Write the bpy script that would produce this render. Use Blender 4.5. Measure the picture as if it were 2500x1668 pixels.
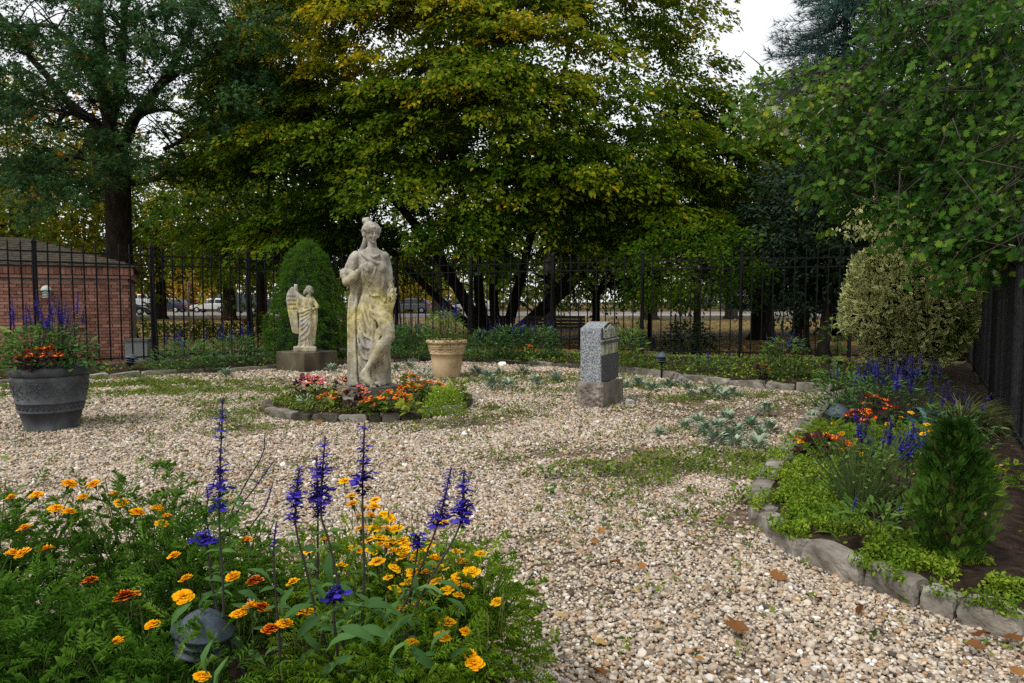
import bpy, bmesh, math, random
import numpy as np
from mathutils import Vector, Matrix, Euler

for o in list(bpy.data.objects):
    bpy.data.objects.remove(o)
scene = bpy.context.scene
col = scene.collection
R = math.radians
rng = np.random.default_rng(11)
random.seed(11)

# ------------------------------------------------------------------ camera
FPX, CH = 1667.0, 1.3                  # focal length in photo pixels, eye height
PITCH = math.atan(99.0 / FPX)
cam_d = bpy.data.cameras.new('camera')
cam_d.sensor_width = 36.0
cam_d.lens = 36.0 * FPX / 2500.0
cam_d.clip_start, cam_d.clip_end = 0.05, 2000.0
cam = bpy.data.objects.new('camera', cam_d)
cam.location = (0, 0, CH)
cam.rotation_euler = (math.pi / 2 - PITCH, 0, 0)
col.objects.link(cam)
scene.camera = cam

# ------------------------------------------------------------------ world, sun, exposure
SUN_AZ, SUN_EL = R(228.0), R(52.0)      # compass-like: sun stands behind the camera to the left
world = bpy.data.worlds.new('World')
scene.world = world
world.use_nodes = True
wn, wl = world.node_tree.nodes, world.node_tree.links
wn.clear()
w_out = wn.new('ShaderNodeOutputWorld')
w_bg = wn.new('ShaderNodeBackground')
w_sky = wn.new('ShaderNodeTexSky')
w_sky.sky_type = 'NISHITA'
w_sky.sun_disc = False
w_sky.sun_elevation = SUN_EL
w_sky.sun_rotation = SUN_AZ
w_sky.dust_density = 4.0
w_mix = wn.new('ShaderNodeMix')
w_mix.data_type = 'RGBA'
w_mix.inputs[0].default_value = 0.82    # a closed layer of bright cloud over the blue
w_mix.inputs[7].default_value = (9.9, 10.0, 10.1, 1)
wl.new(w_sky.outputs[0], w_mix.inputs[6])
wl.new(w_mix.outputs[2], w_bg.inputs[0])
w_bg.inputs[1].default_value = 0.085
wl.new(w_bg.outputs[0], w_out.inputs[0])
sun_d = bpy.data.lights.new('sun', 'SUN')
sun_d.energy = 1.5
sun_d.angle = R(12)
sun_d.color = (1.0, 0.96, 0.9)
sun = bpy.data.objects.new('sun', sun_d)
sdir = Vector((math.sin(SUN_AZ) * math.cos(SUN_EL), math.cos(SUN_AZ) * math.cos(SUN_EL), math.sin(SUN_EL)))
sun.rotation_euler = sdir.to_track_quat('Z', 'Y').to_euler()
sun.location = (0, 0, 30)
col.objects.link(sun)
scene.view_settings.view_transform = 'Standard'
scene.view_settings.look = 'None'
scene.view_settings.exposure = 0.56
scene.view_settings.gamma = 1.0
scene.view_settings.use_curve_mapping = False
scene.render.engine = 'CYCLES'
cy = scene.cycles
cy.use_denoising = False
cy.max_bounces = 6
cy.diffuse_bounces = 3
cy.glossy_bounces = 2
cy.transmission_bounces = 3
cy.transparent_max_bounces = 6
cy.caustics_reflective = cy.caustics_refractive = False
cy.use_adaptive_sampling = True
cy.adaptive_threshold = 0.008

# ------------------------------------------------------------------ pixel helpers (photo pixels -> points of the place)
_cp, _sp = math.cos(PITCH), math.sin(PITCH)
def ray(px, py):
    u, v = (px - 1250.0) / FPX, (834.0 - py) / FPX
    return (u, _cp + v * _sp, -_sp + v * _cp)
def at(px, py, d):
    r = ray(px, py); t = d / r[1]
    return Vector((r[0] * t, d, CH + r[2] * t))
def on(px, py, z=0.0):
    r = ray(px, py); t = (z - CH) / r[2]
    return Vector((r[0] * t, r[1] * t, z))

# ------------------------------------------------------------------ object helpers
def tag(o, label=None, cat=None, group=None, kind=None):
    if label: o['label'] = label
    if cat: o['category'] = cat
    if group: o['group'] = group
    if kind: o['kind'] = kind
    return o
def thing(name, label, cat, loc=(0, 0, 0), rz=0.0, group=None):
    o = bpy.data.objects.new(name, None)
    o.location = loc; o.rotation_euler = (0, 0, rz); o.empty_display_size = 0.1
    col.objects.link(o)
    return tag(o, label, cat, group)
def link(name, me, parent=None, loc=(0, 0, 0), rot=(0, 0, 0), scl=(1, 1, 1)):
    o = bpy.data.objects.new(name, me)
    o.location = loc; o.rotation_euler = rot; o.scale = scl
    col.objects.link(o)
    if parent: o.parent = parent
    return o
def bulk_mesh(name, V, F, mats, attrs=None, smooth=False, midx=None):
    V = np.ascontiguousarray(V, dtype=np.float32).reshape(-1, 3)
    F = np.ascontiguousarray(F, dtype=np.int32)
    k = F.shape[1]
    me = bpy.data.meshes.new(name)
    me.vertices.add(len(V)); me.vertices.foreach_set('co', V.ravel())
    me.loops.add(F.size); me.loops.foreach_set('vertex_index', F.ravel())
    me.polygons.add(len(F)); me.polygons.foreach_set('loop_start', np.arange(0, F.size, k, dtype=np.int32))
    if smooth: me.polygons.foreach_set('use_smooth', np.ones(len(F), dtype=bool))
    for m in (mats if isinstance(mats, (list, tuple)) else [mats]): me.materials.append(m)
    if midx is not None: me.polygons.foreach_set('material_index', np.asarray(midx, dtype=np.int32))
    for an, arr in (attrs or {}).items():
        a = me.attributes.new(an, 'FLOAT', 'POINT')
        a.data.foreach_set('value', np.ascontiguousarray(arr, dtype=np.float32).ravel())
    me.update(calc_edges=True)
    return me
def bulk(name, V, F, mats, parent=None, **kw):
    return link(name, bulk_mesh(name, V, F, mats, **kw), parent)

class MB:
    """collects shapes of one mesh"""
    def __init__(self): self.v = []; self.f = []; self.m = []
    def add(self, vs, fs, mat=0):
        b = len(self.v)
        self.v += [tuple(p) for p in vs]
        self.f += [tuple(i + b for i in f) for f in fs]
        self.m += [mat] * len(fs)
        return self
    def box(self, c, s, rz=0.0, mat=0, tilt=None):
        hx, hy, hz = s[0] / 2, s[1] / 2, s[2] / 2
        m = Matrix.Rotation(rz, 3, 'Z')
        if tilt is not None: m = tilt
        vs = [m @ Vector((x * hx, y * hy, z * hz)) + Vector(c) for z in (-1, 1) for (x, y) in ((-1, -1), (1, -1), (1, 1), (-1, 1))]
        return self.add(vs, [(3, 2, 1, 0), (4, 5, 6, 7), (0, 1, 5, 4), (1, 2, 6, 5), (2, 3, 7, 6), (3, 0, 4, 7)], mat)
    def tube(self, pts, rad, n=8, mat=0, cap=True, flat=None):
        pts = [Vector(p) for p in pts]
        if not hasattr(rad, '__len__'): rad = [rad] * len(pts)
        vs, fs = [], []
        up = Vector((0, 0, 1))
        prev = None
        for i, p in enumerate(pts):
            d = (pts[min(i + 1, len(pts) - 1)] - pts[max(i - 1, 0)])
            d = d.normalized() if d.length > 1e-9 else Vector((0, 0, 1))
            if prev is None:
                a = d.cross(up if abs(d.z) < 0.95 else Vector((0, 1, 0))).normalized()
            else:
                a = (prev - d * prev.dot(d))
                a = a.normalized() if a.length > 1e-6 else d.orthogonal().normalized()
            prev = a
            b = d.cross(a)
            r = rad[i]
            for j in range(n):
                t = 2 * math.pi * j / n
                vs.append(p + a * (math.cos(t) * r) + b * (math.sin(t) * r * (flat or 1.0)))
        for i in range(len(pts) - 1):
            for j in range(n):
                k = (j + 1) % n
                fs.append((i * n + j, i * n + k, (i + 1) * n + k, (i + 1) * n + j))
        if cap:
            fs.append(tuple(range(n - 1, -1, -1)))
            fs.append(tuple((len(pts) - 1) * n + j for j in range(n)))
        return self.add(vs, fs, mat)
    def lathe(self, prof, n=32, c=(0, 0, 0), mat=0, cap=True):
        vs, fs = [], []
        for (r, z) in prof:
            for j in range(n):
                t = 2 * math.pi * j / n
                vs.append((c[0] + r * math.cos(t), c[1] + r * math.sin(t), c[2] + z))
        for i in range(len(prof) - 1):
            for j in range(n):
                k = (j + 1) % n
                fs.append((i * n + j, i * n + k, (i + 1) * n + k, (i + 1) * n + j))
        if cap:
            fs.append(tuple(range(n - 1, -1, -1)))
            fs.append(tuple((len(prof) - 1) * n + j for j in range(n)))
        return self.add(vs, fs, mat)
    def ball(self, c, r, rot=None, nu=12, nv=8, mat=0):
        if not hasattr(r, '__len__'): r = (r, r, r)
        m = rot if rot is not None else Matrix.Identity(3)
        vs = [m @ Vector((0, 0, -r[2])) + Vector(c)]
        for i in range(1, nv):
            ph = -math.pi / 2 + math.pi * i / nv
            for j in range(nu):
                t = 2 * math.pi * j / nu
                vs.append(m @ Vector((r[0] * math.cos(ph) * math.cos(t), r[1] * math.cos(ph) * math.sin(t), r[2] * math.sin(ph))) + Vector(c))
        vs.append(m @ Vector((0, 0, r[2])) + Vector(c))
        fs = [(0, 1 + (j + 1) % nu, 1 + j) for j in range(nu)]
        for i in range(nv - 2):
            for j in range(nu):
                k = (j + 1) % nu
                fs.append((1 + i * nu + j, 1 + i * nu + k, 1 + (i + 1) * nu + k, 1 + (i + 1) * nu + j))
        L = len(vs) - 1; b = 1 + (nv - 2) * nu
        fs += [(L, b + j, b + (j + 1) % nu) for j in range(nu)]
        return self.add(vs, fs, mat)
    def loft(self, secs, n=40, fold=None, mat=0):
        """secs: (z, cx, cy, rx, ry) from top to bottom; fold(theta, z) multiplies the radius"""
        vs, fs = [], []
        for (z, cx, cy_, rx, ry) in secs:
            for j in range(n):
                t = 2 * math.pi * j / n
                k = fold(t, z) if fold else 1.0
                vs.append((cx + rx * k * math.cos(t), cy_ + ry * k * math.sin(t), z))
        for i in range(len(secs) - 1):
            for j in range(n):
                k = (j + 1) % n
                fs.append((i * n + j, (i + 1) * n + j, (i + 1) * n + k, i * n + k))
        fs.append(tuple(range(n)))
        fs.append(tuple((len(secs) - 1) * n + j for j in range(n - 1, -1, -1)))
        return self.add(vs, fs, mat)
    def mesh(self, name, mats, smooth=False):
        me = bpy.data.meshes.new(name)
        me.from_pydata(self.v, [], self.f)
        for m in (mats if isinstance(mats, (list, tuple)) else [mats]): me.materials.append(m)
        me.polygons.foreach_set('material_index', self.m)
        if smooth: me.polygons.foreach_set('use_smooth', [True] * len(self.f))
        me.update()
        return me
    def build(self, name, mats, parent=None, smooth=False, loc=(0, 0, 0), rot=(0, 0, 0)):
        return link(name, self.mesh(name, mats, smooth), parent, loc, rot)

def catmull(pts, n=6):
    pts = [Vector(p) for p in pts]
    P = [pts[0] * 2 - pts[1]] + pts + [pts[-1] * 2 - pts[-2]]
    out = []
    for i in range(1, len(P) - 2):
        for k in range(n):
            t = k / n
            a, b, c, d = P[i - 1], P[i], P[i + 1], P[i + 2]
            out.append(0.5 * ((2 * b) + (c - a) * t + (2 * a - 5 * b + 4 * c - d) * t * t + (3 * b - a - 3 * c + d) * t ** 3))
    out.append(pts[-1])
    return out
def lerp_list(vals, n):
    x = np.linspace(0, len(vals) - 1, n)
    return list(np.interp(x, range(len(vals)), vals))

# ------------------------------------------------------------------ leaf scattering
def unit(a): return a / np.maximum(np.linalg.norm(a, axis=-1, keepdims=True), 1e-9)
def frames(d, nrm):
    """rotation matrices: local y along d, local z near nrm"""
    y = unit(d); x = unit(np.cross(y, nrm)); z = np.cross(x, y)
    return np.stack([x, y, z], axis=-1)
def scatter(T, TF, pos, Rm, S):
    T = np.asarray(T, float); TF = np.asarray(TF, np.int32)
    S = np.asarray(S, float)
    if S.ndim == 1: S = S[:, None]
    V = pos[:, None, :] + np.einsum('nij,nkj->nki', Rm, T[None] * S[:, None, :])
    F = TF[None] + (np.arange(len(pos), dtype=np.int32) * len(T))[:, None, None]
    return V.reshape(-1, 3), F.reshape(-1, TF.shape[1])
def rep(a, T): return np.repeat(a, len(T))
def rdir(n): return unit(rng.normal(size=(n, 3)))
def cat_vf(lst):
    Vs, Fs, b = [], [], 0
    for V, F in lst:
        Vs.append(V); Fs.append(F + b); b += len(V)
    return np.concatenate(Vs), np.concatenate(Fs)

T_KITE = [(0, 0, 0), (.27, .45, .07), (0, 1, -.08), (-.27, .45, .07)]
F_KITE = [(0, 1, 2), (0, 2, 3)]
T_OVAL = [(0, 0, 0), (.2, .22, .05), (.27, .55, .06), (0, 1, -.06), (-.27, .55, .06), (-.2, .22, .05), (0, .5, 0)]
F_OVAL = [(0, 1, 6), (1, 2, 6), (2, 3, 6), (3, 4, 6), (4, 5, 6), (5, 0, 6)]
T_LANCE = [(0, 0, 0), (.09, .25, .03), (.11, .5, .05), (.07, .78, .0), (0, 1, -.12), (-.07, .78, 0), (-.11, .5, .05), (-.09, .25, .03), (0, .25, 0), (0, .5, .01), (0, .78, -.04)]
F_LANCE = [(0, 1, 8), (1, 2, 9), (1, 9, 8), (2, 3, 10), (2, 10, 9), (3, 4, 10), (4, 5, 10), (5, 6, 9), (5, 9, 10), (6, 7, 8), (6, 8, 9), (7, 0, 8)]
T_HEX = [(0, 0, 0), (.19, .25, .05), (.25, .58, .05), (0, 1, -.08), (-.25, .58, .05), (-.19, .25, .05)]
F_HEX = [(0, 1, 2), (0, 2, 3), (0, 3, 4), (0, 4, 5)]
# pin oak: five narrow points
T_PIN = [(.1, .1, 0), (0, 1, -.05), (-.1, .1, 0), (.03, 0, 0), (.44, .6, .05), (-.03, .3, 0), (-.03, 0, 0), (.03, .3, 0), (-.44, .6, .05)]
F_PIN = [(0, 1, 2), (3, 4, 5), (6, 7, 8)]
# lobed oak
_ol = [(.06, .1), (.36, .2), (.2, .36), (.5, .52), (.2, .56), (.34, .84)]
T_OAK = [(0, 0, 0)] + [(x, y, .15 * x * x + .05 * math.sin(7 * y)) for x, y in _ol] + [(0, 1, -.06)] + [(-x, y, .15 * x * x + .05 * math.sin(6 * y)) for x, y in _ol[::-1]] + [(0, .4, -.02)]
F_OAK = [(i, i + 1, 14) for i in range(13)] + [(13, 0, 14)]
# pinnate marigold leaf
T_PINN, F_PINN = [], []
for _i in range(5):
    for _s in (-1, 1):
        _y = .12 + .17 * _i; _l = .34 - .045 * abs(_i - 1.5); _b = len(T_PINN)
        T_PINN += [(0, _y, -.05 * _i * _i * .25), (_s * _l * .55, _y + .12, .02), (_s * _l, _y + .24, -.04 - .012 * _i * _i), (_s * _l * .5, _y + .2, .02)]
        F_PINN += [(_b, _b + 1, _b + 2), (_b, _b + 2, _b + 3)]
_b = len(T_PINN)
T_PINN += [(0, .78, -.15), (.05, .88, -.16), (0, 1.05, -.24), (-.05, .88, -.16), (-.008, 0, 0), (.008, 0, 0), (0, .85, -.15)]
F_PINN += [(_b, _b + 1, _b + 2), (_b, _b + 2, _b + 3), (_b + 4, _b + 5, _b + 6)]
# needle tuft
T_TUFT, F_TUFT = [], []
for _i in range(4):
    _a = _i * math.pi / 2 + .3; _b = len(T_TUFT); _c = .75 if _i % 2 else .45
    T_TUFT += [(-.08 * math.sin(_a), .08 * math.cos(_a) * .3, 0), (.08 * math.sin(_a), -.08 * math.cos(_a) * .3, .02), (math.cos(_a) * _c, .75, math.sin(_a) * _c)]
    F_TUFT += [(_b, _b + 1, _b + 2)]
T_BLADE = [(-.03, 0, 0), (.03, 0, 0), (.02, .55, .05), (-.02, .55, .05), (0, 1, -.12)]
F_BLADE = [(0, 1, 2), (0, 2, 3), (3, 2, 4)]

# ------------------------------------------------------------------ materials
def nodes_of(name):
    m = bpy.data.materials.new(name); m.use_nodes = True
    nt = m.node_tree
    return m, nt.nodes, nt.links, nt.nodes['Principled BSDF']
def ramp(nd, stops):
    r = nd.new('ShaderNodeValToRGB')
    e = r.color_ramp.elements
    while len(e) < len(stops): e.new(0.5)
    for k, (p, c) in enumerate(stops):
        e[k].position = p; e[k].color = (c[0], c[1], c[2], 1)
    return r
def simple(name, c, rough=.6, spec=.15, metal=0.0):
    m, nd, ln, b = nodes_of(name)
    b.inputs['Base Color'].default_value = (*c, 1)
    b.inputs['Roughness'].default_value = rough
    b.inputs['Specular IOR Level'].default_value = spec
    b.inputs['Metallic'].default_value = metal
    return m
def noisy(name, stops, scale=8.0, rough=.8, bump=.3, bscale=None, detail=6.0, spec=.08, obj_var=0.0, dist=.02, stretch=None):
    """noise-mottled surface with relief; obj_var varies brightness from object to object"""
    m, nd, ln, b = nodes_of(name)
    tc = nd.new('ShaderNodeTexCoord')
    src = tc.outputs['Object']
    if stretch:
        mp = nd.new('ShaderNodeMapping'); mp.inputs['Scale'].default_value = stretch
        ln.new(src, mp.inputs[0]); src = mp.outputs[0]
    oi = nd.new('ShaderNodeObjectInfo')
    off = nd.new('ShaderNodeVectorMath'); off.operation = 'ADD'
    mul = nd.new('ShaderNodeMath'); mul.operation = 'MULTIPLY'; mul.inputs[1].default_value = 37.0
    ln.new(oi.outputs['Random'], mul.inputs[0]); ln.new(src, off.inputs[0]); ln.new(mul.outputs[0], off.inputs[1])
    n1 = nd.new('ShaderNodeTexNoise'); n1.inputs['Scale'].default_value = scale; n1.inputs['Detail'].default_value = detail
    ln.new(off.outputs[0], n1.inputs['Vector'])
    rp = ramp(nd, stops); ln.new(n1.outputs['Fac'], rp.inputs[0])
    cout = rp.outputs[0]
    if obj_var:
        hsv = nd.new('ShaderNodeHueSaturation')
        mr = nd.new('ShaderNodeMapRange'); mr.inputs['To Min'].default_value = 1 - obj_var; mr.inputs['To Max'].default_value = 1 + obj_var
        ln.new(oi.outputs['Random'], mr.inputs['Value']); ln.new(mr.outputs[0], hsv.inputs['Value']); ln.new(cout, hsv.inputs['Color'])
        cout = hsv.outputs[0]
    ln.new(cout, b.inputs['Base Color'])
    b.inputs['Roughness'].default_value = rough
    b.inputs['Specular IOR Level'].default_value = spec
    if bump:
        n2 = nd.new('ShaderNodeTexNoise'); n2.inputs['Scale'].default_value = bscale or scale * 4; n2.inputs['Detail'].default_value = 8
        ln.new(off.outputs[0], n2.inputs['Vector'])
        bp = nd.new('ShaderNodeBump'); bp.inputs['Strength'].default_value = bump; bp.inputs['Distance'].default_value = dist
        ln.new(n2.outputs['Fac'], bp.inputs['Height']); ln.new(bp.outputs[0], b.inputs['Normal'])
    return m
def leafm(name, stops, trans=.25, rough=.45, spec=.35, attr='rnd'):
    rough, spec = min(.9, rough + .05), spec * .14
    m, nd, ln, b = nodes_of(name)
    a = nd.new('ShaderNodeAttribute'); a.attribute_name = attr
    rp = ramp(nd, stops); ln.new(a.outputs['Fac'], rp.inputs[0])
    ln.new(rp.outputs[0], b.inputs['Base Color'])
    b.inputs['Roughness'].default_value = rough
    b.inputs['Specular IOR Level'].default_value = spec
    if trans:
        t = nd.new('ShaderNodeBsdfTranslucent'); ln.new(rp.outputs[0], t.inputs['Color'])
        mx = nd.new('ShaderNodeMixShader'); mx.inputs[0].default_value = trans
        ln.new(b.outputs[0], mx.inputs[1]); ln.new(t.outputs[0], mx.inputs[2])
        ln.new(mx.outputs[0], nd['Material Output'].inputs['Surface'])
    return m

M = {}
M['iron'] = noisy('black_painted_iron', [(.3, (.004, .004, .005)), (.7, (.011, .011, .012))], 30, .5, .25, 120, spec=.1)
M['iron_gloss'] = noisy('glossy_black_iron', [(.3, (.006, .006, .007)), (.7, (.02, .02, .022))], 30, .42, .3, 90, spec=.12, obj_var=.85)
M['concrete'] = noisy('weathered_concrete', [(.25, (.06, .055, .04)), (.6, (.17, .155, .125)), (.8, (.24, .23, .2))], 5, .9, .4, 40)
M['bark'] = noisy('dark_bark', [(.3, (.010, .008, .006)), (.7, (.035, .028, .021))], 9, .95, .8, 26, dist=.06, stretch=(1, 1, .25))
M['barkg'] = noisy('grey_bark', [(.3, (.03, .026, .02)), (.7, (.09, .078, .062))], 9, .95, .8, 26, dist=.06, stretch=(1, 1, .25))
M['twig'] = simple('twig', (.035, .025, .016), .9)
M['soil'] = noisy('dark_soil', [(.3, (.012, .008, .005)), (.55, (.035, .024, .016)), (.75, (.075, .05, .034))], 14, .95, .9, 60, dist=.03)
M['edge'] = noisy('granite_edging', [(.2, (.07, .062, .05)), (.5, (.2, .18, .15)), (.8, (.36, .34, .3))], 9, .9, .7, 45, obj_var=.28, dist=.015)
M['edge_dark'] = noisy('mossy_edging', [(.25, (.022, .025, .014)), (.5, (.07, .065, .048)), (.8, (.15, .14, .12))], 9, .9, .7, 45, obj_var=.3, dist=.015)
M['asphalt'] = noisy('asphalt_path', [(.3, (.07, .07, .072)), (.7, (.12, .12, .122))], 40, .9, .3, 200)
M['road'] = noisy('pale_road', [(.3, (.2, .2, .205)), (.7, (.27, .27, .27))], 1.5, .9, 0)
M['kerb'] = simple('pale_kerb', (.34, .32, .29), .85)
M['white_paint'] = simple('white_road_paint', (.6, .6, .58), .7)
# ================================================================== SETTING
# ------------------------------------------------------------------ fences' plan (needed for the ground)
FENCE_L = [Vector((-14.42, 7.05, 0)), Vector((-3.05, 18.05, 0))]
FENCE_B = [Vector((-3.05, 18.05, 0)), Vector((9.05, 13.45, 0))]
FENCE_R = [Vector((9.05, 13.45, 0)), Vector((2.7, 3.15, 0))]
COURT = [(-14.4, 7.0), (-3.05, 18.0), (9.05, 13.45), (2.5, 3.1), (1.4, 1.0), (-5, .3), (-14.4, 2.0)]
RING_C, RING_R = np.array([-1.77, 8.5]), 1.22
def inside(poly, x, y):
    x = np.asarray(x, float); y = np.asarray(y, float)
    c = np.zeros(x.shape, bool)
    n = len(poly)
    for i in range(n):
        x1, y1 = poly[i]; x2, y2 = poly[(i + 1) % n]
        if y1 == y2: continue
        c ^= ((y1 > y) != (y2 > y)) & (x < (x2 - x1) * (y - y1) / (y2 - y1) + x1)
    return c
# edging lines, traced on the ground
E_RIGHT = [on(px, py) for px, py in ((2040, 978), (2000, 1020), (1958, 1068), (1925, 1120), (1885, 1172), (1856, 1222), (1862, 1262), (1888, 1300), (1935, 1345), (2000, 1376), (2080, 1410), (2210, 1462), (2345, 1508), (2500, 1556))]
E_BACK = [on(px, py) for px, py in ((1240, 890), (1330, 893), (1440, 902), (1560, 914), (1650, 926), (1760, 940), (1890, 952), (2030, 958))]
E_LEFT = [on(px, py) for px, py in ((-400, 975), (-150, 948), (60, 935), (250, 922), (430, 912), (560, 908), (690, 900), (850, 892), (960, 886), (1100, 884), (1240, 888))]
BED_RIGHT = [(p.x, p.y) for p in E_RIGHT] + [(2.66, 3.2), (8.97, 13.4), (8.2, 13.3), (5.6, 10.4)]
BED_BACK = [(p.x, p.y) for p in E_BACK] + [(5.6, 10.6), (8.9, 13.4), (-3.05, 17.9), (-3.2, 16.5)] 
BED_LEFT = [(p.x, p.y) for p in E_LEFT] + [(-.05, 15.0), (-3.05, 17.9), (-14.3, 7.0)]
BED_FRONT = [(-3.6, .5), (-3.4, 2.0), (-2.4, 2.55), (-1.3, 2.5), (-.55, 2.45), (-.08, 2.2), (.12, 1.75), (.1, .5)]

def blob(px, py, rx, ry, amp, z=0.0):
    p = on(px, py, z); return (p.x, p.y, rx, ry, amp)
WEED = [blob(*a[:2], a[2] * 1.1, a[3] * 1.15, a[4] * 1.25) for a in ((90, 950, 1.7, .9, 1.0), (330, 940, 1.6, .7, .9), (520, 955, 1.3, .6, .7), (610, 990, .7, .4, .6), (560, 1045, .5, .3, .45), (250, 1030, .5, .3, .4),
        (1700, 1185, .7, .38, 1.1), (1810, 1150, .6, .4, 1.2), (1560, 1140, .55, .25, .7), (1480, 1110, .4, .2, .6), (1700, 1110, .6, .25, .5), (1880, 1120, .35, .3, 1.2),
        (1260, 925, 1.4, .6, .7), (1560, 945, 1.2, .4, .7), (1800, 975, 1.3, .5, .7), (1330, 1000, .6, .3, .35), (1180, 1010, .5, .4, .5), (1050, 1050, .5, .2, .4),
        (640, 1010, .6, .5, .7), (1180, 1500, .3, .4, .35), (1580, 1280, .5, .2, .25), (1350, 960, .5, .4, .5), (1240, 1120, .7, .3, .3), (1640, 1060, .5, .25, .4))]
DIRT = [blob(*a) for a in ((1425, 1110, .55, .22, .9), (1830, 1265, .35, .2, 1.0), (1900, 1010, 1.5, .6, 1.0), (1750, 1040, 1.0, .4, .7), (1650, 980, 1.2, .5, .5), (1450, 1340, .4, .3, .45),
        (1600, 1150, .5, .2, .5), (1330, 915, 2.0, .6, .6), (760, 890, 1.5, .4, .6), (300, 930, 3.0, .7, .5), (1500, 1560, .3, .15, .3), (1200, 1030, .4, .3, .6), (650, 1040, .3, .2, .5), (1750, 1480, .3, .15, .3))]
def vnoise(x, y, s, seed=0):
    """cheap smooth noise in 0..1"""
    a = np.sin(x * s * 1.7 + seed) * np.cos(y * s * 1.3 - seed * 2.1) + np.sin(x * s * .6 - y * s * 2.3 + seed * 1.3) + .6 * np.sin(x * s * 3.9 + y * s * 3.1 + seed * .7) + .5 * np.cos(x * s * 5.3 - y * s * 4.7 + seed)
    return np.clip(a / 4.4 + .5, 0, 1)
def field(bl, x, y):
    s = np.zeros_like(x)
    for (bx, by, rx, ry, amp) in bl:
        s += amp * np.exp(-((x - bx) / rx) ** 2 - ((y - by) / ry) ** 2)
    return s
def weed_at(x, y): return np.clip(field(WEED, x, y) * np.clip(2.6 * vnoise(x, y, 2.3, 2) * (.55 + .9 * vnoise(x, y, 9, 6)) - .55, 0, 1.5) + .085, 0, 1.2)
def dirt_at(x, y): return np.clip(field(DIRT, x, y) * (.35 + 1.2 * vnoise(x, y, 2.6, 5)) + .9 * np.clip((vnoise(x, y, 1.3, 9) - .5) * 4, 0, 1) * vnoise(x, y, 7, 3), 0, 1)

# ------------------------------------------------------------------ lawn, road, path beyond the fence
def lawn_material():
    m, nd, ln, b = nodes_of('leaf_strewn_lawn')
    tc = nd.new('ShaderNodeTexCoord')
    n = nd.new('ShaderNodeTexNoise'); n.inputs['Scale'].default_value = .35; n.inputs['Detail'].default_value = 8
    ln.new(tc.outputs['Object'], n.inputs['Vector'])
    r1 = ramp(nd, [(.35, (.045, .06, .018)), (.5, (.09, .085, .025)), (.66, (.17, .12, .04))]); ln.new(n.outputs['Fac'], r1.inputs[0])
    v = nd.new('ShaderNodeTexVoronoi'); v.inputs['Scale'].default_value = 9
    ln.new(tc.outputs['Object'], v.inputs['Vector'])
    r2 = ramp(nd, [(.0, (.28, .17, .05)), (.35, (.2, .09, .03)), (.7, (.3, .22, .1)), (1, (.09, .07, .03))])
    sep = nd.new('ShaderNodeSeparateColor'); ln.new(v.outputs['Color'], sep.inputs[0]); ln.new(sep.outputs[0], r2.inputs[0])
    gt = nd.new('ShaderNodeMath'); gt.operation = 'GREATER_THAN'; gt.inputs[1].default_value = .6; ln.new(sep.outputs[1], gt.inputs[0])
    mx = nd.new('ShaderNodeMix'); mx.data_type = 'RGBA'
    ln.new(gt.outputs[0], mx.inputs[0]); ln.new(r1.outputs[0], mx.inputs[6]); ln.new(r2.outputs[0], mx.inputs[7])
    ln.new(mx.outputs[2], b.inputs['Base Color']); b.inputs['Roughness'].default_value = .95
    b.inputs['Specular IOR Level'].default_value = .15
    return m
M['lawn'] = lawn_material()
tag(MB().add([(-400, -60, -.06), (400, -60, -.06), (400, 700, -.06), (-400, 700, -.06)], [(0, 1, 2, 3)]).build('ground', M['lawn']), kind='structure')
def strip(name, pts, w, z, mat, label=None):
    pts = [Vector(p) for p in pts]; vs, fs = [], []
    for i, p in enumerate(pts):
        d = (pts[min(i + 1, len(pts) - 1)] - pts[max(i - 1, 0)]).normalized(); a = Vector((-d.y, d.x, 0)) * (w / 2)
        vs += [(p.x + a.x, p.y + a.y, z), (p.x - a.x, p.y - a.y, z)]
    for i in range(len(pts) - 1): fs.append((2 * i, 2 * i + 1, 2 * i + 3, 2 * i + 2))
    return tag(MB().add(vs, fs).build(name, mat), label, kind='structure')
strip('path', catmull([(-20, 11.5, 0), (-9.5, 16.1, 0), (-5.5, 19.4, 0), (-2, 22.2, 0), (3, 25.6, 0), (9, 27.2, 0), (20, 28, 0), (45, 29, 0)]), 2.1, -.052, M['asphalt'])
strip('road', [(-160, 66, 0), (160, 66, 0)], 15, -.052, M['road'])
strip('footway', [(-160, 79.5, 0), (160, 79.5, 0)], 8, -.046, noisy('pinkish_paving', [(.3, (.24, .18, .15)), (.7, (.34, .27, .23))], .8, .9, 0))
for y in (58.4, 74.4):
    tag(MB().box((0, y, -.01), (320, .25, .13)).build('kerb', M['kerb']), kind='structure')
for y in (63.3, 68.6):
    strip('road_marking', [(-160, y, 0), (160, y, 0)], .16, -.047, M['white_paint'])

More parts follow.
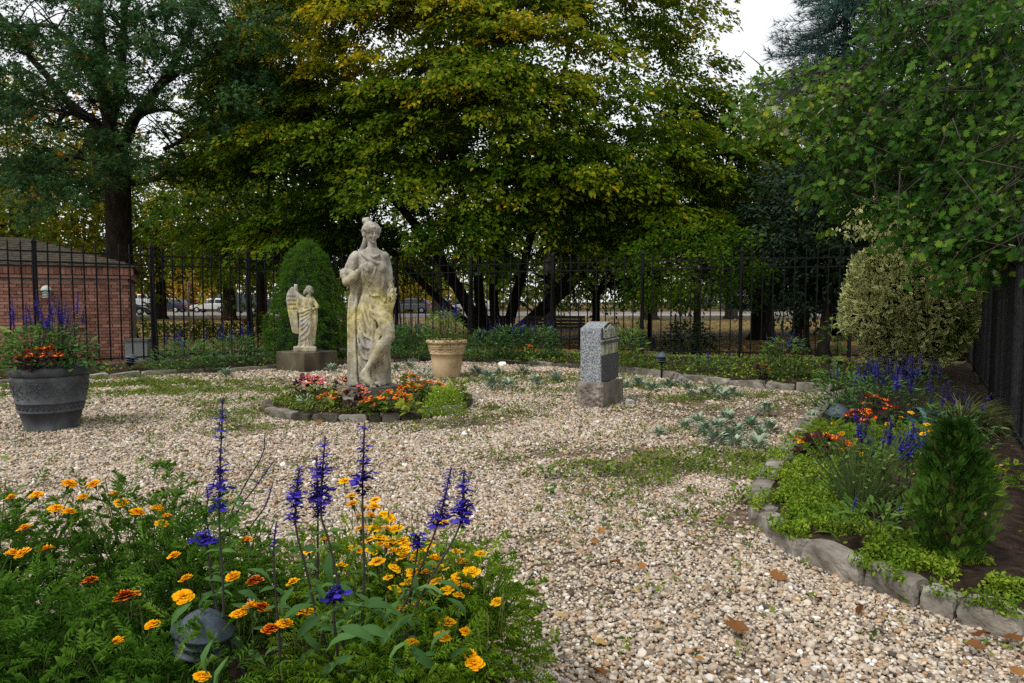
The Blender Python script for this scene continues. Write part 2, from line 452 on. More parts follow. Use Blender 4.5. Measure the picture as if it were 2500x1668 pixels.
# ------------------------------------------------------------------ gravel court
def gravel_sheet_material():
    m, nd, ln, b = nodes_of('gravel_bed')
    tc = nd.new('ShaderNodeTexCoord')
    v = nd.new('ShaderNodeTexVoronoi'); v.inputs['Scale'].default_value = 62
    ln.new(tc.outputs['Object'], v.inputs['Vector'])
    sep = nd.new('ShaderNodeSeparateColor'); ln.new(v.outputs['Color'], sep.inputs[0])
    r = ramp(nd, [(0, (.1, .075, .05)), (.25, (.22, .17, .12)), (.5, (.32, .26, .19)), (.75, (.42, .36, .28)), (1, (.24, .16, .09))])
    ln.new(sep.outputs[0], r.inputs[0])
    dk = nd.new('ShaderNodeMapRange'); dk.inputs['From Min'].default_value = .008; dk.inputs['From Max'].default_value = .0135
    dk.inputs['To Min'].default_value = 1; dk.inputs['To Max'].default_value = .45
    a = nd.new('ShaderNodeAttribute'); a.attribute_name = 'dirt'
    n = nd.new('ShaderNodeTexNoise'); n.inputs['Scale'].default_value = 25; n.inputs['Detail'].default_value = 6
    ln.new(tc.outputs['Object'], n.inputs['Vector'])
    r2 = ramp(nd, [(.3, (.06, .042, .028)), (.55, (.16, .11, .075)), (.75, (.3, .23, .16))]); ln.new(n.outputs['Fac'], r2.inputs[0])
    mx = nd.new('ShaderNodeMix'); mx.data_type = 'RGBA'
    ln.new(a.outputs['Fac'], mx.inputs[0]); ln.new(r.outputs[0], mx.inputs[6]); ln.new(r2.outputs[0], mx.inputs[7])
    ln.new(mx.outputs[2], b.inputs['Base Color'])
    bp = nd.new('ShaderNodeBump'); bp.inputs['Strength'].default_value = .8; bp.inputs['Distance'].default_value = .012; bp.invert = True
    ln.new(v.outputs['Distance'], bp.inputs['Height']); ln.new(bp.outputs[0], b.inputs['Normal'])
    b.inputs['Roughness'].default_value = .85
    b.inputs['Specular IOR Level'].default_value = .25
    return m
M['gravel_sheet'] = gravel_sheet_material()
def relief(x, y): return .018 * (vnoise(x, y, .9, 1) - .5) + .008 * (vnoise(x, y, 3, 4) - .5)
gx, gy = np.meshgrid(np.arange(-14.6, 9.4, .13), np.arange(.2, 18.4, .13))
nx_, ny_ = gx.shape[1], gx.shape[0]
gv = np.stack([gx.ravel(), gy.ravel(), relief(gx.ravel(), gy.ravel()) - .012], 1)
gi = (np.arange(ny_ - 1)[:, None] * nx_ + np.arange(nx_ - 1)[None]).ravel()
gf = np.stack([gi, gi + 1, gi + nx_ + 1, gi + nx_], 1)
gf = gf[inside(COURT, gv[gf].mean(1)[:, 0], gv[gf].mean(1)[:, 1])]
used = np.unique(gf); remap = -np.ones(len(gv), int); remap[used] = np.arange(len(used))
gsheet = bulk('gravel_court', gv[used], remap[gf], M['gravel_sheet'], smooth=True, attrs={'dirt': np.clip(dirt_at(gv[used][:, 0], gv[used][:, 1]) + .25 * weed_at(gv[used][:, 0], gv[used][:, 1]), 0, .95)})
tag(gsheet, kind='structure')

# planting beds: raised soil
def bed(name, poly, z, lab=None, hump=.05):
    bx0, bx1 = min(p[0] for p in poly), max(p[0] for p in poly)
    by0, by1 = min(p[1] for p in poly), max(p[1] for p in poly)
    bm = bmesh.new()
    vs = [bm.verts.new((x, y, z)) for x, y in poly]
    f = bm.faces.new(vs)
    if f.normal.z < 0: f.normal_flip()
    bmesh.ops.triangulate(bm, faces=[f])
    for _ in range(3):
        bmesh.ops.subdivide_edges(bm, edges=[e for e in bm.edges if e.calc_length() > .35], cuts=1, use_grid_fill=False)
        bmesh.ops.triangulate(bm, faces=bm.faces[:])
    for v in bm.verts:
        if not v.is_boundary:
            v.co.z += hump * (.3 + float(vnoise(np.array(v.co.x), np.array(v.co.y), 4.0, 3)))
    # a skirt down to below the ground
    bd = [e for e in bm.edges if e.is_boundary]
    ex = bmesh.ops.extrude_edge_only(bm, edges=bd)
    for g in ex['geom']:
        if isinstance(g, bmesh.types.BMVert): g.co.z = -.05
    bmesh.ops.recalc_face_normals(bm, faces=bm.faces[:])
    me = bpy.data.meshes.new(name); bm.to_mesh(me); bm.free(); me.materials.append(M['soil'])
    me.polygons.foreach_set('use_smooth', [True] * len(me.polygons))
    return tag(link(name, me), lab, kind='structure')
bed('garden_bed', BED_RIGHT, .07)
bed('garden_bed', BED_BACK, .05)
bed('garden_bed', BED_LEFT, .045)
bed('garden_bed', BED_FRONT, .12, hump=.12)
bed('garden_bed', [(RING_C[0] + (RING_R - .06) * math.cos(t), RING_C[1] + (RING_R - .06) * math.sin(t)) for t in np.linspace(0, 2 * math.pi, 40, endpoint=False)], .075, hump=.03)

# pebbles: scattered as instances of three pebble shapes
def pebble_material():
    m, nd, ln, b = nodes_of('river_pebbles')
    oi = nd.new('ShaderNodeObjectInfo')
    r = ramp(nd, [(0, (.05, .045, .042)), (.06, (.2, .155, .12)), (.17, (.3, .23, .155)), (.32, (.49, .41, .31)), (.5, (.63, .55, .45)), (.62, (.35, .285, .22)), (.75, (.53, .42, .295)), (.85, (.4, .23, .105)), (.91, (.19, .165, .14)), (1, (.84, .81, .75))])
    r.color_ramp.interpolation = 'LINEAR'
    ln.new(oi.outputs['Random'], r.inputs[0])
    tc = nd.new('ShaderNodeTexCoord')
    n = nd.new('ShaderNodeTexNoise'); n.inputs['Scale'].default_value = 2.5; n.inputs['Detail'].default_value = 5
    ln.new(tc.outputs['Object'], n.inputs['Vector'])
    mr = nd.new('ShaderNodeMapRange'); mr.inputs['To Min'].default_value = .62; mr.inputs['To Max'].default_value = 1.25
    ln.new(n.outputs['Fac'], mr.inputs['Value'])
    h = nd.new('ShaderNodeHueSaturation'); ln.new(r.outputs[0], h.inputs['Color']); ln.new(mr.outputs[0], h.inputs['Value'])
    ln.new(h.outputs[0], b.inputs['Base Color']); b.inputs['Roughness'].default_value = .6
    b.inputs['Specular IOR Level'].default_value = .3
    return m
M['pebble'] = pebble_material()
def gn_pebbles():
    ng = bpy.data.node_groups.new('pebble_scatter', 'GeometryNodeTree')
    ng.interface.new_socket('Geometry', in_out='INPUT', socket_type='NodeSocketGeometry')
    ng.interface.new_socket('Geometry', in_out='OUTPUT', socket_type='NodeSocketGeometry')
    N, L = ng.nodes, ng.links
    gi_, go = N.new('NodeGroupInput'), N.new('NodeGroupOutput')
    join = N.new('GeometryNodeJoinGeometry')
    for k in range(3):
        ico = N.new('GeometryNodeMeshIcoSphere'); ico.inputs['Radius'].default_value = 1; ico.inputs['Subdivisions'].default_value = 2
        sp_ = N.new('GeometryNodeSetPosition')
        nz = N.new('ShaderNodeTexNoise'); nz.noise_dimensions = '4D'; nz.inputs['Scale'].default_value = 1.1; nz.inputs['W'].default_value = k * 7.3; nz.inputs['Detail'].default_value = 0
        sub = N.new('ShaderNodeVectorMath'); sub.operation = 'SUBTRACT'; sub.inputs[1].default_value = (.5, .5, .5)
        scl = N.new('ShaderNodeVectorMath'); scl.operation = 'SCALE'; scl.inputs['Scale'].default_value = 1.1
        L.new(nz.outputs['Color'], sub.inputs[0]); L.new(sub.outputs[0], scl.inputs[0]); L.new(scl.outputs[0], sp_.inputs['Offset'])
        L.new(ico.outputs['Mesh'], sp_.inputs['Geometry'])
        sm = N.new('GeometryNodeSetShadeSmooth'); L.new(sp_.outputs[0], sm.inputs[0])
        mt = N.new('GeometryNodeSetMaterial'); mt.inputs['Material'].default_value = M['pebble']; L.new(sm.outputs[0], mt.inputs[0])
        ti = N.new('GeometryNodeGeometryToInstance'); L.new(mt.outputs[0], ti.inputs[0]); L.new(ti.outputs[0], join.inputs[0])
    iop = N.new('GeometryNodeInstanceOnPoints'); iop.inputs['Pick Instance'].default_value = True
    L.new(gi_.outputs[0], iop.inputs['Points']); L.new(join.outputs[0], iop.inputs['Instance'])
    for an, sock in (('rot', 'Rotation'), ('scl', 'Scale')):
        na = N.new('GeometryNodeInputNamedAttribute'); na.data_type = 'FLOAT_VECTOR'; na.inputs['Name'].default_value = an
        L.new(na.outputs[0], iop.inputs[sock])
    L.new(iop.outputs[0], go.inputs[0])
    return ng
def pebbles():
    parts = []
    for d0, d1, dens, size in ((1.9, 3.4, 9500, .0064), (3.4, 5.2, 7000, .007), (5.2, 8, 4300, .0082), (8, 10.5, 2200, .0108), (10.5, 14.5, 1200, .014)):
        x0, x1 = -.8 * d1 - .3, .8 * d1 + .3
        n = int((x1 - x0) * (d1 - d0) * dens)
        x = rng.uniform(x0, x1, n); y = rng.uniform(d0, d1, n)
        ok = (np.abs(x) < .78 * y + .3) & inside(COURT, x, y)
        for pl in (BED_RIGHT, BED_BACK, BED_LEFT): ok &= ~inside(pl, x, y)
        ok &= ~inside(BED_FRONT, x, y) & (np.hypot(x - RING_C[0], y - RING_C[1]) > RING_R - .05)
        x, y = x[ok], y[ok]
        keep = rng.random(len(x)) > np.clip(dirt_at(x, y) * .88 + weed_at(x, y) * .5, 0, .95)
        x, y = x[keep], y[keep]
        s = size * np.exp(rng.normal(0, .36, len(x)))
        parts.append((x, y, s))
    x = np.concatenate([p[0] for p in parts]); y = np.concatenate([p[1] for p in parts]); s = np.concatenate([p[2] for p in parts])
    n = len(x)
    sc = s[:, None] * np.stack([rng.uniform(.75, 1.25, n), rng.uniform(.7, 1.0, n), rng.uniform(.5, .8, n)], 1)
    z = relief(x, y) + s * rng.uniform(-.25, .55, n)
    rot = np.stack([rng.normal(0, .3, n), rng.normal(0, .3, n), rng.uniform(0, 6.28, n)], 1)
    me = bpy.data.meshes.new('gravel')
    me.vertices.add(n); me.vertices.foreach_set('co', np.stack([x, y, z], 1).astype(np.float32).ravel())
    for an, arr in (('rot', rot), ('scl', sc)):
        a = me.attributes.new(an, 'FLOAT_VECTOR', 'POINT'); a.data.foreach_set('vector', arr.astype(np.float32).ravel())
    me.materials.append(M['pebble'])
    o = link('gravel', me)
    md = o.modifiers.new('scatter', 'NODES'); md.node_group = gn_pebbles()
    tag(o, 'cream, white and tan river pebbles covering the court', 'gravel', kind='stuff')
    print('pebbles', n)
pebbles()

# ------------------------------------------------------------------ stone edging
def stone_mesh(w, d, h, seed):
    r = random.Random(seed)
    bm = bmesh.new()
    bmesh.ops.create_cube(bm, size=1)
    bmesh.ops.subdivide_edges(bm, edges=bm.edges[:], cuts=4, use_grid_fill=True)
    ph = [r.uniform(0, 6) for _ in range(6)]
    for v in bm.verts:
        x, y, z = v.co * 2
        k = 1 - .05 * (abs(x * y) ** 8 + abs(y * z) ** 8 + abs(x * z) ** 8)   # worn edges
        b = 1 + .05 * math.sin(3 * x + ph[0] + 2 * z) + .04 * math.sin(4 * y + ph[1] + x) + .03 * math.sin(7 * x + 5 * z + ph[3]) + r.uniform(-.05, .03)
        v.co = Vector((x * k * b * w / 2, y * k * b * d / 2, z * k * (1 + .06 * math.sin(2.5 * x + ph[2]) * (z > 0)) * h / 2))
    me = bpy.data.meshes.new('stone'); bm.to_mesh(me); bm.free()
    return me
def edging(name, label, line, step, h, d, mats, skip=(), gap=.012, lw=.4, top=.13, seed=3):
    t = thing(name, label, 'stone edging')
    r = random.Random(seed)
    pts = catmull(line, 8)
    cum = [0]
    for i in range(1, len(pts)): cum.append(cum[-1] + (pts[i] - pts[i - 1]).length)
    def pos(s):
        return Vector((np.interp(s, cum, [p.x for p in pts]), np.interp(s, cum, [p.y for p in pts]), 0))
    s, k = 0.0, 0
    while s < cum[-1] - .08:
        w = step * r.choice((.55, .9, 1.0, 1.15, 1.35)) if lw else step
        w = min(w, cum[-1] - s)
        if k not in skip and w > .06:
            a, b = pos(s), pos(s + w)
            c, dv = (a + b) / 2, (b - a)
            hh = h * r.uniform(.85, 1.15)
            me = stone_mesh(w - gap, d * r.uniform(.85, 1.15), hh, r.random())
            me.materials.append(M[r.choice(mats)])
            o = link('stone', me, t, (c.x, c.y, top * r.uniform(.9, 1.12) - hh / 2), (r.uniform(-.09, .09), r.uniform(-.07, .07), math.atan2(dv.y, dv.x) + r.uniform(-.08, .08)))
        s += w; k += 1
    return t
edging('stone_edging', 'kerb of rough grey granite blocks curving round the right-hand flower bed', E_RIGHT, .25, .22, .14, ('edge', 'edge', 'edge'), top=.1, seed=5)
edging('stone_edging', 'row of pale worn blocks before the back fence, right of the gravestone', E_BACK[2:], .42, .24, .15, ('edge', 'edge', 'edge'), top=.115, seed=8)
edging('stone_edging', 'broken low row of stones from angel statue to gravestone', E_LEFT[5:] + E_BACK[1:3], .5, .2, .15, ('edge', 'edge_dark'), top=.075, skip=(3, 4, 9, 10, 11, 14), seed=9)
edging('stone_edging', 'low sunken row of stones behind the grey planter on the left', E_LEFT[:6], .5, .2, .15, ('edge', 'edge_dark'), top=.07, seed=10)
ring_line = [Vector((RING_C[0] + RING_R * math.cos(t), RING_C[1] + RING_R * math.sin(t), 0)) for t in np.linspace(R(-200), R(60), 26)]
edging('stone_edging', 'ring of dark mossy blocks round the big statue bed', ring_line, .23, .2, .13, ('edge_dark', 'edge_dark', 'edge'), top=.085, seed=12)

# ------------------------------------------------------------------ iron fences
FH = 2.49
def picket_mesh(h, w=.024, mat='iron'):
    mb = MB(); hw = w / 2
    vs = [(x * hw, y * hw, z) for z in (0, h - .07) for (x, y) in ((-1, -1), (1, -1), (1, 1), (-1, 1))] + [(0, 0, h)]
    mb.add(vs, [(3, 2, 1, 0), (0, 1, 5, 4), (1, 2, 6, 5), (2, 3, 7, 6), (3, 0, 4, 7), (4, 5, 8), (5, 6, 8), (6, 7, 8), (7, 4, 8)])
    return mb.mesh('picket', M[mat])
def post_mesh(h, w=.075, mat='iron'):
    mb = MB(); mb.box((0, 0, (h - .12) / 2), (w, w, h - .12)); mb.box((0, 0, h - .115), (w + .02, w + .02, .03))
    hw = w / 2
    mb.add([(-hw, -hw, h - .1), (hw, -hw, h - .1), (hw, hw, h - .1), (-hw, hw, h - .1), (0, 0, h)], [(0, 1, 4), (1, 2, 4), (2, 3, 4), (3, 0, 4), (3, 2, 1, 0)])
    return mb.mesh('post', M[mat])
def iron_fence(label, a, b, bays, per, inward, first=0, brace=True, kerb='concrete', FH=FH, mat='iron'):
    PICK, POST = picket_mesh(FH - .17, mat=mat), post_mesh(FH, mat=mat)
    t = thing('iron_fence', label, 'fence', a)
    d = b - a; ln_ = d.length; u = d / ln_; rz = math.atan2(u.y, u.x)
    nrm = Vector((-u.y, u.x, 0)) * inward
    for k in range(first, bays + 1):
        p = u * (ln_ * k / bays)
        link('post', POST, t, p, (0, 0, rz))
        if brace:
            link('brace', MB().tube([p + nrm * .045 + Vector((0, 0, 1.95)), p + nrm * .26 + Vector((0, 0, .0))], .022, 6).mesh('brace', M['iron']), t)
        if k < bays:
            for j in range(1, per + 1):
                q = u * (ln_ * (k + j / (per + 1)) / bays)
                link('picket', PICK, t, q + Vector((0, 0, .12)), (R(random.uniform(-.25, .25)), R(random.uniform(-.25, .25)), rz))
    for z, hgt in ((FH - .28, .028), (FH - .47, .028), (.17, .03)):
        c = u * (ln_ * (first / bays + 1) / 2) + Vector((0, 0, z))
        link('rail', MB().box((0, 0, 0), (ln_ * (1 - first / bays), .036, hgt)).mesh('rail', M[mat]), t, c, (0, 0, rz))
    link('concrete_kerb', MB().box((0, 0, 0), (ln_ + .1, .2, .2)).mesh('concrete_kerb', M[kerb]), t, u * (ln_ / 2) + Vector((0, 0, -.02)), (0, 0, rz))
    return t
iron_fence('black iron picket fence in front of the brick hut, left run', FENCE_L[0], FENCE_L[1], 8, 9, -1, first=2)
iron_fence('black iron picket fence behind the gravestone, running to the variegated bush', FENCE_B[0], FENCE_B[1], 6, 9, -1)
iron_fence('black iron fence along the right edge, seen almost end-on', FENCE_R[0], FENCE_R[1], 6, 9, -1, brace=False, kerb='soil', FH=2.12, mat='iron_gloss')
# ------------------------------------------------------------------ brick hut
def brick_hut():
    C = Vector((-8.07, 14.4, 0)); u = Vector((-.892, -.452, 0)).normalized(); v = Vector((-u.y, u.x, 0))
    if v.y < 0: v = -v
    rz = math.atan2(u.y, u.x)
    t = thing('brick_hut', 'low red brick hut with brown shingled hip roof behind the fence', 'hut', C, rz)
    # local: x along the front wall (away from the corner, to the left), y = local depth
    sgn = 1 if (Matrix.Rotation(rz, 3, 'Z') @ Vector((0, 1, 0))).dot(v) > 0 else -1
    Lx, Ly, H = 5.0, 4.2, 1.76
    brick = [noisy('red_brick', [(.2, (.1, .045, .034)), (.5, (.27, .13, .095)), (.8, (.37, .2, .155))], 3.0, .9, .4, 60, obj_var=.3)]
    mortar = noisy('grey_mortar', [(.3, (.12, .1, .085)), (.7, (.3, .26, .23))], 6, .95, .3)
    # core walls a little behind the brick faces
    link('wall', MB().box((Lx / 2, sgn * Ly / 2, H / 2), (Lx - .02, Ly - .02, H)).mesh('wall', mortar), t)
    bl, bh, jt = .203, .068, .012
    bm_full = MB().box((0, 0, 0), (bl - jt, .03, bh - jt)).mesh('brick', brick[0])
    bm_half = MB().box((0, 0, 0), (bl / 2 - jt, .03, bh - jt)).mesh('brick', brick[0])
    n = 0; rest = MB()
    cand = []
    for r_ in range(int(H / bh)):
        x = 0.0; half = r_ % 2
        first = True
        while x < 3.6:
            w = bl / 2 if (half and first) else bl
            cand.append((x + w / 2, r_ * bh + bh / 2, w)); x += w; first = False
    cand.sort(key=lambda c: c[0])
    for (x, z, w) in cand:
        y = -sgn * (.004 + random.uniform(0, .006))
        if n < 270:
            link('brick', bm_half if w < bl * .8 else bm_full, t, (x, y, z)); n += 1
        else:
            rest.box((x, y, z), (w - jt, .03, bh - jt))
    for r_ in range(int(H / bh)):                      # the return of the wall at the corner
        x = .0 if r_ % 2 else bl / 2
        rest.box((-.003, sgn * bl / 4, r_ * bh + bh / 2), (.03, bl / 2 - jt if r_ % 2 == 0 else bl / 2 - jt, bh - jt))
        while x < 1.4:
            rest.box((-.003, sgn * (x + bl / 2), r_ * bh + bh / 2), (.03, bl - jt, bh - jt)); x += bl
    tag(rest.build('bricks', brick[0], t), kind='stuff')
    # corbel course and soldier course under the eaves
    mb = MB().box((Lx / 2 - .03, sgn * Ly / 2, H + .035), (Lx + .06, Ly + .1, .06)); mb.build('corbel', brick[0], t)
    for i in range(28):
        link('brick', MB().box((0, 0, 0), (.085, .05, .15)).mesh('brick', brick[0]), t, (-.06 + .093 * i, -sgn * .055, H + .155))
    link('frieze', MB().box((Lx / 2, sgn * Ly / 2, H + .155), (Lx + .06, Ly + .06, .17)).mesh('frieze', mortar), t)
    # hip roof, courses of shingles
    shin = noisy('brown_shingles', [(.3, (.045, .038, .028)), (.6, (.12, .105, .08)), (.8, (.2, .18, .145))], 7, .95, .7, 40, stretch=(1, 4, 4), dist=.02)
    E0, ov, rise = H + .26, .13, .3
    nc = 13
    run = (Ly / 2 + ov) / nc
    for k in range(nc):
        i0, i1 = k * run - ov, (k + 1) * run - ov
        z0, z1 = E0 + k * run * rise, E0 + (k + 1) * run * rise
        mb = MB()
        # four sides of this course as a sloped frame with a butt edge
        def rect(i, z): return [(i, sgn * i, z), (Lx - i, sgn * i, z), (Lx - i, sgn * (Ly - i), z), (i, sgn * (Ly - i), z)]
        a, b, c = rect(i0, z0 + .045), rect(i1, z1 + .012), rect(i0, z0 - .008)
        vs = a + b + c; fs = []
        for j in range(4):
            q = (j + 1) % 4
            fs += [(j, q, 4 + q, 4 + j), (8 + j, 8 + q, q, j)]
        mb.add(vs, fs); mb.build('shingle_course', shin, t)
    link('soffit', MB().box((Lx / 2, sgn * Ly / 2, E0 - .012), (Lx + 2 * ov - .02, Ly + 2 * ov - .02, .02)).mesh('soffit', simple('brown_soffit', (.05, .035, .025), .8)), t)
    # wall lamp
    wl_ = at(107, 704, 13.75)
    lt = thing('wall_lamp', 'small pale green lantern fixed high on the brick hut wall', 'lamp', (0, 0, 0))
    lm = simple('pale_green_metal', (.42, .5, .44), .5)
    L0 = C + u * 1.42 - v * .02
    lt.location = (L0.x, L0.y, 1.36)
    dm = Vector((-v.x, -v.y, 0))
    mb = MB().lathe([(.02, .25), (.07, .22), (.1, .16), (.1, .145), (.02, .15)], 14, c=(dm.x * .13, dm.y * .13, 0)); mb.build('lamp_cap', lm, lt, True)
    mb = MB().lathe([(.05, .14), (.05, 0.0)], 12, c=(dm.x * .13, dm.y * .13, 0)); mb.build('lamp_glass', simple('milky_glass', (.6, .65, .62), .3), lt, True)
    for z in (.1, .055, .01):
        MB().lathe([(.07, z + .008), (.08, z), (.07, z - .008), (.055, z)], 14, c=(dm.x * .13, dm.y * .13, 0), cap=False).build('louvre', lm, lt, True)
    MB().box((dm.x * .05, dm.y * .05, .12), (.05, .05, .05)).build('bracket', lm, lt)
brick_hut()

# grey cabinet by the hut
p = on(331, 888)
t = thing('utility_cabinet', 'grey metal cabinet standing between hut corner and fence', 'cabinet', (p.x + .02, p.y + .1, 0), R(15))
MB().box((0, 0, .23), (.42, .4, .46)).build('body', simple('grey_sheet_metal', (.17, .175, .175), .5), t)
MB().box((0, 0, .49), (.45, .43, .05)).build('lid', simple('pale_metal_lid', (.1, .105, .1), .45), t)

# ------------------------------------------------------------------ lamps and lost pot
slate = noisy('slate_blue_metal', [(.3, (.04, .055, .07)), (.7, (.075, .1, .12))], 14, .45, .1, 90, spec=.2)
dark_metal = simple('black_lamp_metal', (.012, .014, .016), .5)
def path_light(label, loc, tilt=(0, 0), s=1.0, stake=.2):
    t = thing('path_light', label, 'garden light', loc); t.rotation_euler = (tilt[0], tilt[1], random.uniform(0, 3)); t.scale = (s, s, s)
    MB().tube([(0, 0, -.05), (0, 0, stake)], .017, 8).build('stake', dark_metal, t, True)
    MB().lathe([(.03, stake - .01), (.05, stake), (.055, stake + .03), (.055, stake + .1)], 16).build('lamp_body', dark_metal, t, True)
    for z in (stake + .035, stake + .07):
        MB().lathe([(.05, z + .012), (.088, z + .002), (.09, z - .006), (.052, z)], 20, cap=False).build('louvre', slate, t, True)
    c = MB().lathe([(.055, stake + .098), (.108, stake + .1), (.11, stake + .108), (.075, stake + .135), (.072, stake + .145), (.05, stake + .165), (.02, stake + .182), (.004, stake + .185)], 24).build('cap', slate, t, True)
    MB().tube([(.062, 0, stake + .135), (.062, 0, stake + .152)], .012, 8).build('screw', dark_metal, c)
    return t
path_light('upright path light on a stake beside the pale back edging', on(1615, 916, .05), s=1.02)
path_light('tilted path light by the fence below the brick hut corner', on(312, 910, .04), (R(-6), R(14)), s=1.05, stake=.14)
path_light('path light half sunk among stones and salvia in the right bed', on(2046, 1046, .06), (R(8), R(-5)), s=1.15, stake=.03)
path_light('large path light half hidden by marigold leaves in the foreground', at(484, 1608, 1.7), (R(6), R(-8)), s=.7, stake=.0)

teal = noisy('turquoise_pot', [(.3, (.09, .25, .28)), (.7, (.17, .38, .41))], 6, .5, .1)
p = on(2268, 1042, .1)
t = thing('turquoise_pot', 'turquoise flower pot lying on its side under grass in right bed', 'pot', (p.x, p.y, .17), R(8))
mb = MB().lathe([(.085, .0), (.1, .22), (.112, .22), (.114, .27), (.1, .272), (.098, .26), (.086, .02)], 24)
o = mb.build('pot_body', teal, t, True); o.rotation_euler = (0, R(-88), 0)
o.location = (.12, 0, 0)

# ------------------------------------------------------------------ planters
def relief_tubes(path_pts, surf, r, n=5):
    return [surf(th, z) for th, z in path_pts]
def planter_grey():
    p = on(128, 1056); c = p * (1 + .25 / p.y)
    t = thing('grey_planter', 'big dark grey planter with scroll relief at the left', 'planter', c); t.scale = (.85, .85, .96)
    g = noisy('pewter_grey_resin', [(.3, (.03, .033, .037)), (.55, (.06, .066, .073)), (.75, (.115, .125, .135))], 5, .5, .25, 70, spec=.25, dist=.004)
    prof = [(.255, .0), (.285, .0), (.29, .02), (.28, .035), (.3, .1), (.325, .19), (.34, .192), (.342, .205), (.334, .212), (.352, .285), (.366, .288), (.367, .302), (.357, .31), (.385, .44), (.4, .52), (.405, .545), (.395, .56), (.39, .575)]
    def rad(z):
        return float(np.interp(z, [a[1] for a in prof[5:]], [a[0] for a in prof[5:]]))
    MB().lathe(prof, 64).build('body', g, t, True)
    MB().lathe([(.37, .57), (.4, .572), (.42, .59), (.428, .62), (.42, .65), (.405, .665), (.385, .665), (.37, .65), (.36, .6), (.36, .56)], 64, cap=False).build('rim', g, t, True)
    link('soil', MB().lathe([(.362, .58), (.3, .6), (.01, .61)], 32).mesh('soil', M['soil']), t)
    mb = MB()
    def S(th, z, k=.0): r = rad(z) + k; return (r * math.cos(th), r * math.sin(th), z)
    n = 18
    for i in range(n):                                    # small band: interlaced arches with buds
        a0 = 2 * math.pi * i / n; da = 2 * math.pi / n
        mb.tube([S(a0 + da * s, .222 + .055 * math.sin(math.pi * s)) for s in np.linspace(0, 1, 9)], .0045, 5)
        mb.tube([S(a0 + da * s, .278 - .05 * math.sin(math.pi * s)) for s in np.linspace(0, 1, 9)], .004, 5)
        mb.ball(S(a0 + da / 2, .247, .001), (.011, .011, .013), nu=8, nv=5)
        mb.ball(S(a0, .247, .001), (.007, .007, .02), nu=6, nv=5)
    n = 10
    for i in range(n):                                    # tall band: scrolling vines
        a0 = 2 * math.pi * i / n; da = 2 * math.pi / n; fl = 1 if i % 2 else -1
        mb.tube([S(a0 + da * s, .43 + fl * .07 * math.sin(2 * math.pi * s)) for s in np.linspace(0, 1, 17)], .005, 5)
        for cx, cz, dr in ((.25, .39 if fl > 0 else .47, 1), (.75, .47 if fl > 0 else .39, -1)):
            mb.tube([S(a0 + da * cx + dr * .1 * (1 - s) * math.cos(9 * s), cz + .042 * (1 - s) * math.sin(9 * s)) for s in np.linspace(0, .93, 18)], .0045, 5)
            for q in range(4):
                th = a0 + da * cx + .13 * math.cos(q * 1.6 + i); zz = cz + .05 * math.sin(q * 1.6 + i)
                if .325 < zz < .53: mb.ball(S(th, zz, 0), (.014, .014, .009), nu=6, nv=4)
    mb.build('scroll_relief', g, t, True)
    return t, c
GP, GPC = planter_grey()
def planter_tan():
    p = on(1091, 925); c = p * (1 + .22 / p.y)
    t = thing('tan_planter', 'tan terracotta planter with rolled rim right of statue', 'planter', c)
    g = noisy('tan_terracotta', [(.25, (.28, .19, .1)), (.5, (.48, .36, .2)), (.8, (.58, .46, .29))], 4, .85, .35, 60, dist=.004)
    MB().lathe([(.2, 0), (.222, 0), (.228, .01), (.262, .3), (.275, .4), (.288, .405), (.291, .418), (.283, .43), (.3, .5), (.31, .503), (.312, .515), (.307, .525), (.318, .53), (.32, .545), (.314, .555), (.325, .58)], 48).build('body', g, t, True)
    MB().lathe([(.315, .575), (.338, .582), (.352, .6), (.354, .62), (.342, .642), (.32, .648), (.305, .64), (.3, .6), (.298, .56)], 48, cap=False).build('rim', g, t, True)
    link('soil', MB().lathe([(.3, .5), (.01, .51)], 32).mesh('soil', M['soil']), t)
    mb = MB(); n = 12
    def S(th, z): r = float(np.interp(z, [.43, .5], [.283, .3])); return (r * math.cos(th), r * math.sin(th), z)
    for i in range(n):
        a0 = 2 * math.pi * i / n; da = 2 * math.pi / n
        for k in (0, .008): mb.tube([S(a0 + da * s, .492 - k - .04 * math.sin(math.pi * s)) for s in np.linspace(0, 1, 9)], .005, 5)
        mb.ball(S(a0, .485), (.012, .012, .014), nu=8, nv=5)
    mb.build('swag_relief', g, t, True)
    return t, c
TP, TPC = planter_tan()

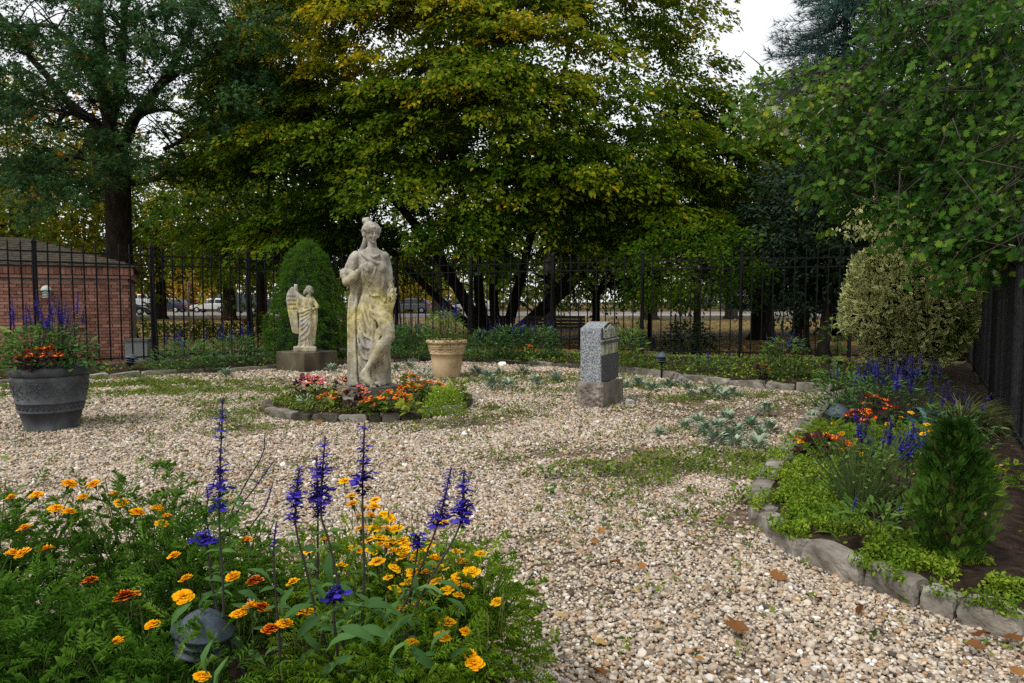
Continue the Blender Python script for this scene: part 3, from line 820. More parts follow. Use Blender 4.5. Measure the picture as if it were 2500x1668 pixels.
# ------------------------------------------------------------------ gravestone
def gravestone():
    a, b, c = on(1411, 991), on(1469, 996), on(1518, 979)
    t = thing('gravestone', 'grey granite gravestone with carved mossy panel on rough base', 'gravestone', (b.x, b.y, 0))
    e1 = (c - b).normalized()                 # along the inscribed face
    e2 = Vector((-e1.y, e1.x, 0))             # thickness, away to the left
    if e2.dot(a - b) < 0: e2 = -e2
    t.rotation_euler = (0, 0, math.atan2(e1.y, e1.x))
    W, D = .58, .3                             # local x along the face, local y = thickness
    rough = noisy('rough_hewn_granite', [(.25, (.075, .06, .05)), (.5, (.22, .19, .165)), (.75, (.42, .38, .34))], 6, .95, 1.0, 22, dist=.05)
    smooth_ = noisy('weathered_base_face', [(.3, (.1, .095, .07)), (.7, (.24, .225, .19))], 5, .9, .35, 60, dist=.006)
    gran = noisy('speckled_granite', [(.36, (.05, .058, .066)), (.5, (.2, .22, .235)), (.62, (.42, .44, .455))], 95, .6, .2, 200, detail=2, dist=.003)
    gran_d = noisy('dark_honed_granite', [(.36, (.035, .037, .04)), (.5, (.08, .083, .085)), (.64, (.15, .155, .155))], 95, .6, .1, 200, detail=2, dist=.003)
    pan = noisy('mossy_white_panel', [(.3, (.13, .13, .035)), (.45, (.3, .3, .16)), (.55, (.46, .47, .43)), (.8, (.58, .59, .57))], 5, .85, .3, 60, stretch=(3, 1, 1), dist=.005)
    # base: rough block with displaced left end
    bm = bmesh.new(); bmesh.ops.create_cube(bm, size=1)
    bmesh.ops.subdivide_edges(bm, edges=bm.edges[:], cuts=7, use_grid_fill=True)
    for v in bm.verts:
        x, y, z = v.co
        v.co = Vector((x * (W + .09), y * (D + .05), z * .36))
        if x < -.499 and abs(y) < .47 and abs(z) < .47:
            v.co.x -= .02 + .03 * random.random()
        v.co.z += .008 * math.sin(9 * x) * (z > .49)
    me = bpy.data.meshes.new('base'); bm.to_mesh(me); bm.free(); me.materials.append(smooth_); me.materials.append(rough)
    for pl in me.polygons:
        if pl.normal.x < -.6: pl.material_index = 1
    link('base', me, t, (W / 2 + .03, D / 2, .12))
    # stone body with a gently arched top, leaning a touch
    st = bpy.data.objects.new('headstone', None)
    prof = [(0, .0), (0, .665), (.05, .672), (.12, .69), (.2, .72), (.28, .735), (.36, .72), (.44, .69), (.51, .672), (.56, .665), (.56, 0)]
    n = len(prof)
    mb = MB()
    vs = [(x, 0, z) for x, z in prof] + [(x, D - .03, z) for x, z in prof]
    fs = [tuple(range(n - 1, -1, -1)), tuple(range(n, 2 * n))] + [(i, (i + 1) % n, n + (i + 1) % n, n + i) for i in range(n)]
    mb.add(vs, fs)
    body = mb.build('headstone', gran, t)
    body.location = (.04, .03, .299); body.rotation_euler = (0, R(-1.6), 0)
    # lower honed panel
    link('honed_panel', MB().box((.28, -.003, .165), (.555, .012, .325)).mesh('honed_panel', gran_d), body)
    link('name_panel', MB().box((.28, -.002, .4), (.53, .012, .13)).mesh('name_panel', pan), body)
    link('moulding', MB().box((.28, -.008, .485), (.56, .03, .032)).mesh('moulding', gran_d), body)
    link('moulding', MB().box((.28, -.006, .512), (.55, .022, .012)).mesh('moulding', pan), body)
    arch = [(.03, .525), (.03, .665), (.12, .685), (.2, .712), (.28, .724), (.36, .712), (.44, .685), (.53, .665), (.53, .525)]
    link('carved_field', MB().add([(x, -.004, z) for x, z in arch], [tuple(range(len(arch) - 1, -1, -1))]).mesh('carved_field', gran_d), body)
    tab = [(.15, .54), (.15, .65), (.19, .675), (.28, .7), (.37, .675), (.41, .65), (.41, .54)]
    m_ = len(tab)
    tv = [(x, -.005, z) for x, z in tab] + [(x, -.018, z) for x, z in tab]
    link('tablet', MB().add(tv, [tuple(range(2 * m_ - 1, m_ - 1, -1))] + [(i, (i + 1) % m_, m_ + (i + 1) % m_, m_ + i) for i in range(m_)]).mesh('tablet', pan), body)
    cut = simple('incised_line', (.1, .1, .09), .9)
    for i, x in enumerate((.2, .225, .25, .275, .3, .325, .35)):
        link('incised_stroke', MB().box((x, -.0185, .62 + .005 * (i % 2)), (.005, .003, .05)).mesh('incised_stroke', cut), body)
    link('incised_stroke', MB().box((.28, -.0185, .575), (.12, .003, .004)).mesh('incised_stroke', cut), body)
    for i in range(5):
        link('incised_stroke', MB().box((.2 + .04 * i, -.009, .41 - .012 * (i % 2)), (.022, .003, .008)).mesh('incised_stroke', cut), body)
    lf = MB()                                   # carved leaves either side of the tablet
    for s in (.09, .47):
        for k in range(14):
            lf.ball((s + random.uniform(-.035, .035), -.008, .545 + .009 * k), (.016, .01, .011), Matrix.Rotation(random.uniform(0, 3), 3, 'Y'), 6, 4)
    lf.build('carved_foliage', pan, body, True)
    return t
gravestone()
p = on(1537, 985); me = stone_mesh(.1, .07, .06, 4); me.materials.append(simple('pale_pebble_stone', (.5, .5, .49), .8))
tag(link('loose_stone', me, None, (p.x, p.y, .02), (.2, .1, .5)), 'loose pale stone lying beside the gravestone base', 'stone')
# ================================================================== STATUES
def statue_material(name, lichen):
    m, nd, ln, b = nodes_of(name)
    tc = nd.new('ShaderNodeTexCoord'); P_ = tc.outputs['Object']
    n1 = nd.new('ShaderNodeTexNoise'); n1.inputs['Scale'].default_value = 6; n1.inputs['Detail'].default_value = 9; n1.inputs['Roughness'].default_value = .65
    ln.new(P_, n1.inputs['Vector'])
    r1 = ramp(nd, [(.25, (.14, .125, .1)), (.45, (.32, .3, .265)), (.62, (.5, .48, .43)), (.8, (.64, .61, .56))]); ln.new(n1.outputs['Fac'], r1.inputs[0])
    # lichen: ochre-green growth in big patches, mostly on the robe
    n2 = nd.new('ShaderNodeTexNoise'); n2.inputs['Scale'].default_value = 2.6; n2.inputs['Detail'].default_value = 5; ln.new(P_, n2.inputs['Vector'])
    sx = nd.new('ShaderNodeSeparateXYZ'); ln.new(P_, sx.inputs[0])
    hb = ramp(nd, lichen); mr = nd.new('ShaderNodeMath'); mr.operation = 'MULTIPLY'; mr.inputs[1].default_value = .45
    ln.new(sx.outputs['Z'], mr.inputs[0]); ln.new(mr.outputs[0], hb.inputs[0])
    mu = nd.new('ShaderNodeMath'); mu.operation = 'MULTIPLY'
    mr2 = nd.new('ShaderNodeMapRange'); mr2.inputs['From Min'].default_value = .32; mr2.inputs['From Max'].default_value = .6
    ln.new(n2.outputs['Fac'], mr2.inputs['Value']); ln.new(mr2.outputs[0], mu.inputs[0]); ln.new(hb.outputs[0], mu.inputs[1])
    n3 = nd.new('ShaderNodeTexNoise'); n3.inputs['Scale'].default_value = 16; n3.inputs['Detail'].default_value = 8; ln.new(P_, n3.inputs['Vector'])
    r3 = ramp(nd, [(.3, (.2, .15, .045)), (.55, (.52, .45, .17)), (.75, (.68, .64, .36))]); ln.new(n3.outputs['Fac'], r3.inputs[0])
    mx = nd.new('ShaderNodeMix'); mx.data_type = 'RGBA'
    ln.new(mu.outputs[0], mx.inputs[0]); ln.new(r1.outputs[0], mx.inputs[6]); ln.new(r3.outputs[0], mx.inputs[7])
    # grime specks
    n4 = nd.new('ShaderNodeTexNoise'); n4.inputs['Scale'].default_value = 75; n4.inputs['Detail'].default_value = 4; ln.new(P_, n4.inputs['Vector'])
    r4 = ramp(nd, [(.36, (.35, .33, .3)), (.5, (1, 1, 1))]); ln.new(n4.outputs['Fac'], r4.inputs[0])
    m2 = nd.new('ShaderNodeMix'); m2.data_type = 'RGBA'; m2.blend_type = 'MULTIPLY'; m2.inputs[0].default_value = .45
    ln.new(mx.outputs[2], m2.inputs[6]); ln.new(r4.outputs[0], m2.inputs[7])
    # old rain streaks
    mp = nd.new('ShaderNodeMapping'); mp.inputs['Scale'].default_value = (14, 14, 1.6); ln.new(P_, mp.inputs[0])
    n6 = nd.new('ShaderNodeTexNoise'); n6.inputs['Scale'].default_value = 1.0; n6.inputs['Detail'].default_value = 6; ln.new(mp.outputs[0], n6.inputs['Vector'])
    r6 = ramp(nd, [(.34, (.4, .38, .34)), (.52, (1, 1, 1))]); ln.new(n6.outputs['Fac'], r6.inputs[0])
    m3 = nd.new('ShaderNodeMix'); m3.data_type = 'RGBA'; m3.blend_type = 'MULTIPLY'; m3.inputs[0].default_value = .45
    ln.new(m2.outputs[2], m3.inputs[6]); ln.new(r6.outputs[0], m3.inputs[7])
    ln.new(m3.outputs[2], b.inputs['Base Color'])
    b.inputs['Roughness'].default_value = .9; b.inputs['Specular IOR Level'].default_value = .2
    bp = nd.new('ShaderNodeBump'); bp.inputs['Strength'].default_value = .5; bp.inputs['Distance'].default_value = .006
    n5 = nd.new('ShaderNodeTexNoise'); n5.inputs['Scale'].default_value = 90; n5.inputs['Detail'].default_value = 6; ln.new(P_, n5.inputs['Vector'])
    ln.new(n5.outputs['Fac'], bp.inputs['Height']); ln.new(bp.outputs[0], b.inputs['Normal'])
    return m
M['stat'] = statue_material('weathered_limestone', [(.0, (.25,) * 3), (.12, (.5,) * 3), (.2, (.85,) * 3), (.48, (.95,) * 3), (.58, (.5,) * 3), (.66, (.08,) * 3), (1, (.0,) * 3)])
M['stat2'] = statue_material('lichened_limestone', [(0, (.3,) * 3), (.2, (.75,) * 3), (.4, (.85,) * 3), (.5, (.3,) * 3), (.53, (.1,) * 3), (1, (.1,) * 3)])
def carve(o, voxel, smooth=4, disp=.004, dscale=.05):
    rm = o.modifiers.new('carve', 'REMESH'); rm.mode = 'VOXEL'; rm.voxel_size = voxel; rm.use_smooth_shade = True
    sm = o.modifiers.new('worn', 'SMOOTH'); sm.iterations = smooth; sm.factor = .5
    if disp:
        tx = bpy.data.textures.new('pitting', 'CLOUDS'); tx.noise_scale = dscale; tx.noise_depth = 3
        dp = o.modifiers.new('pits', 'DISPLACE'); dp.texture = tx; dp.strength = disp; dp.mid_level = .5
    return o

def goddess():
    base = Vector((-1.765, 8.3, .27))
    t = thing('goddess_statue', 'tall weathered stone statue of a robed woman with crossed bare leg', 'statue', base)
    K = .00182
    def Z(zx, zy, y): return Vector(((zx - 745) * K, y, (1200 - zy) * K))   # from the enlarged photograph
    mb = MB()
    secs = [(1.68, .075, 0, .06, .06), (1.65, .073, .005, .1, .075), (1.62, .072, .01, .165, .095), (1.57, .073, .012, .205, .115), (1.45, .085, .005, .19, .128), (1.36, .095, 0, .172, .128), (1.25, .09, 0, .15, .112),
            (1.14, .085, 0, .152, .112), (1.02, .083, 0, .18, .135), (.92, .08, 0, .205, .152), (.82, .078, 0, .215, .162), (.7, .07, .0, .205, .162), (.58, .05, .0, .185, .16), (.45, .035, .01, .168, .155), (.32, .03, .015, .16, .152), (.18, .03, .02, .16, .155), (.06, .03, .02, .165, .16), (.0, .03, .02, .165, .16)]
    def fold(th, z):
        a = .11 * min(1, max(0, (1.15 - z) / .55))
        return 1 + a * (math.sin(9 * th + 2.4 * z) + .6 * math.sin(14 * th - 3 * z + 1))
    zs = [s[0] for s in secs][::-1]
    dense = []
    for z in np.linspace(1.68, 0, 76):
        dense.append((z,) + tuple(float(np.interp(z, zs, [s[k] for s in secs][::-1])) for k in range(1, 5)))
    mb.loft(dense, 64, fold)
    def front(x, z):
        cx, cy_, rx, ry = (float(np.interp(z, zs, [s[k] for s in secs][::-1])) for k in range(1, 5))
        q = max(-1, min(1, (x - cx) / rx))
        return cy_ - ry * math.sqrt(max(0, 1 - q * q))
    def ridge(pts, r, proud=.014):
        r *= 1.1
        P_ = [Vector(((a - 745) * K, 0, (1200 - b_) * K)) for a, b_ in pts]
        P_ = catmull(P_, 6)
        for q in P_: q.y = front(q.x, q.z) - proud
        rr = [r * (.45 + .55 * math.sin(math.pi * i / (len(P_) - 1))) for i in range(len(P_))]
        mb.tube(P_, rr, 8)
    # gown: neckline swags, belly swags, long hanging folds, catenaries over the weight-bearing leg
    for pts, r in (([(712, 312), (750, 345), (800, 372), (850, 388), (872, 382)], .022), ([(725, 305), (775, 335), (820, 345), (858, 322)], .017), ([(838, 300), (866, 340), (885, 395), (890, 440)], .02),
                   ([(720, 395), (735, 450), (770, 500), (800, 505)], .014), ([(830, 410), (815, 450), (790, 500), (770, 540)], .014), ([(880, 430), (872, 500), (862, 560)], .014),
                   ([(765, 600), (790, 650), (830, 680), (870, 655), (885, 610)], .018), ([(770, 640), (800, 700), (835, 715), (875, 690)], .017), ([(780, 690), (810, 745), (850, 750), (890, 715)], .017), ([(770, 560), (800, 600), (850, 600)], .012),
                   ([(715, 600), (735, 690), (770, 790), (805, 850), (815, 900)], .022), ([(690, 660), (705, 760), (740, 850), (790, 885)], .02), ([(685, 760), (705, 850), (745, 930), (785, 945)], .02), ([(682, 860), (705, 950), (740, 1010), (775, 1020)], .018), ([(682, 960), (700, 1040), (735, 1085)], .016),
                   ([(808, 760), (806, 850), (795, 950), (775, 1060)], .024), ([(822, 770), (826, 860), (815, 930)], .018), ([(672, 640), (664, 800), (668, 960), (676, 1120)], .02), ([(700, 1000), (698, 1080), (705, 1180)], .018), ([(735, 560), (725, 640), (722, 700)], .012),
                   ([(848, 720), (868, 760), (900, 760)], .015), ([(840, 760), (865, 800), (890, 790)], .015)):
        ridge(pts, r)
    # cloth lying over the raised thigh
    mb.tube([Z(860, 690, -.1), Z(895, 760, -.17), Z(925, 850, -.22)], [.12, .105, .078], 14)
    for pts in (((905, 735), (880, 810), (845, 880), (790, 965)), ((890, 760), (855, 840), (820, 900), (775, 985)), ((868, 770), (835, 850), (800, 930))):
        mb.tube(catmull([Z(a, b_, -.215 + .0004 * (935 - a)) for a, b_ in pts], 5), .018, 8)
    # bare crossing leg: knee, calf, ankle, heel, foot with toes
    kn, an = Z(922, 872, -.22), Z(756, 1092, -.2)
    def L(t_, off): return kn.lerp(an, t_) + Vector(off)
    mb.tube([Z(905, 800, -.2), kn, L(.12, (-.004, 0, -.004)), L(.32, (-.012, .012, -.012)), L(.55, (-.004, .008, -.006)), L(.8, (0, 0, 0)), an], [.085, .083, .074, .078, .064, .048, .042], 16)
    mb.ball(Z(930, 868, -.25), (.055, .05, .06))
    mb.tube([Z(752, 1085, -.2), Z(728, 1128, -.2), Z(722, 1140, -.2)], [.042, .045, .04], 12)
    mb.tube([Z(724, 1136, -.2), Z(752, 1145, -.215), Z(785, 1165, -.235), Z(806, 1184, -.25)], [.04, .046, .042, .03], 12, flat=.9)
    mb.tube([an, Z(770, 1140, -.22), Z(795, 1172, -.24)], [.042, .042, .03], 12)
    for i, (dx, dy) in enumerate(((0, 0), (-.006, -.02), (-.014, -.038), (-.022, -.054), (-.032, -.068))):
        q = Z(812, 1187, -.225) + Vector((dx, dy + .0, 0))
        mb.tube([q, q + Vector((.02, -.004, -.012)), q + Vector((.036 - .004 * i, -.006, -.022))], [.014 - .001 * i, .0135 - .001 * i, .011 - .001 * i], 8)
    # the standing foot behind, under a curl of hem
    mb.ball(Z(818, 1178, -.09), (.075, .1, .035)); mb.tube([Z(845, 1190, -.15), Z(852, 1192, -.17)], .014, 8)
    mb.tube(catmull([Z(775, 1150, -.05), Z(805, 1140, -.1), Z(838, 1158, -.12), Z(845, 1180, -.1)], 5), .022, 8)
    # hem falling behind the leg
    mb.tube(catmull([Z(845, 960, .02), Z(852, 1010, .0), Z(868, 1062, -.01), Z(848, 1120, .0), Z(835, 1190, .02)], 5), lerp_list([.06, .055, .05, .06, .075], 21), 12)
    for pts in (((835, 990), (838, 1060), (825, 1150)), ((812, 1010), (818, 1090), (806, 1150))): mb.tube(catmull([Z(a, b_, -.09) for a, b_ in pts], 5), .017, 8)
    # breasts, shoulders, neck
    mb.ball(Z(785, 412, -.105), (.07, .062, .072)); mb.ball(Z(868, 415, -.075), (.066, .06, .07))
    mb.ball(Z(672, 345, .005), (.082, .085, .08)); mb.ball(Z(868, 345, .02), (.075, .085, .075))
    mb.tube([Z(786, 335, .02), Z(788, 290, .0), Z(788, 245, -.015)], [.09, .062, .058], 14)
    # bent right arm with the hand at the breast
    mb.tube(catmull([Z(668, 345, 0), Z(638, 410, -.02), Z(612, 470, -.04), Z(600, 505, -.055)], 4), lerp_list([.082, .083, .07, .058], 13), 14)
    mb.tube(catmull([Z(598, 508, -.055), Z(640, 500, -.12), Z(690, 462, -.165), Z(716, 436, -.185)], 4), lerp_list([.056, .06, .048, .034], 13), 14)
    mb.ball(Z(736, 418, -.195), (.05, .026, .042), Matrix.Rotation(R(-40), 3, 'Y'))
    for i in range(4):
        a = Z(752 + 3 * i, 396 + 12 * i, -.205)
        mb.tube([a, a + Vector((.028, -.012, .004 - .004 * i)), a + Vector((.045, .004, -.014 - .004 * i))], [.0125, .012, .0105], 8)
    q = Z(738, 440, -.205); mb.tube([q, q + Vector((.012, -.01, -.03)), q + Vector((.022, -.004, -.055))], [.014, .0125, .011], 8)
    # sleeve gathered at the elbow
    for k, (dz, r) in enumerate(((0, .036), (-.03, .03), (.028, .028))):
        mb.tube(catmull([Z(565, 452, .02) + Vector((0, 0, dz)), Z(585, 450, -.05) + Vector((0, 0, dz)), Z(630, 448, -.1) + Vector((0, 0, dz * .7)), Z(675, 455, -.11) + Vector((0, 0, dz * .3))], 4), lerp_list([r, r, r * .9, r * .6], 13), 10)
    mb.tube([Z(570, 455, .02), Z(620, 480, .09), Z(680, 520, .1)], [.045, .06, .07], 10)
    # left arm hanging behind, hand at the hip
    mb.tube(catmull([Z(872, 350, .03), Z(888, 440, .06), Z(896, 520, .06), Z(900, 600, .03), Z(908, 670, -.02)], 4), lerp_list([.07, .068, .056, .05, .034], 17), 12)
    mb.ball(Z(912, 690, -.035), (.032, .035, .042))
    for i in range(4): q = Z(905 + 4 * i, 700, -.05 + .012 * i); mb.tube([q, q + Vector((.004, -.012, -.022)), q + Vector((-.004, -.012, -.04))], [.011, .0105, .009], 7)
    # head: turned to her left, chin lowered
    yaw = R(33); f = Vector((math.sin(yaw), -math.cos(yaw), -.1)).normalized(); s_ = Vector((math.cos(yaw), math.sin(yaw), 0)); up = s_.cross(f) * -1
    if up.z < 0: up = -up
    H = Z(787, 188, -.03)
    rotm = Matrix((s_, -f, up)).transposed()
    def hp(a, b_, c): return H + s_ * a + f * b_ + up * c
    mb.ball(hp(0, -.012, 0), (.086, .096, .12), rotm, 20, 14)
    mb.tube([hp(0, .02, -.05), hp(0, .065, -.095)], [.066, .034], 14)                       # jaw
    mb.ball(hp(0, .083, -.105), (.026, .022, .02), rotm)                                       # chin
    mb.tube([hp(0, .093, .022), hp(0, .108, -.005), hp(0, .119, -.03), hp(0, .1, -.037)], [.011, .012, .0155, .012], 10)   # nose
    mb.tube([hp(-.058, .068, .03), hp(-.03, .094, .036), hp(0, .096, .03), hp(.03, .094, .036), hp(.058, .068, .03)], .0125, 8)   # brow
    for s in (-1, 1):
        mb.ball(hp(s * .036, .074, -.032), (.028, .024, .026), rotm)                           # cheek
        mb.ball(hp(s * .033, .083, .009), (.016, .011, .009), rotm)                            # eye
    mb.tube([hp(-.024, .088, -.062), hp(0, .101, -.058), hp(.024, .088, -.062)], .0085, 8)
    mb.tube([hp(-.02, .087, -.073), hp(0, .098, -.074), hp(.02, .087, -.073)], .009, 8)
    # hair: waved cap, curls at the brow, bun, falling lock
    mb.ball(hp(0, -.03, .038), (.108, .108, .102), rotm, 20, 14)
    rr = random.Random(5)
    for k in range(64):
        th = math.pi * 2 * k / 64
        for ring, (rz_, rf) in enumerate(((.03, .1), (.062, .085), (.09, .05))):
            a, b_ = math.cos(th) * .1, math.sin(th) * .104
            if b_ > .06 and ring == 0 and abs(a) < .062: continue
            sc = (1.1, 1.0, .72)[ring]
            mb.ball(hp(a * sc, b_ * sc - .018, rz_ + .012 * math.sin(5 * th) + rr.uniform(-.008, .008)), rr.uniform(.014, .024), None, 8, 6)
    for c, r in ((Z(738, 104, .0), .04), (Z(757, 100, -.01), .036), (Z(745, 118, .01), .042)): mb.ball(c, r)
    for k in range(14): mb.ball(Z(746 + rr.uniform(-22, 22), 102 + rr.uniform(-12, 14), rr.uniform(-.04, .03)), .015, None, 8, 6)
    for s in (-1, 1): mb.ball(hp(s * .092, -.02, .0), (.028, .045, .06), rotm)
    mb.tube(catmull([Z(738, 205, .05), Z(727, 240, .06), Z(714, 275, .05), Z(700, 305, .02), Z(684, 335, -.03)], 4), lerp_list([.032, .034, .033, .03, .024], 17), 10)
    for k_, v_ in enumerate(mb.v):
        mb.v[k_] = (.08 + (v_[0] - .08) * .92, v_[1], v_[2])
    o = mb.build('figure', M['stat'], t, True); carve(o, .0085, 1, .004, .03)
    # cloak hanging down her right side and back
    mb = MB()
    cs = [(1.6, -.06, .07, .12, .06), (1.5, -.1, .085, .13, .075), (1.3, -.1, .09, .12, .085), (1.12, -.135, .08, .075, .1), (.95, -.15, .06, .072, .115), (.75, -.152, .05, .07, .12), (.5, -.15, .04, .078, .125), (.3, -.152, .035, .085, .13), (.12, -.15, .03, .09, .135), (0, -.145, .03, .098, .145)]
    zs2 = [s[0] for s in cs][::-1]
    dn = [(z,) + tuple(float(np.interp(z, zs2, [s[k] for s in cs][::-1])) for k in range(1, 5)) for z in np.linspace(1.6, 0, 50)]
    mb.loft(dn, 48, lambda th, z: 1 + .2 * min(1, 1.7 - z) * math.sin(5 * th + 1.5 * math.sin(2 * z)) + .1 * math.sin(9 * th + z))
    mb.loft([(1.5, .06, .12, .19, .05), (1.1, .04, .14, .2, .055), (.6, .02, .15, .22, .06), (.0, .02, .16, .23, .07)], 40, lambda th, z: 1 + .09 * math.sin(8 * th + z))
    for x0, x1 in ((-.195, -.2), (-.11, -.13), (-.155, -.165)):
        mb.tube(catmull([(x0, -.035, 1.1), (x0 - .01, -.05, .8), (x1, -.07, .45), (x1 + .005, -.1, .12), (x1 + .03, -.115, .01)], 6), lerp_list([.014, .024, .025, .032, .024], 25), 8)
    carve(mb.build('cloak', M['stat'], t, True), .01, 1, .005, .04)
    # sheaf of wheat at her left hip
    mb = MB()
    top = Z(905, 520, .02)
    mb.tube(catmull([Z(893, 490, .05), Z(912, 560, .03), Z(918, 630, 0), Z(908, 700, -.03), Z(918, 740, -.03)], 4), lerp_list([.025, .042, .04, .025, .014], 17), 10)
    for k in range(22):
        a = Z(900 + rr.uniform(-8, 26), 505 + 6.5 * k * rr.uniform(.8, 1.1), .02 - .003 * k)
        mb.ball(a + Vector((0, -.03, 0)), (.013, .013, .034), Matrix.Rotation(R(rr.uniform(5, 40)), 3, 'Y'), 8, 6)
    for k in range(6): mb.ball(Z(930 + rr.uniform(-8, 12), 560 + 13 * k, -.01), (.012, .013, .036), Matrix.Rotation(R(35), 3, 'Y'), 8, 6)
    carve(mb.build('wheat_sheaf', M['stat'], t, True), .007, 1, .003, .02)
    # plinth: two worn slabs, a thing of its own
    pb = on(904, 992, .06)
    tp = thing('stone_plinth', 'two stacked worn slabs under the tall statue in the ring bed', 'plinth', (-1.74, 8.36, 0), R(50))
    ps = noisy('layered_weathered_stone', [(.25, (.06, .055, .04)), (.5, (.17, .155, .12)), (.75, (.3, .28, .235))], 5, .95, .9, 14, stretch=(1, 1, 9), dist=.03)
    for nm, s, z0, h in (('lower_slab', .86, .0, .155), ('upper_slab', .6, .157, .113)):
        bm = bmesh.new(); bmesh.ops.create_cube(bm, size=1)
        bmesh.ops.subdivide_edges(bm, edges=bm.edges[:], cuts=9, use_grid_fill=True)
        for v in bm.verts:
            x, y, z = v.co
            k = 1 + random.uniform(-.012, .006) - .03 * (abs(4 * x * y) ** 4) - .012 * math.sin(30 * z) * (max(abs(x), abs(y)) > .49)
            v.co = Vector((x * s * k, y * s * k, (z + .5) * h + z0 - (.012 * random.random() if z > .49 else 0)))
        me = bpy.data.meshes.new(nm); bm.to_mesh(me); bm.free(); me.materials.append(ps)
        link(nm, me, tp)
goddess()

def angel():
    K = .001214
    c = at(744, 859.6, 12.75); base = Vector((c.x, 12.75, .36))
    t = thing('angel_statue', 'small mossy stone angel with one wing and broken raised arm', 'statue', base)
    def Z(zx, zy, y): return Vector(((zx - 400) * K, y, (1190 - zy) * K))
    mb = MB()
    secs = [(1.0, .075, 0, .06, .05), (.97, .07, 0, .115, .07), (.9, .065, 0, .115, .085), (.82, .06, 0, .11, .085), (.76, .05, 0, .125, .095), (.62, .062, 0, .15, .115), (.5, .06, 0, .148, .12), (.35, .045, 0, .14, .12), (.2, .035, 0, .14, .125), (.08, .03, 0, .15, .135), (.05, .03, 0, .15, .135)]
    zs = [s[0] for s in secs][::-1]
    dn = [(z,) + tuple(float(np.interp(z, zs, [s[k] for s in secs][::-1])) for k in range(1, 5)) for z in np.linspace(1.0, .05, 50)]
    mb.loft(dn, 48, lambda th, z: 1 + .05 * (z < .75) * math.sin(8 * th + 4 * z) + .03 * (z < .6) * math.sin(15 * th))
    def ridge(pts, r):
        P_ = catmull([Vector(((a - 400) * K, 0, (1190 - b_) * K)) for a, b_ in pts], 5)
        for q in P_:
            cx, cy_, rx, ry = (float(np.interp(q.z, zs, [s[k] for s in secs][::-1])) for k in range(1, 5))
            w = max(-1, min(1, (q.x - cx) / rx)); q.y = cy_ - ry * math.sqrt(max(0, 1 - w * w)) - .004
        mb.tube(P_, [r * (.5 + .5 * math.sin(math.pi * i / (len(P_) - 1))) for i in range(len(P_))], 7)
    for pts, r in (([(310, 560), (380, 590), (470, 555), (560, 510)], .022), ([(320, 640), (400, 640), (490, 590), (570, 530)], .016), ([(325, 720), (400, 700), (490, 640), (560, 560)], .016), ([(320, 800), (400, 770), (480, 690), (540, 590)], .016), ([(320, 870), (390, 840), (470, 760), (520, 640)], .015),
                   ([(330, 960), (400, 920), (470, 840), (510, 720)], .016), ([(330, 1040), (410, 1000), (480, 930), (510, 820)], .015), ([(500, 600), (520, 750), (500, 900), (470, 1050)], .015), ([(540, 560), (560, 700), (545, 850)], .014), ([(430, 500), (480, 515), (540, 490)], .012), ([(380, 420), (400, 490), (440, 520)], .012),
                   ([(350, 1060), (360, 1130)], .014), ([(430, 1030), (440, 1130)], .014), ([(490, 1000), (495, 1110)], .014)): ridge(pts, r)
    mb.tube([Z(470, 380, 0), Z(480, 320, -.01)], [.05, .042], 10)
    yaw = R(35); f = Vector((math.sin(yaw), -math.cos(yaw), -.25)).normalized(); s_ = Vector((math.cos(yaw), math.sin(yaw), 0)); up = f.cross(s_) * -1
    if up.z < 0: up = -up
    rotm = Matrix((s_, -f, up)).transposed(); H = Z(490, 250, -.02)
    def hp(a, b_, c_): return H + s_ * a + f * b_ + up * c_
    mb.ball(H, (.055, .064, .075), rotm); mb.ball(hp(0, -.012, .022), (.066, .07, .064), rotm)
    mb.tube([hp(0, .06, .01), hp(0, .076, -.018)], .01, 8); mb.ball(hp(0, .05, -.06), .022); mb.tube([hp(-.035, .05, .02), hp(0, .062, .02), hp(.035, .05, .02)], .009, 8)
    for s in (-1, 1): mb.ball(hp(s * .025, .045, -.02), .02); mb.ball(hp(s * .062, -.01, -.03), (.025, .03, .05), rotm)
    mb.tube([Z(425, 260, .02), Z(405, 320, .01)], [.036, .022], 8)
    # raised arm, broken off above the wrist; other arm to the hip
    mb.tube(catmull([Z(400, 400, 0), Z(345, 365, 0), Z(305, 320, -.01), Z(285, 270, -.01), Z(285, 160, -.01)], 4), lerp_list([.06, .058, .05, .042, .032], 17), 10)
    mb.tube([Z(330, 380, 0), Z(320, 520, 0), Z(335, 600, 0)], [.05, .045, .03], 10)
    mb.tube(catmull([Z(510, 370, .01), Z(565, 440, .01), Z(610, 505, -.02), Z(598, 535, -.08)], 4), lerp_list([.045, .04, .036, .028], 13), 10)
    mb.ball(Z(575, 530, -.1), (.035, .025, .022))
    for i in range(4): q = Z(560 + 9 * i, 535, -.115); mb.tube([q, q + Vector((0, -.008, -.022))], .008, 6)
    mb.tube(catmull([Z(590, 540, -.03), Z(590, 700, -.03), Z(560, 900, -.02), Z(540, 1080, -.02)], 4), lerp_list([.03, .035, .032, .035], 13), 8)
    carve(mb.build('figure', M['stat2'], t, True), .0095, 2, .005, .03)
    # wing with feather rows
    mb = MB()
    out = [(250, 225), (212, 208), (180, 232), (145, 285), (122, 350), (118, 430), (125, 520), (145, 620), (168, 740), (195, 850), (215, 900), (230, 922), (300, 928), (302, 850), (288, 740), (282, 620), (296, 540), (300, 440), (285, 330)]
    n = len(out)
    vs = [Z(a, b_, .05) for a, b_ in out] + [Z(a, b_, .13) for a, b_ in out]
    mb.add(vs, [tuple(range(n - 1, -1, -1)), tuple(range(n, 2 * n))] + [(i, (i + 1) % n, n + (i + 1) % n, n + i) for i in range(n)])
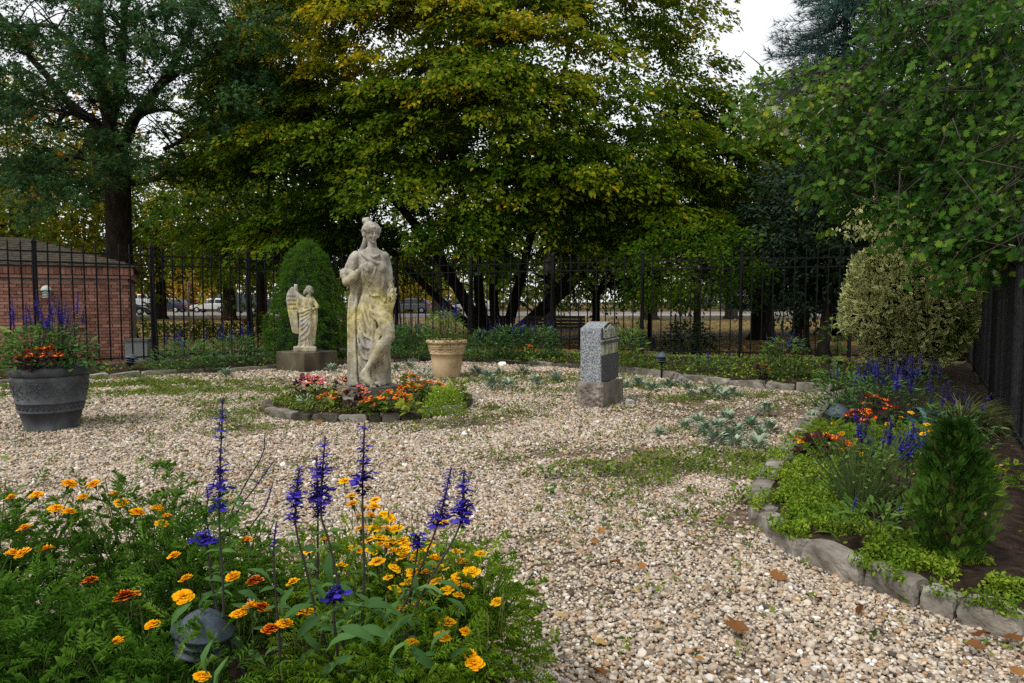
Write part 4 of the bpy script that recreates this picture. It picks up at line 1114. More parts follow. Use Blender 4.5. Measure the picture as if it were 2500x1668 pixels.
    mb.tube(catmull([Z(255, 232, .07), Z(212, 214, .07), Z(165, 262, .07), Z(132, 340, .07), Z(124, 430, .07)], 5), .02, 8)
    for row, (y0, w, hh) in enumerate(((330, 5, .055), (390, 6, .055), (450, 6, .06), (520, 5, .07))):
        for k in range(w):
            a = 140 + (290 - 140) * (k + .5 * (row % 2)) / (w - .5)
            mb.ball(Z(a, y0, .05), (.02, .016, hh * .6), None, 8, 6)
    for k in range(5):
        a0, a1 = 150 + 30 * k, 215 + 20 * k
        mb.tube([Z(a0, 560, .052), Z((a0 + a1) / 2 + 2, 740, .048), Z(a1, 905 + 4 * k, .05)], [.02, .019, .014], 8)
    carve(mb.build('wing', M['stat2'], t, True), .008, 1, .004, .03)
    # rock base under the feet
    mb = MB().box((.005, 0, .045), (.4, .34, .09), R(20)); mb.ball((.02, 0, .09), (.17, .15, .05))
    carve(mb.build('base', M['stat2'], t, True), .012, 3, .008, .06)
    pl = noisy('mossy_concrete_block', [(.25, (.035, .03, .02)), (.55, (.095, .083, .055)), (.8, (.19, .17, .125))], 4, .95, .5, 30, stretch=(1, 1, .5))
    tp = thing('stone_plinth', 'square mossy concrete block carrying the angel', 'plinth', (base.x + .02, 12.82, 0), R(56))
    mb = MB().box((0, 0, .17), (.78, .8, .38))
    o = mb.build('block', pl, tp); bv = o.modifiers.new('b', 'BEVEL'); bv.width = .012; bv.segments = 2
angel()
# ================================================================== TREES
M['lf_horn'] = leafm('hornbeam_leaves', [(0, (.016, .045, .003)), (.3, (.045, .105, .005)), (.55, (.11, .175, .007)), (.72, (.22, .25, .009)), (.88, (.44, .35, .01)), (1, (.55, .33, .008))], .4, .42)
M['lf_pin'] = leafm('pin_oak_leaves', [(0, (.012, .036, .01)), (.4, (.032, .085, .024)), (.8, (.07, .145, .042)), (.93, (.11, .15, .02)), (1, (.34, .16, .015))], .35, .4)
M['lf_oak'] = leafm('red_oak_leaves', [(0, (.014, .05, .008)), (.35, (.04, .115, .015)), (.65, (.1, .2, .022)), (.85, (.19, .29, .028)), (.96, (.32, .32, .02)), (1, (.45, .5, .38))], .4, .38, .5)
M['lf_bg'] = leafm('park_leaves', [(0, (.035, .065, .006)), (.35, (.085, .135, .012)), (.6, (.18, .2, .016)), (.8, (.36, .29, .02)), (.92, (.46, .24, .02)), (1, (.34, .12, .02))], .42, .6, .2)
M['lf_far'] = leafm('far_leaves', [(0, (.06, .085, .03)), (.5, (.15, .18, .045)), (.85, (.32, .27, .06)), (1, (.42, .22, .04))], .3, .7, .1)
M['lf_spruce'] = leafm('blue_spruce_needles', [(0, (.03, .075, .065)), (.5, (.08, .165, .145)), (1, (.16, .27, .24))], .1, .55)
M['lf_pine'] = leafm('pine_needles', [(0, (.014, .03, .014)), (.6, (.035, .065, .028)), (1, (.07, .1, .04))], .1, .5)
M['lf_dark'] = leafm('dark_glossy_leaves', [(0, (.01, .024, .012)), (.6, (.025, .05, .024)), (1, (.06, .1, .05))], .15, .35, .5)

def limb(mb, pts, r0, r1, n=10, sub=5):
    P_ = catmull(pts, sub)
    mb.tube(P_, [r0 + (r1 - r0) * (i / (len(P_) - 1)) ** .8 for i in range(len(P_))], n)
    return P_
def twigs(mb, path, rad, count, length, droop=.15, start=.25, rnd=None):
    """side branches off a limb; returns their tips"""
    rnd = rnd or random
    tips = []
    for k in range(count):
        i = int(len(path) * rnd.uniform(start, .98)) % len(path)
        p = Vector(path[i]); a = rnd.uniform(0, 6.28)
        d = Vector((math.cos(a), math.sin(a), rnd.uniform(-.1, .7))).normalized(); l = length * rnd.uniform(.5, 1.2)
        q = [p, p + d * l * .35 + Vector((0, 0, .05 * l)), p + d * l * .7, p + d * l - Vector((0, 0, droop * l))]
        mb.tube(q, [rad, rad * .7, rad * .45, rad * .2], 5, cap=False)
        tips += [q[2], q[3], q[1]]
    return tips
def sprays(pos, axis, n_leaf, length, width, leaf, T, TF, up_w=.8, out_w=.6, jit=.35, droop=.25, thick=.05):
    """flat drooping sprays of leaves; returns V, F, position of each leaf, t along the spray, index of the spray"""
    m = len(pos)
    idx = np.repeat(np.arange(m), n_leaf); N = len(idx)
    t = rng.random(N) ** .8
    L = (length * rng.uniform(.7, 1.3, m))[idx]; W = (width * rng.uniform(.7, 1.3, m))[idx]
    ax = unit(axis)[idx]; side = unit(np.cross(ax, np.array([0, 0, 1.0]) + 1e-6)); upv = np.cross(side, ax)
    s = rng.uniform(-1, 1, N) * (1.05 - np.abs(t - .4) * 1.2)
    P_ = pos[idx] + ax * (t * L)[:, None] + side * (s * W)[:, None] + upv * rng.normal(0, thick, N)[:, None]
    P_[:, 2] -= droop * t * t * L
    d = unit(ax * .8 + side * (np.sign(s) * rng.uniform(.2, .9, N))[:, None] + np.array([0, 0, -.35]) + rng.normal(0, jit * .7, (N, 3)))
    nm = unit(np.array([0, 0, up_w]) + ax * out_w + rng.normal(0, jit, (N, 3)))
    S = leaf * rng.uniform(.65, 1.25, N)
    V, F = scatter(T, TF, P_, frames(d, nm), S)
    return V, F, P_, t, idx

# ------------------------------------------------------------------ the hornbeam behind the fence
def hornbeam():
    B = Vector((-.45, 23.0, 0))
    t = thing('hornbeam_tree', 'broad many-stemmed green and yellowing tree filling the centre behind fence', 'tree', B)
    def a(px, py, d): return at(px, py, d) - B
    mb = MB()
    limbs = [([a(1205, 850, 23), a(1150, 760, 22.8), a(1085, 650, 22.3), a(990, 520, 21.8), a(860, 380, 21.3), a(760, 230, 21)], .27, .05),
             ([a(1200, 850, 23), a(1172, 740, 23.2), a(1160, 600, 23.4), a(1110, 400, 23.2), a(1060, 180, 23), a(1020, -60, 23)], .22, .05),
             ([a(1218, 850, 23), a(1205, 720, 22.7), a(1215, 560, 22.3), a(1250, 350, 21.8), a(1260, 120, 21.5)], .2, .05),
             ([a(1228, 850, 23), a(1255, 740, 23.2), a(1290, 600, 23.6), a(1330, 380, 23.8), a(1390, 120, 24), a(1430, -50, 24)], .22, .05),
             ([a(1225, 850, 23), a(1305, 775, 22.8), a(1380, 708, 22.5), a(1470, 620, 22.2), a(1600, 500, 21.8), a(1730, 380, 21.4), a(1800, 250, 21.2)], .26, .05),
             ([a(1215, 845, 23), a(1330, 740, 24.2), a(1480, 560, 25), a(1640, 380, 25.6)], .18, .05),
             ([a(1208, 845, 23), a(1060, 720, 24), a(900, 560, 24.8), a(700, 400, 25)], .17, .05)]
    mb.tube([Vector((0, 0, -.1)), Vector((0, 0, .25)), Vector((0, 0, .8))], [.62, .5, .35], 14)
    rr = random.Random(3)
    for pts, r0, r1 in limbs:
        pth = limb(mb, pts, r0, r1, 10)
        twigs(mb, pth, .035, 16, 2.4, rnd=rr)
    mb.build('trunk', M['bark'], t, True)
    # crown: boughs as wide drooping plates over a lumpy ellipsoid, each a fan of leafy sprays
    def shape(z):
        return 8.9 * np.sqrt(np.clip(1 - ((z - 6.3) / 6.3) ** 2, .03, 1)) ** .6
    nb = 270
    bz = rng.uniform(2.3, 12.2, nb); fx = rng.uniform(-1, 1, nb)
    bz = np.round(bz / .8 + .5 * np.sin(fx * 9)) * .8 + rng.normal(0, .26, nb)
    bx = shape(bz) * fx * (1 + .07 * np.sin(2.3 * bz))
    depth = np.sqrt(np.clip(1 - fx ** 2, 0, 1)) * np.clip(shape(bz) / 8.9, .3, 1)
    front = rng.random(nb) < .8
    by = np.where(front, -4.6 * rng.uniform(.8, 1.05, nb), 4.2 * rng.uniform(.3, 1, nb)) * depth * (1 + .1 * np.sin(5 * fx + bz))
    tone_b = rng.normal(0, .07, nb)
    P_, A_, C2 = [], [], []
    for k in range(nb):
        a_ = math.atan2(by[k] * 1.6, bx[k] + .01); a_ += rng.normal(0, .25)
        out = np.array([math.cos(a_), math.sin(a_), 0]); tang = np.array([-out[1], out[0], 0])
        m = int(rng.integers(12, 20))
        u = rng.uniform(-1, 1, m); v = rng.random(m) ** .7
        q = np.array([bx[k], by[k], bz[k]]) + tang * (u * rng.uniform(.9, 1.5))[:, None] + out * ((v - .75) * 2.0 - .5 * u * u)[:, None]
        q[:, 2] += -.28 * v * v - .12 * u * u + rng.normal(0, .07, m)
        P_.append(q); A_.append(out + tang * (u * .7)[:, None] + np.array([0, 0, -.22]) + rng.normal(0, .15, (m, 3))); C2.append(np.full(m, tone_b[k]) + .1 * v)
    pos, ax, tb = np.concatenate(P_), np.concatenate(A_), np.concatenate(C2)
    # loose inner sprays, so that one rarely looks straight through
    ni = 900
    zi = rng.uniform(3.0, 11.6, ni); xi = shape(zi) * rng.uniform(-.92, .92, ni); yi = rng.uniform(-2.2, 3.0, ni)
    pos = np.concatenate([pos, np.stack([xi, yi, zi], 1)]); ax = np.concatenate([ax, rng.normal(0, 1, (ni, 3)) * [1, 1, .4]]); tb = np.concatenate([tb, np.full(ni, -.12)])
    ok = (pos[:, 2] > 2.3 + .45 * np.sin(pos[:, 0] * 1.1) ** 2) & ((pos[:, 1] > -4.6) | (pos[:, 2] > 3)) & ~((pos[:, 2] > 7) & (pos[:, 0] > 6.9 - .3 * (pos[:, 2] - 7)))
    pos, ax, tb = pos[ok], ax[ok], tb[ok]
    V, F, LP, tt, ix = sprays(pos, ax, 56, 1.0, .42, .158, T_KITE, F_KITE, .8, .7, .45, .3, .06)
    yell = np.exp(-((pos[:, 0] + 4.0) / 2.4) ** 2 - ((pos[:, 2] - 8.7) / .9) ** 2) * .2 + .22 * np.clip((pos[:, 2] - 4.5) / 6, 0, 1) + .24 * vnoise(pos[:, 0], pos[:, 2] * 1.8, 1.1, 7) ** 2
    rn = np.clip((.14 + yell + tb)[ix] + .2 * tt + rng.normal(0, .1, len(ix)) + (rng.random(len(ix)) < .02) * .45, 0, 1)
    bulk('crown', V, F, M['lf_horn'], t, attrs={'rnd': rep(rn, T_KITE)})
hornbeam()

# ------------------------------------------------------------------ the pin oak at the left
def pin_oak():
    D = 21.5
    B = Vector(((292 - 1250) * D / FPX, D, 0))
    t = thing('oak_tree', 'tall dark-trunked oak with spreading limbs behind the brick hut', 'tree', B)
    def a(px, py, d=D): return at(px, py, d) - B
    mb = MB()
    rr = random.Random(8)
    mb.tube(catmull([a(297, 845), a(296, 800), a(293, 700), a(290, 560), a(288, 470), a(284, 400), a(282, 350)], 5), lerp_list([.6, .42, .39, .37, .37, .4, .33], 31), 16)
    paths = []
    for pts, r0, r1 in (([a(282, 380), a(268, 300), a(256, 230), a(248, 140), a(240, 30), a(236, -90)], .24, .12), ([a(286, 370), a(310, 330), a(333, 283), a(387, 214), a(429, 146), a(470, 60), a(505, -20)], .22, .07),
                        ([a(278, 392), a(240, 310), a(214, 287), a(153, 237), a(115, 185), a(70, 135), a(0, 38)], .19, .07), ([a(256, 240), a(200, 150), a(150, 85), a(110, 62), a(-20, 70)], .13, .05),
                        ([a(300, 450), a(345, 444), a(383, 436), a(414, 417), a(450, 432), a(478, 456)], .11, .03), ([a(282, 410), a(230, 395), a(170, 385), a(95, 432), a(40, 450)], .1, .03),
                        ([a(268, 310), a(290, 220), a(300, 120), a(305, 0), a(310, -90)], .16, .08), ([a(387, 214), a(450, 170), a(520, 140), a(560, 110), a(640, 120)], .1, .03), ([a(345, 275), a(420, 270), a(480, 310), a(560, 340)], .07, .02),
                        ([a(230, 300), a(150, 270), a(60, 250)], .08, .03), ([a(160, 275), a(138, 310), a(130, 330)], .06, .03), ([a(400, 365), a(440, 345), a(500, 300)], .07, .03), ([a(255, 140), a(220, 60), a(195, -60)], .1, .05), ([a(415, 165), a(470, 160), a(520, 150), a(600, 60)], .07, .03)):
        pth = limb(mb, pts, r0, r1, 10); paths.append(pth)
        twigs(mb, pth, .028, 22, 1.9, .3, .15, rr)
    mb.build('trunk', M['bark'], t, True)
    # leaf blobs: given by where foliage masses hang in the photograph
    cl = []
    for (cx, cy_, sx, sy, n) in ((130, 60, 130, 70, 34), (60, 200, 60, 60, 16), (230, 180, 40, 30, 9), (270, 110, 60, 40, 14), (420, 60, 90, 60, 30), (560, 110, 80, 70, 34), (640, 60, 60, 50, 20), (480, 215, 60, 30, 16), (300, 235, 60, 22, 16), (200, 160, 40, 30, 10),
                                 (250, 330, 40, 25, 12), (340, 390, 70, 14, 14), (140, 370, 60, 20, 12), (60, 300, 70, 40, 18), (170, 450, 60, 25, 14), (110, 500, 40, 25, 8), (40, 420, 40, 40, 10), (600, 210, 60, 50, 20), (560, 290, 60, 30, 14), (20, 80, 50, 50, 12), (350, 140, 40, 40, 8), (690, 150, 50, 60, 14), (500, 0, 120, 30, 22), (250, 0, 140, 25, 20)):
        for _ in range(int(n * 1.0)):
            cl.append(np.array(a(rng.normal(cx, sx * .75), rng.normal(cy_, sy * .75), rng.uniform(D - 3.5, D + 2.0))))
    pos = np.array(cl); m = len(pos)
    ax = unit(np.stack([rng.normal(0, 1, m), rng.normal(-.8, 1, m), rng.normal(-.15, .35, m)], 1))
    V, F, LP, tt, ix = sprays(pos, ax, 120, .8, .42, .165, T_PIN, F_PIN, .7, .5, .5, .3, .12)
    rn = np.clip((.35 + rng.normal(0, .14, m))[ix] + .12 * tt + rng.normal(0, .14, len(ix)) + (rng.random(len(ix)) < .012) * .5, 0, 1)
    bulk('crown', V, F, M['lf_pin'], t, attrs={'rnd': rep(rn, T_PIN)})
pin_oak()

# ------------------------------------------------------------------ oak boughs overhanging from the right
def right_oak():
    B = Vector((9.6, 9.4, 0))
    t = thing('oak_tree', 'bright green lobed-leaf oak whose boughs hang in from the right', 'tree', B)
    def a(px, py, d): return at(px, py, d) - B
    mb = MB(); rr = random.Random(4)
    limb(mb, [Vector((0, 0, -.1)), Vector((-.1, 0, 1.5)), Vector((0, .1, 3.5)), Vector((-.2, 0, 6.5))], .32, .2, 12)
    for pts, r0 in (([Vector((-.05, 0, 4.0)), a(2600, 95, 8.8), a(2480, 118, 8.6), a(2330, 138, 8.6), a(2200, 150, 8.7), a(2080, 172, 8.9), a(1960, 182, 9.1), a(1840, 215, 9.3)], .05),
                    ([Vector((-.1, 0, 3.2)), a(2620, 330, 8.2), a(2500, 390, 8), a(2330, 420, 8.2), a(2150, 440, 8.5), a(2010, 480, 8.8)], .045),
                    ([Vector((0, 0, 4.6)), a(2560, 20, 8.0), a(2400, -10, 7.8), a(2250, 20, 8.0), a(2150, 60, 8.3)], .05),
                    ([Vector((0, 0, 2.8)), a(2620, 480, 7), a(2530, 500, 6.8), a(2440, 540, 6.8), a(2390, 610, 6.9)], .03)):
        pth = limb(mb, pts, r0, .008, 7)
        twigs(mb, pth, .010, 16, .8, .5, .3, rr)
    mb.build('trunk', M['barkg'], t, True)
    poly = [(2190, -40), (2560, -60), (2560, 545), (2500, 560), (2455, 600), (2425, 640), (2385, 610), (2330, 590), (2250, 560), (2180, 545), (2120, 505), (2060, 480), (2005, 455), (1985, 420), (2010, 385), (1970, 340), (1910, 300), (1870, 340), (1840, 300), (1825, 215), (1880, 185), (1960, 168), (2060, 160), (2110, 120), (2130, 60)]
    px = rng.uniform(1790, 2560, 9000); py = rng.uniform(-60, 645, 9000)
    ok = inside(poly, px, py)
    # thin spots: pine and shade show through
    thin = .95 - .55 * np.exp(-((px - 2290) / 120) ** 2 - ((py - 110) / 70) ** 2) - .5 * np.exp(-((px - 2200) / 130) ** 2 - ((py - 460) / 45) ** 2) - .3 * (px < 1930) - .35 * np.exp(-((px - 2420) / 60) ** 2 - ((py - 330) / 60) ** 2) - .3 * np.exp(-((px - 1950) / 60) ** 2 - ((py - 300) / 40) ** 2)
    ok &= rng.random(9000) < thin * np.clip(-.75 + 2.6 * vnoise(px * .017, py * .03, 1.0, 4), .02, 1)
    px, py = px[ok][:1120], py[ok][:1120]
    ex, ey = rng.uniform(2330, 2560, 160), rng.uniform(300, 585, 160)
    px, py = np.concatenate([px, ex]), np.concatenate([py, ey])
    d = 8.6 + 1.1 * rng.standard_normal(len(px)) * .6 - .0028 * np.clip(px - 2150, 0, 400) - .0016 * np.clip(py - 200, 0, 400)
    pos = np.array([np.array(a(x, y, z)) for x, y, z in zip(px, py, d)])
    m = len(pos)
    ax = unit(np.stack([rng.normal(-.8, .7, m), rng.normal(-.5, .8, m), rng.normal(-.45, .4, m)], 1))
    V, F, LP, tt, ix = sprays(pos, ax, 13, .42, .18, .08, T_OAK, F_OAK, .6, .45, .75, .45, .05)
    tw = MB()                                       # the twigs that carry the leaves
    for k in range(m):
        p0, a_ = Vector(pos[k]), Vector(ax[k]); e = p0 + a_ * .42 + Vector((0, 0, -.17))
        tw.tube([p0 - a_ * .3 + Vector((0, 0, .05)), p0, p0 + a_ * .22 + Vector((0, 0, -.04)), e], [.006, .0045, .003, .0015], 4, cap=False)
    tag(tw.build('twigs', M['barkg'], t), kind='stuff')
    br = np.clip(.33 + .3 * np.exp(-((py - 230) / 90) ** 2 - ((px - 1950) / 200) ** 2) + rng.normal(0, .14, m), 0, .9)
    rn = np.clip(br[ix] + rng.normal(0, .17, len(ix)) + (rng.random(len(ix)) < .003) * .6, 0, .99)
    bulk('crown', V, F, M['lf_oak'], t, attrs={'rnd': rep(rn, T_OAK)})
right_oak()

# ------------------------------------------------------------------ conifers
def conifer(name, label, B, H, rbase, z0, mat, n_br, droop=.25, tuft=.16, per=26, top_thin=.1, trunk_r=.2):
    t = thing(name, label, 'tree', B)
    mb = MB(); mb.tube([(0, 0, -.1), (0, 0, H * .5), (0, 0, H)], [trunk_r, trunk_r * .6, .03], 10)
    P_, D_, br = [], [], []
    for k in range(n_br):
        f = (k + rng.random()) / n_br; z = z0 + (H - z0) * f
        L = (rbase * (1 - f) ** .8 + top_thin) * rng.uniform(.8, 1.15); a = rng.uniform(0, 6.28)
        dv = np.array([math.cos(a), math.sin(a), 0])
        path = [np.array([0, 0, z]) + dv * L * s + np.array([0, 0, -droop * L * s + .28 * L * s * s]) for s in (0, .3, .6, 1)]
        mb.tube([Vector(q) for q in path], [.03, .022, .014, .006], 5, cap=False)
        cnt = int(per * (.35 + L / (rbase + .1)))
        s = rng.uniform(.12, 1, cnt); sd = np.cross(dv, [0, 0, 1]); w = rng.uniform(-1, 1, cnt) * .32 * L * (1.1 - s)
        q = np.array([0, 0, z]) + dv * (L * s)[:, None] + sd * w[:, None]
        q[:, 2] += -droop * L * s + .28 * L * s * s - .1 * np.abs(w) + rng.normal(0, .05, cnt)
        P_.append(q); D_.append(dv + sd * (np.sign(w) * .7)[:, None] + np.array([0, 0, .25]) + rng.normal(0, .3, (cnt, 3))); br.append(np.full(cnt, rng.normal(.45, .16)))
    mb.build('trunk', M['bark'], t, True)
    P_, D_, br = np.concatenate(P_), np.concatenate(D_), np.concatenate(br)
    n = len(P_)
    V, F = scatter(T_TUFT, F_TUFT, P_, frames(D_, unit(np.array([0, 0, 1.0]) + rng.normal(0, .4, (n, 3)))), tuft * rng.uniform(.7, 1.4, n)[:, None] * np.array([.55, 1.35, .55]))
    bulk('crown', V, F, mat, t, attrs={'rnd': rep(np.clip(br + rng.normal(0, .2, n), 0, 1), T_TUFT)})
    return t
conifer('spruce_tree', 'tall blue-green spruce rising above the trees against white sky', Vector(((2045 - 1250) * 27 / FPX, 27, 0)), 17.0, 5.4, 1.2, M['lf_spruce'], 560, .3, .34, 70, .35)
conifer('pine_tree', 'dark pine with long needles behind the oak boughs', Vector(((2330 - 1250) * 15.5 / FPX + .2, 15.5, 0)), 9.2, 3.0, 1.6, M['lf_pine'], 220, .2, .3, 60, .8)

# ------------------------------------------------------------------ generic park trees
def park_tree(name, label, px, d, trunk_w, crown, n_blob, per, leaf, mat, tone=(.4, .16), fork=None, bark='bark', lean=0.0, group=None, T=T_KITE, TF=F_KITE, thin=.8):
    """crown = (px, py, half-width px, half-height px, depth half m) as seen from the court"""
    B = Vector(((px - 1250) * d / FPX, d, -.05))
    t = thing(name, label, 'tree', B, group=group)
    cx, cy_, hw, hh, hd = crown
    C_ = at(cx, cy_, d) - B; rx, rz_ = hw * d / FPX, hh * d / FPX
    mb = MB(); rr = random.Random(int(px * 7 + d))
    zc = C_.z - .3 * rz_; r = trunk_w / 2
    zf = max(.9, min(zc, fork if fork else zc * .75))
    mb.tube([(0, 0, -.1), (0, 0, .25), (lean * .3, 0, zf * .5), (lean, 0, zf)], [r * 1.7, r * 1.1, r * .95, r * .9], 12)
    for k in range(5):
        a = 6.28 * k / 5 + rr.uniform(-.4, .4)
        tip = Vector((C_.x + math.cos(a) * rx * .6, C_.y + math.sin(a) * hd * .6, C_.z + rr.uniform(-.2, .7) * rz_))
        p0 = Vector((lean, 0, zf - .1 * k * .3)); pth = limb(mb, [p0, p0.lerp(tip, .35) + Vector((0, 0, .08 * rz_)), tip], r * .6, r * .12, 7)
        twigs(mb, pth, r * .12, 6, rx * .4, rnd=rr)
    mb.build('trunk', M[bark], t, True)
    u = rdir(n_blob) * (rng.uniform(.35, 1.0, n_blob) ** .5)[:, None]
    lum = 1 + .18 * np.sin(4 * u[:, 0] + 3 * u[:, 2] + px)
    pos = np.array(C_) + u * lum[:, None] * np.array([rx, hd, rz_])
    kk = pos[:, 2] > .6; pos, u = pos[kk], u[kk]
    m = len(pos)
    ax = unit(u * np.array([1, 1, .4]) + rng.normal(0, .5, (m, 3)) + np.array([0, -.3, -.1]))
    V, F, LP, tt, ix = sprays(pos, ax, per, leaf * 6, leaf * 3, leaf, T, TF, .7, .6, .5, .3, leaf * .6)
    rn = np.clip((rng.normal(tone[0], tone[1], m))[ix] + rng.normal(0, .1, len(ix)), 0, 1)
    bulk('crown', V, F, mat, t, attrs={'rnd': rep(rn, T)})
    return t
# trees close behind the fence
park_tree('small_tree', 'small forked tree with thin dark trunk right of the gravestone', 1702, 17.6, .2, (1690, 640, 150, 95, 1.8), 170, 40, .11, M['lf_horn'], (.25, .12), fork=1.9, T=T_OVAL, TF=F_OVAL)
park_tree('evergreen_tree', 'dark glossy evergreen drooping over the fence left of the variegated bush', 1955, 18.0, .42, (1945, 590, 130, 170, 1.6), 260, 48, .13, M['lf_dark'], (.4, .2), fork=2.2, T=T_HEX, TF=F_HEX)
park_tree('yew_tree', 'dark trunk with spreading roots under the shade behind the fence', 1862, 24.0, .75, (1850, 560, 150, 120, 2.0), 180, 44, .16, M['lf_dark'], (.3, .15), fork=2.4)
park_tree('evergreen_tree', 'slender dark double-stemmed evergreen beside the fence corner post', 2012, 16.8, .26, (2060, 520, 130, 120, 1.3), 190, 44, .13, M['lf_dark'], (.35, .15), fork=2.4, lean=.25, T=T_HEX, TF=F_HEX)
park_tree('small_tree', 'low spreading tree behind the bench and gravestone', 1455, 24.5, .3, (1470, 675, 140, 45, 2.0), 100, 40, .13, M['lf_horn'], (.22, .12), fork=1.6)
park_tree('small_tree', 'low leafy tree in shade behind the big statue', 930, 25.0, .3, (930, 625, 130, 75, 2.0), 120, 40, .14, M['lf_horn'], (.2, .12), fork=1.7)
park_tree('shade_tree', 'shaded green tree between oak and centre tree behind the dwarf spruce', 640, 29.0, .45, (640, 480, 190, 180, 3.2), 300, 46, .2, M['lf_horn'], (.3, .12), fork=3)
# further out in the park, yellowing
park_tree('park_tree', 'yellow-green park tree far behind the left oak trunk', 395, 52.0, .7, (400, 540, 170, 145, 5), 240, 44, .36, M['lf_bg'], (.42, .17), fork=5, group='yellowing park trees')
park_tree('park_tree', 'yellowing park tree beside the parked white car', 561, 48.0, .85, (575, 545, 130, 150, 4.5), 230, 44, .34, M['lf_bg'], (.5, .18), fork=4.5, group='yellowing park trees')
park_tree('park_tree', 'golden park tree at the far left over the hut roof', 40, 46.0, .7, (60, 400, 200, 240, 5), 300, 42, .4, M['lf_bg'], (.55, .22), fork=5, group='yellowing park trees')
park_tree('park_tree', 'green park tree seen through the left oak crown', 215, 58.0, .7, (200, 500, 170, 180, 5), 220, 42, .42, M['lf_bg'], (.35, .17), fork=5, group='yellowing park trees')
park_tree('park_tree', 'bright yellow tree behind the grey parked car', 1000, 84.0, .8, (1000, 690, 55, 40, 5), 130, 36, .5, M['lf_bg'], (.78, .07), fork=4, group='yellowing park trees')
park_tree('park_tree', 'pale grey trunk tree behind the bench', 1343, 34.0, .55, (1330, 480, 200, 190, 4), 240, 40, .3, M['lf_bg'], (.28, .13), fork=4, bark='barkg', group='yellowing park trees')
park_tree('park_tree', 'tree with flared trunk standing at the roadside', 1588, 50.0, .95, (1600, 500, 160, 160, 5), 240, 40, .38, M['lf_bg'], (.3, .15), fork=5.5, bark='barkg', group='yellowing park trees')
park_tree('park_tree', 'roadside tree behind the tallest fence post on the right', 1785, 52.0, .9, (1800, 480, 170, 165, 5), 240, 40, .38, M['lf_bg'], (.35, .15), fork=5.5, bark='barkg', group='yellowing park trees')
park_tree('park_tree', 'roadside tree behind the tan planter', 1068, 60.0, .95, (1090, 540, 150, 130, 5), 220, 40, .4, M['lf_bg'], (.35, .17), fork=5, bark='barkg', group='yellowing park trees')
park_tree('park_tree', 'tall tree closing the view between the oak and the centre tree', 700, 62.0, .9, (700, 380, 200, 280, 6), 320, 40, .5, M['lf_bg'], (.35, .15), fork=6, group='yellowing park trees')
park_tree('park_tree', 'park tree beyond the variegated bush', 2150, 58.0, .9, (2150, 500, 220, 180, 6), 300, 40, .46, M['lf_bg'], (.3, .13), fork=5, group='yellowing park trees')
park_tree('park_tree', 'orange-tinted far tree behind the street sign', 470, 92.0, .7, (480, 680, 60, 50, 4), 110, 34, .5, M['lf_bg'], (.85, .1), fork=3.5, group='yellowing park trees')
# the wood across the road, one mass
def far_wood():
    n = 2600
    x = rng.uniform(-130, 130, n); y = rng.uniform(108, 135, n); z = rng.random(n) ** .8 * (11 + 5 * np.sin(x * .11) + 3 * np.sin(x * .31 + 1))
    pos = np.stack([x, y, z + .3], 1)
    ax = unit(rng.normal(0, 1, (n, 3)) + np.array([0, -.8, -.1]))
    V, F, LP, tt, ix = sprays(pos, ax, 18, 3.2, 2.0, 1.1, T_KITE, F_KITE, .6, .6, .5, .2, .5)
    rn = np.clip((.35 + .5 * vnoise(x, z * 0, .13, 3) * rng.random(n))[ix] + rng.normal(0, .12, len(ix)), 0, 1)
    o = bulk('far_wood', V, F, M['lf_far'], attrs={'rnd': rep(rn, T_KITE)})
    tag(o, 'distant autumn wood closing the view across the road', 'wood', kind='stuff')
far_wood()

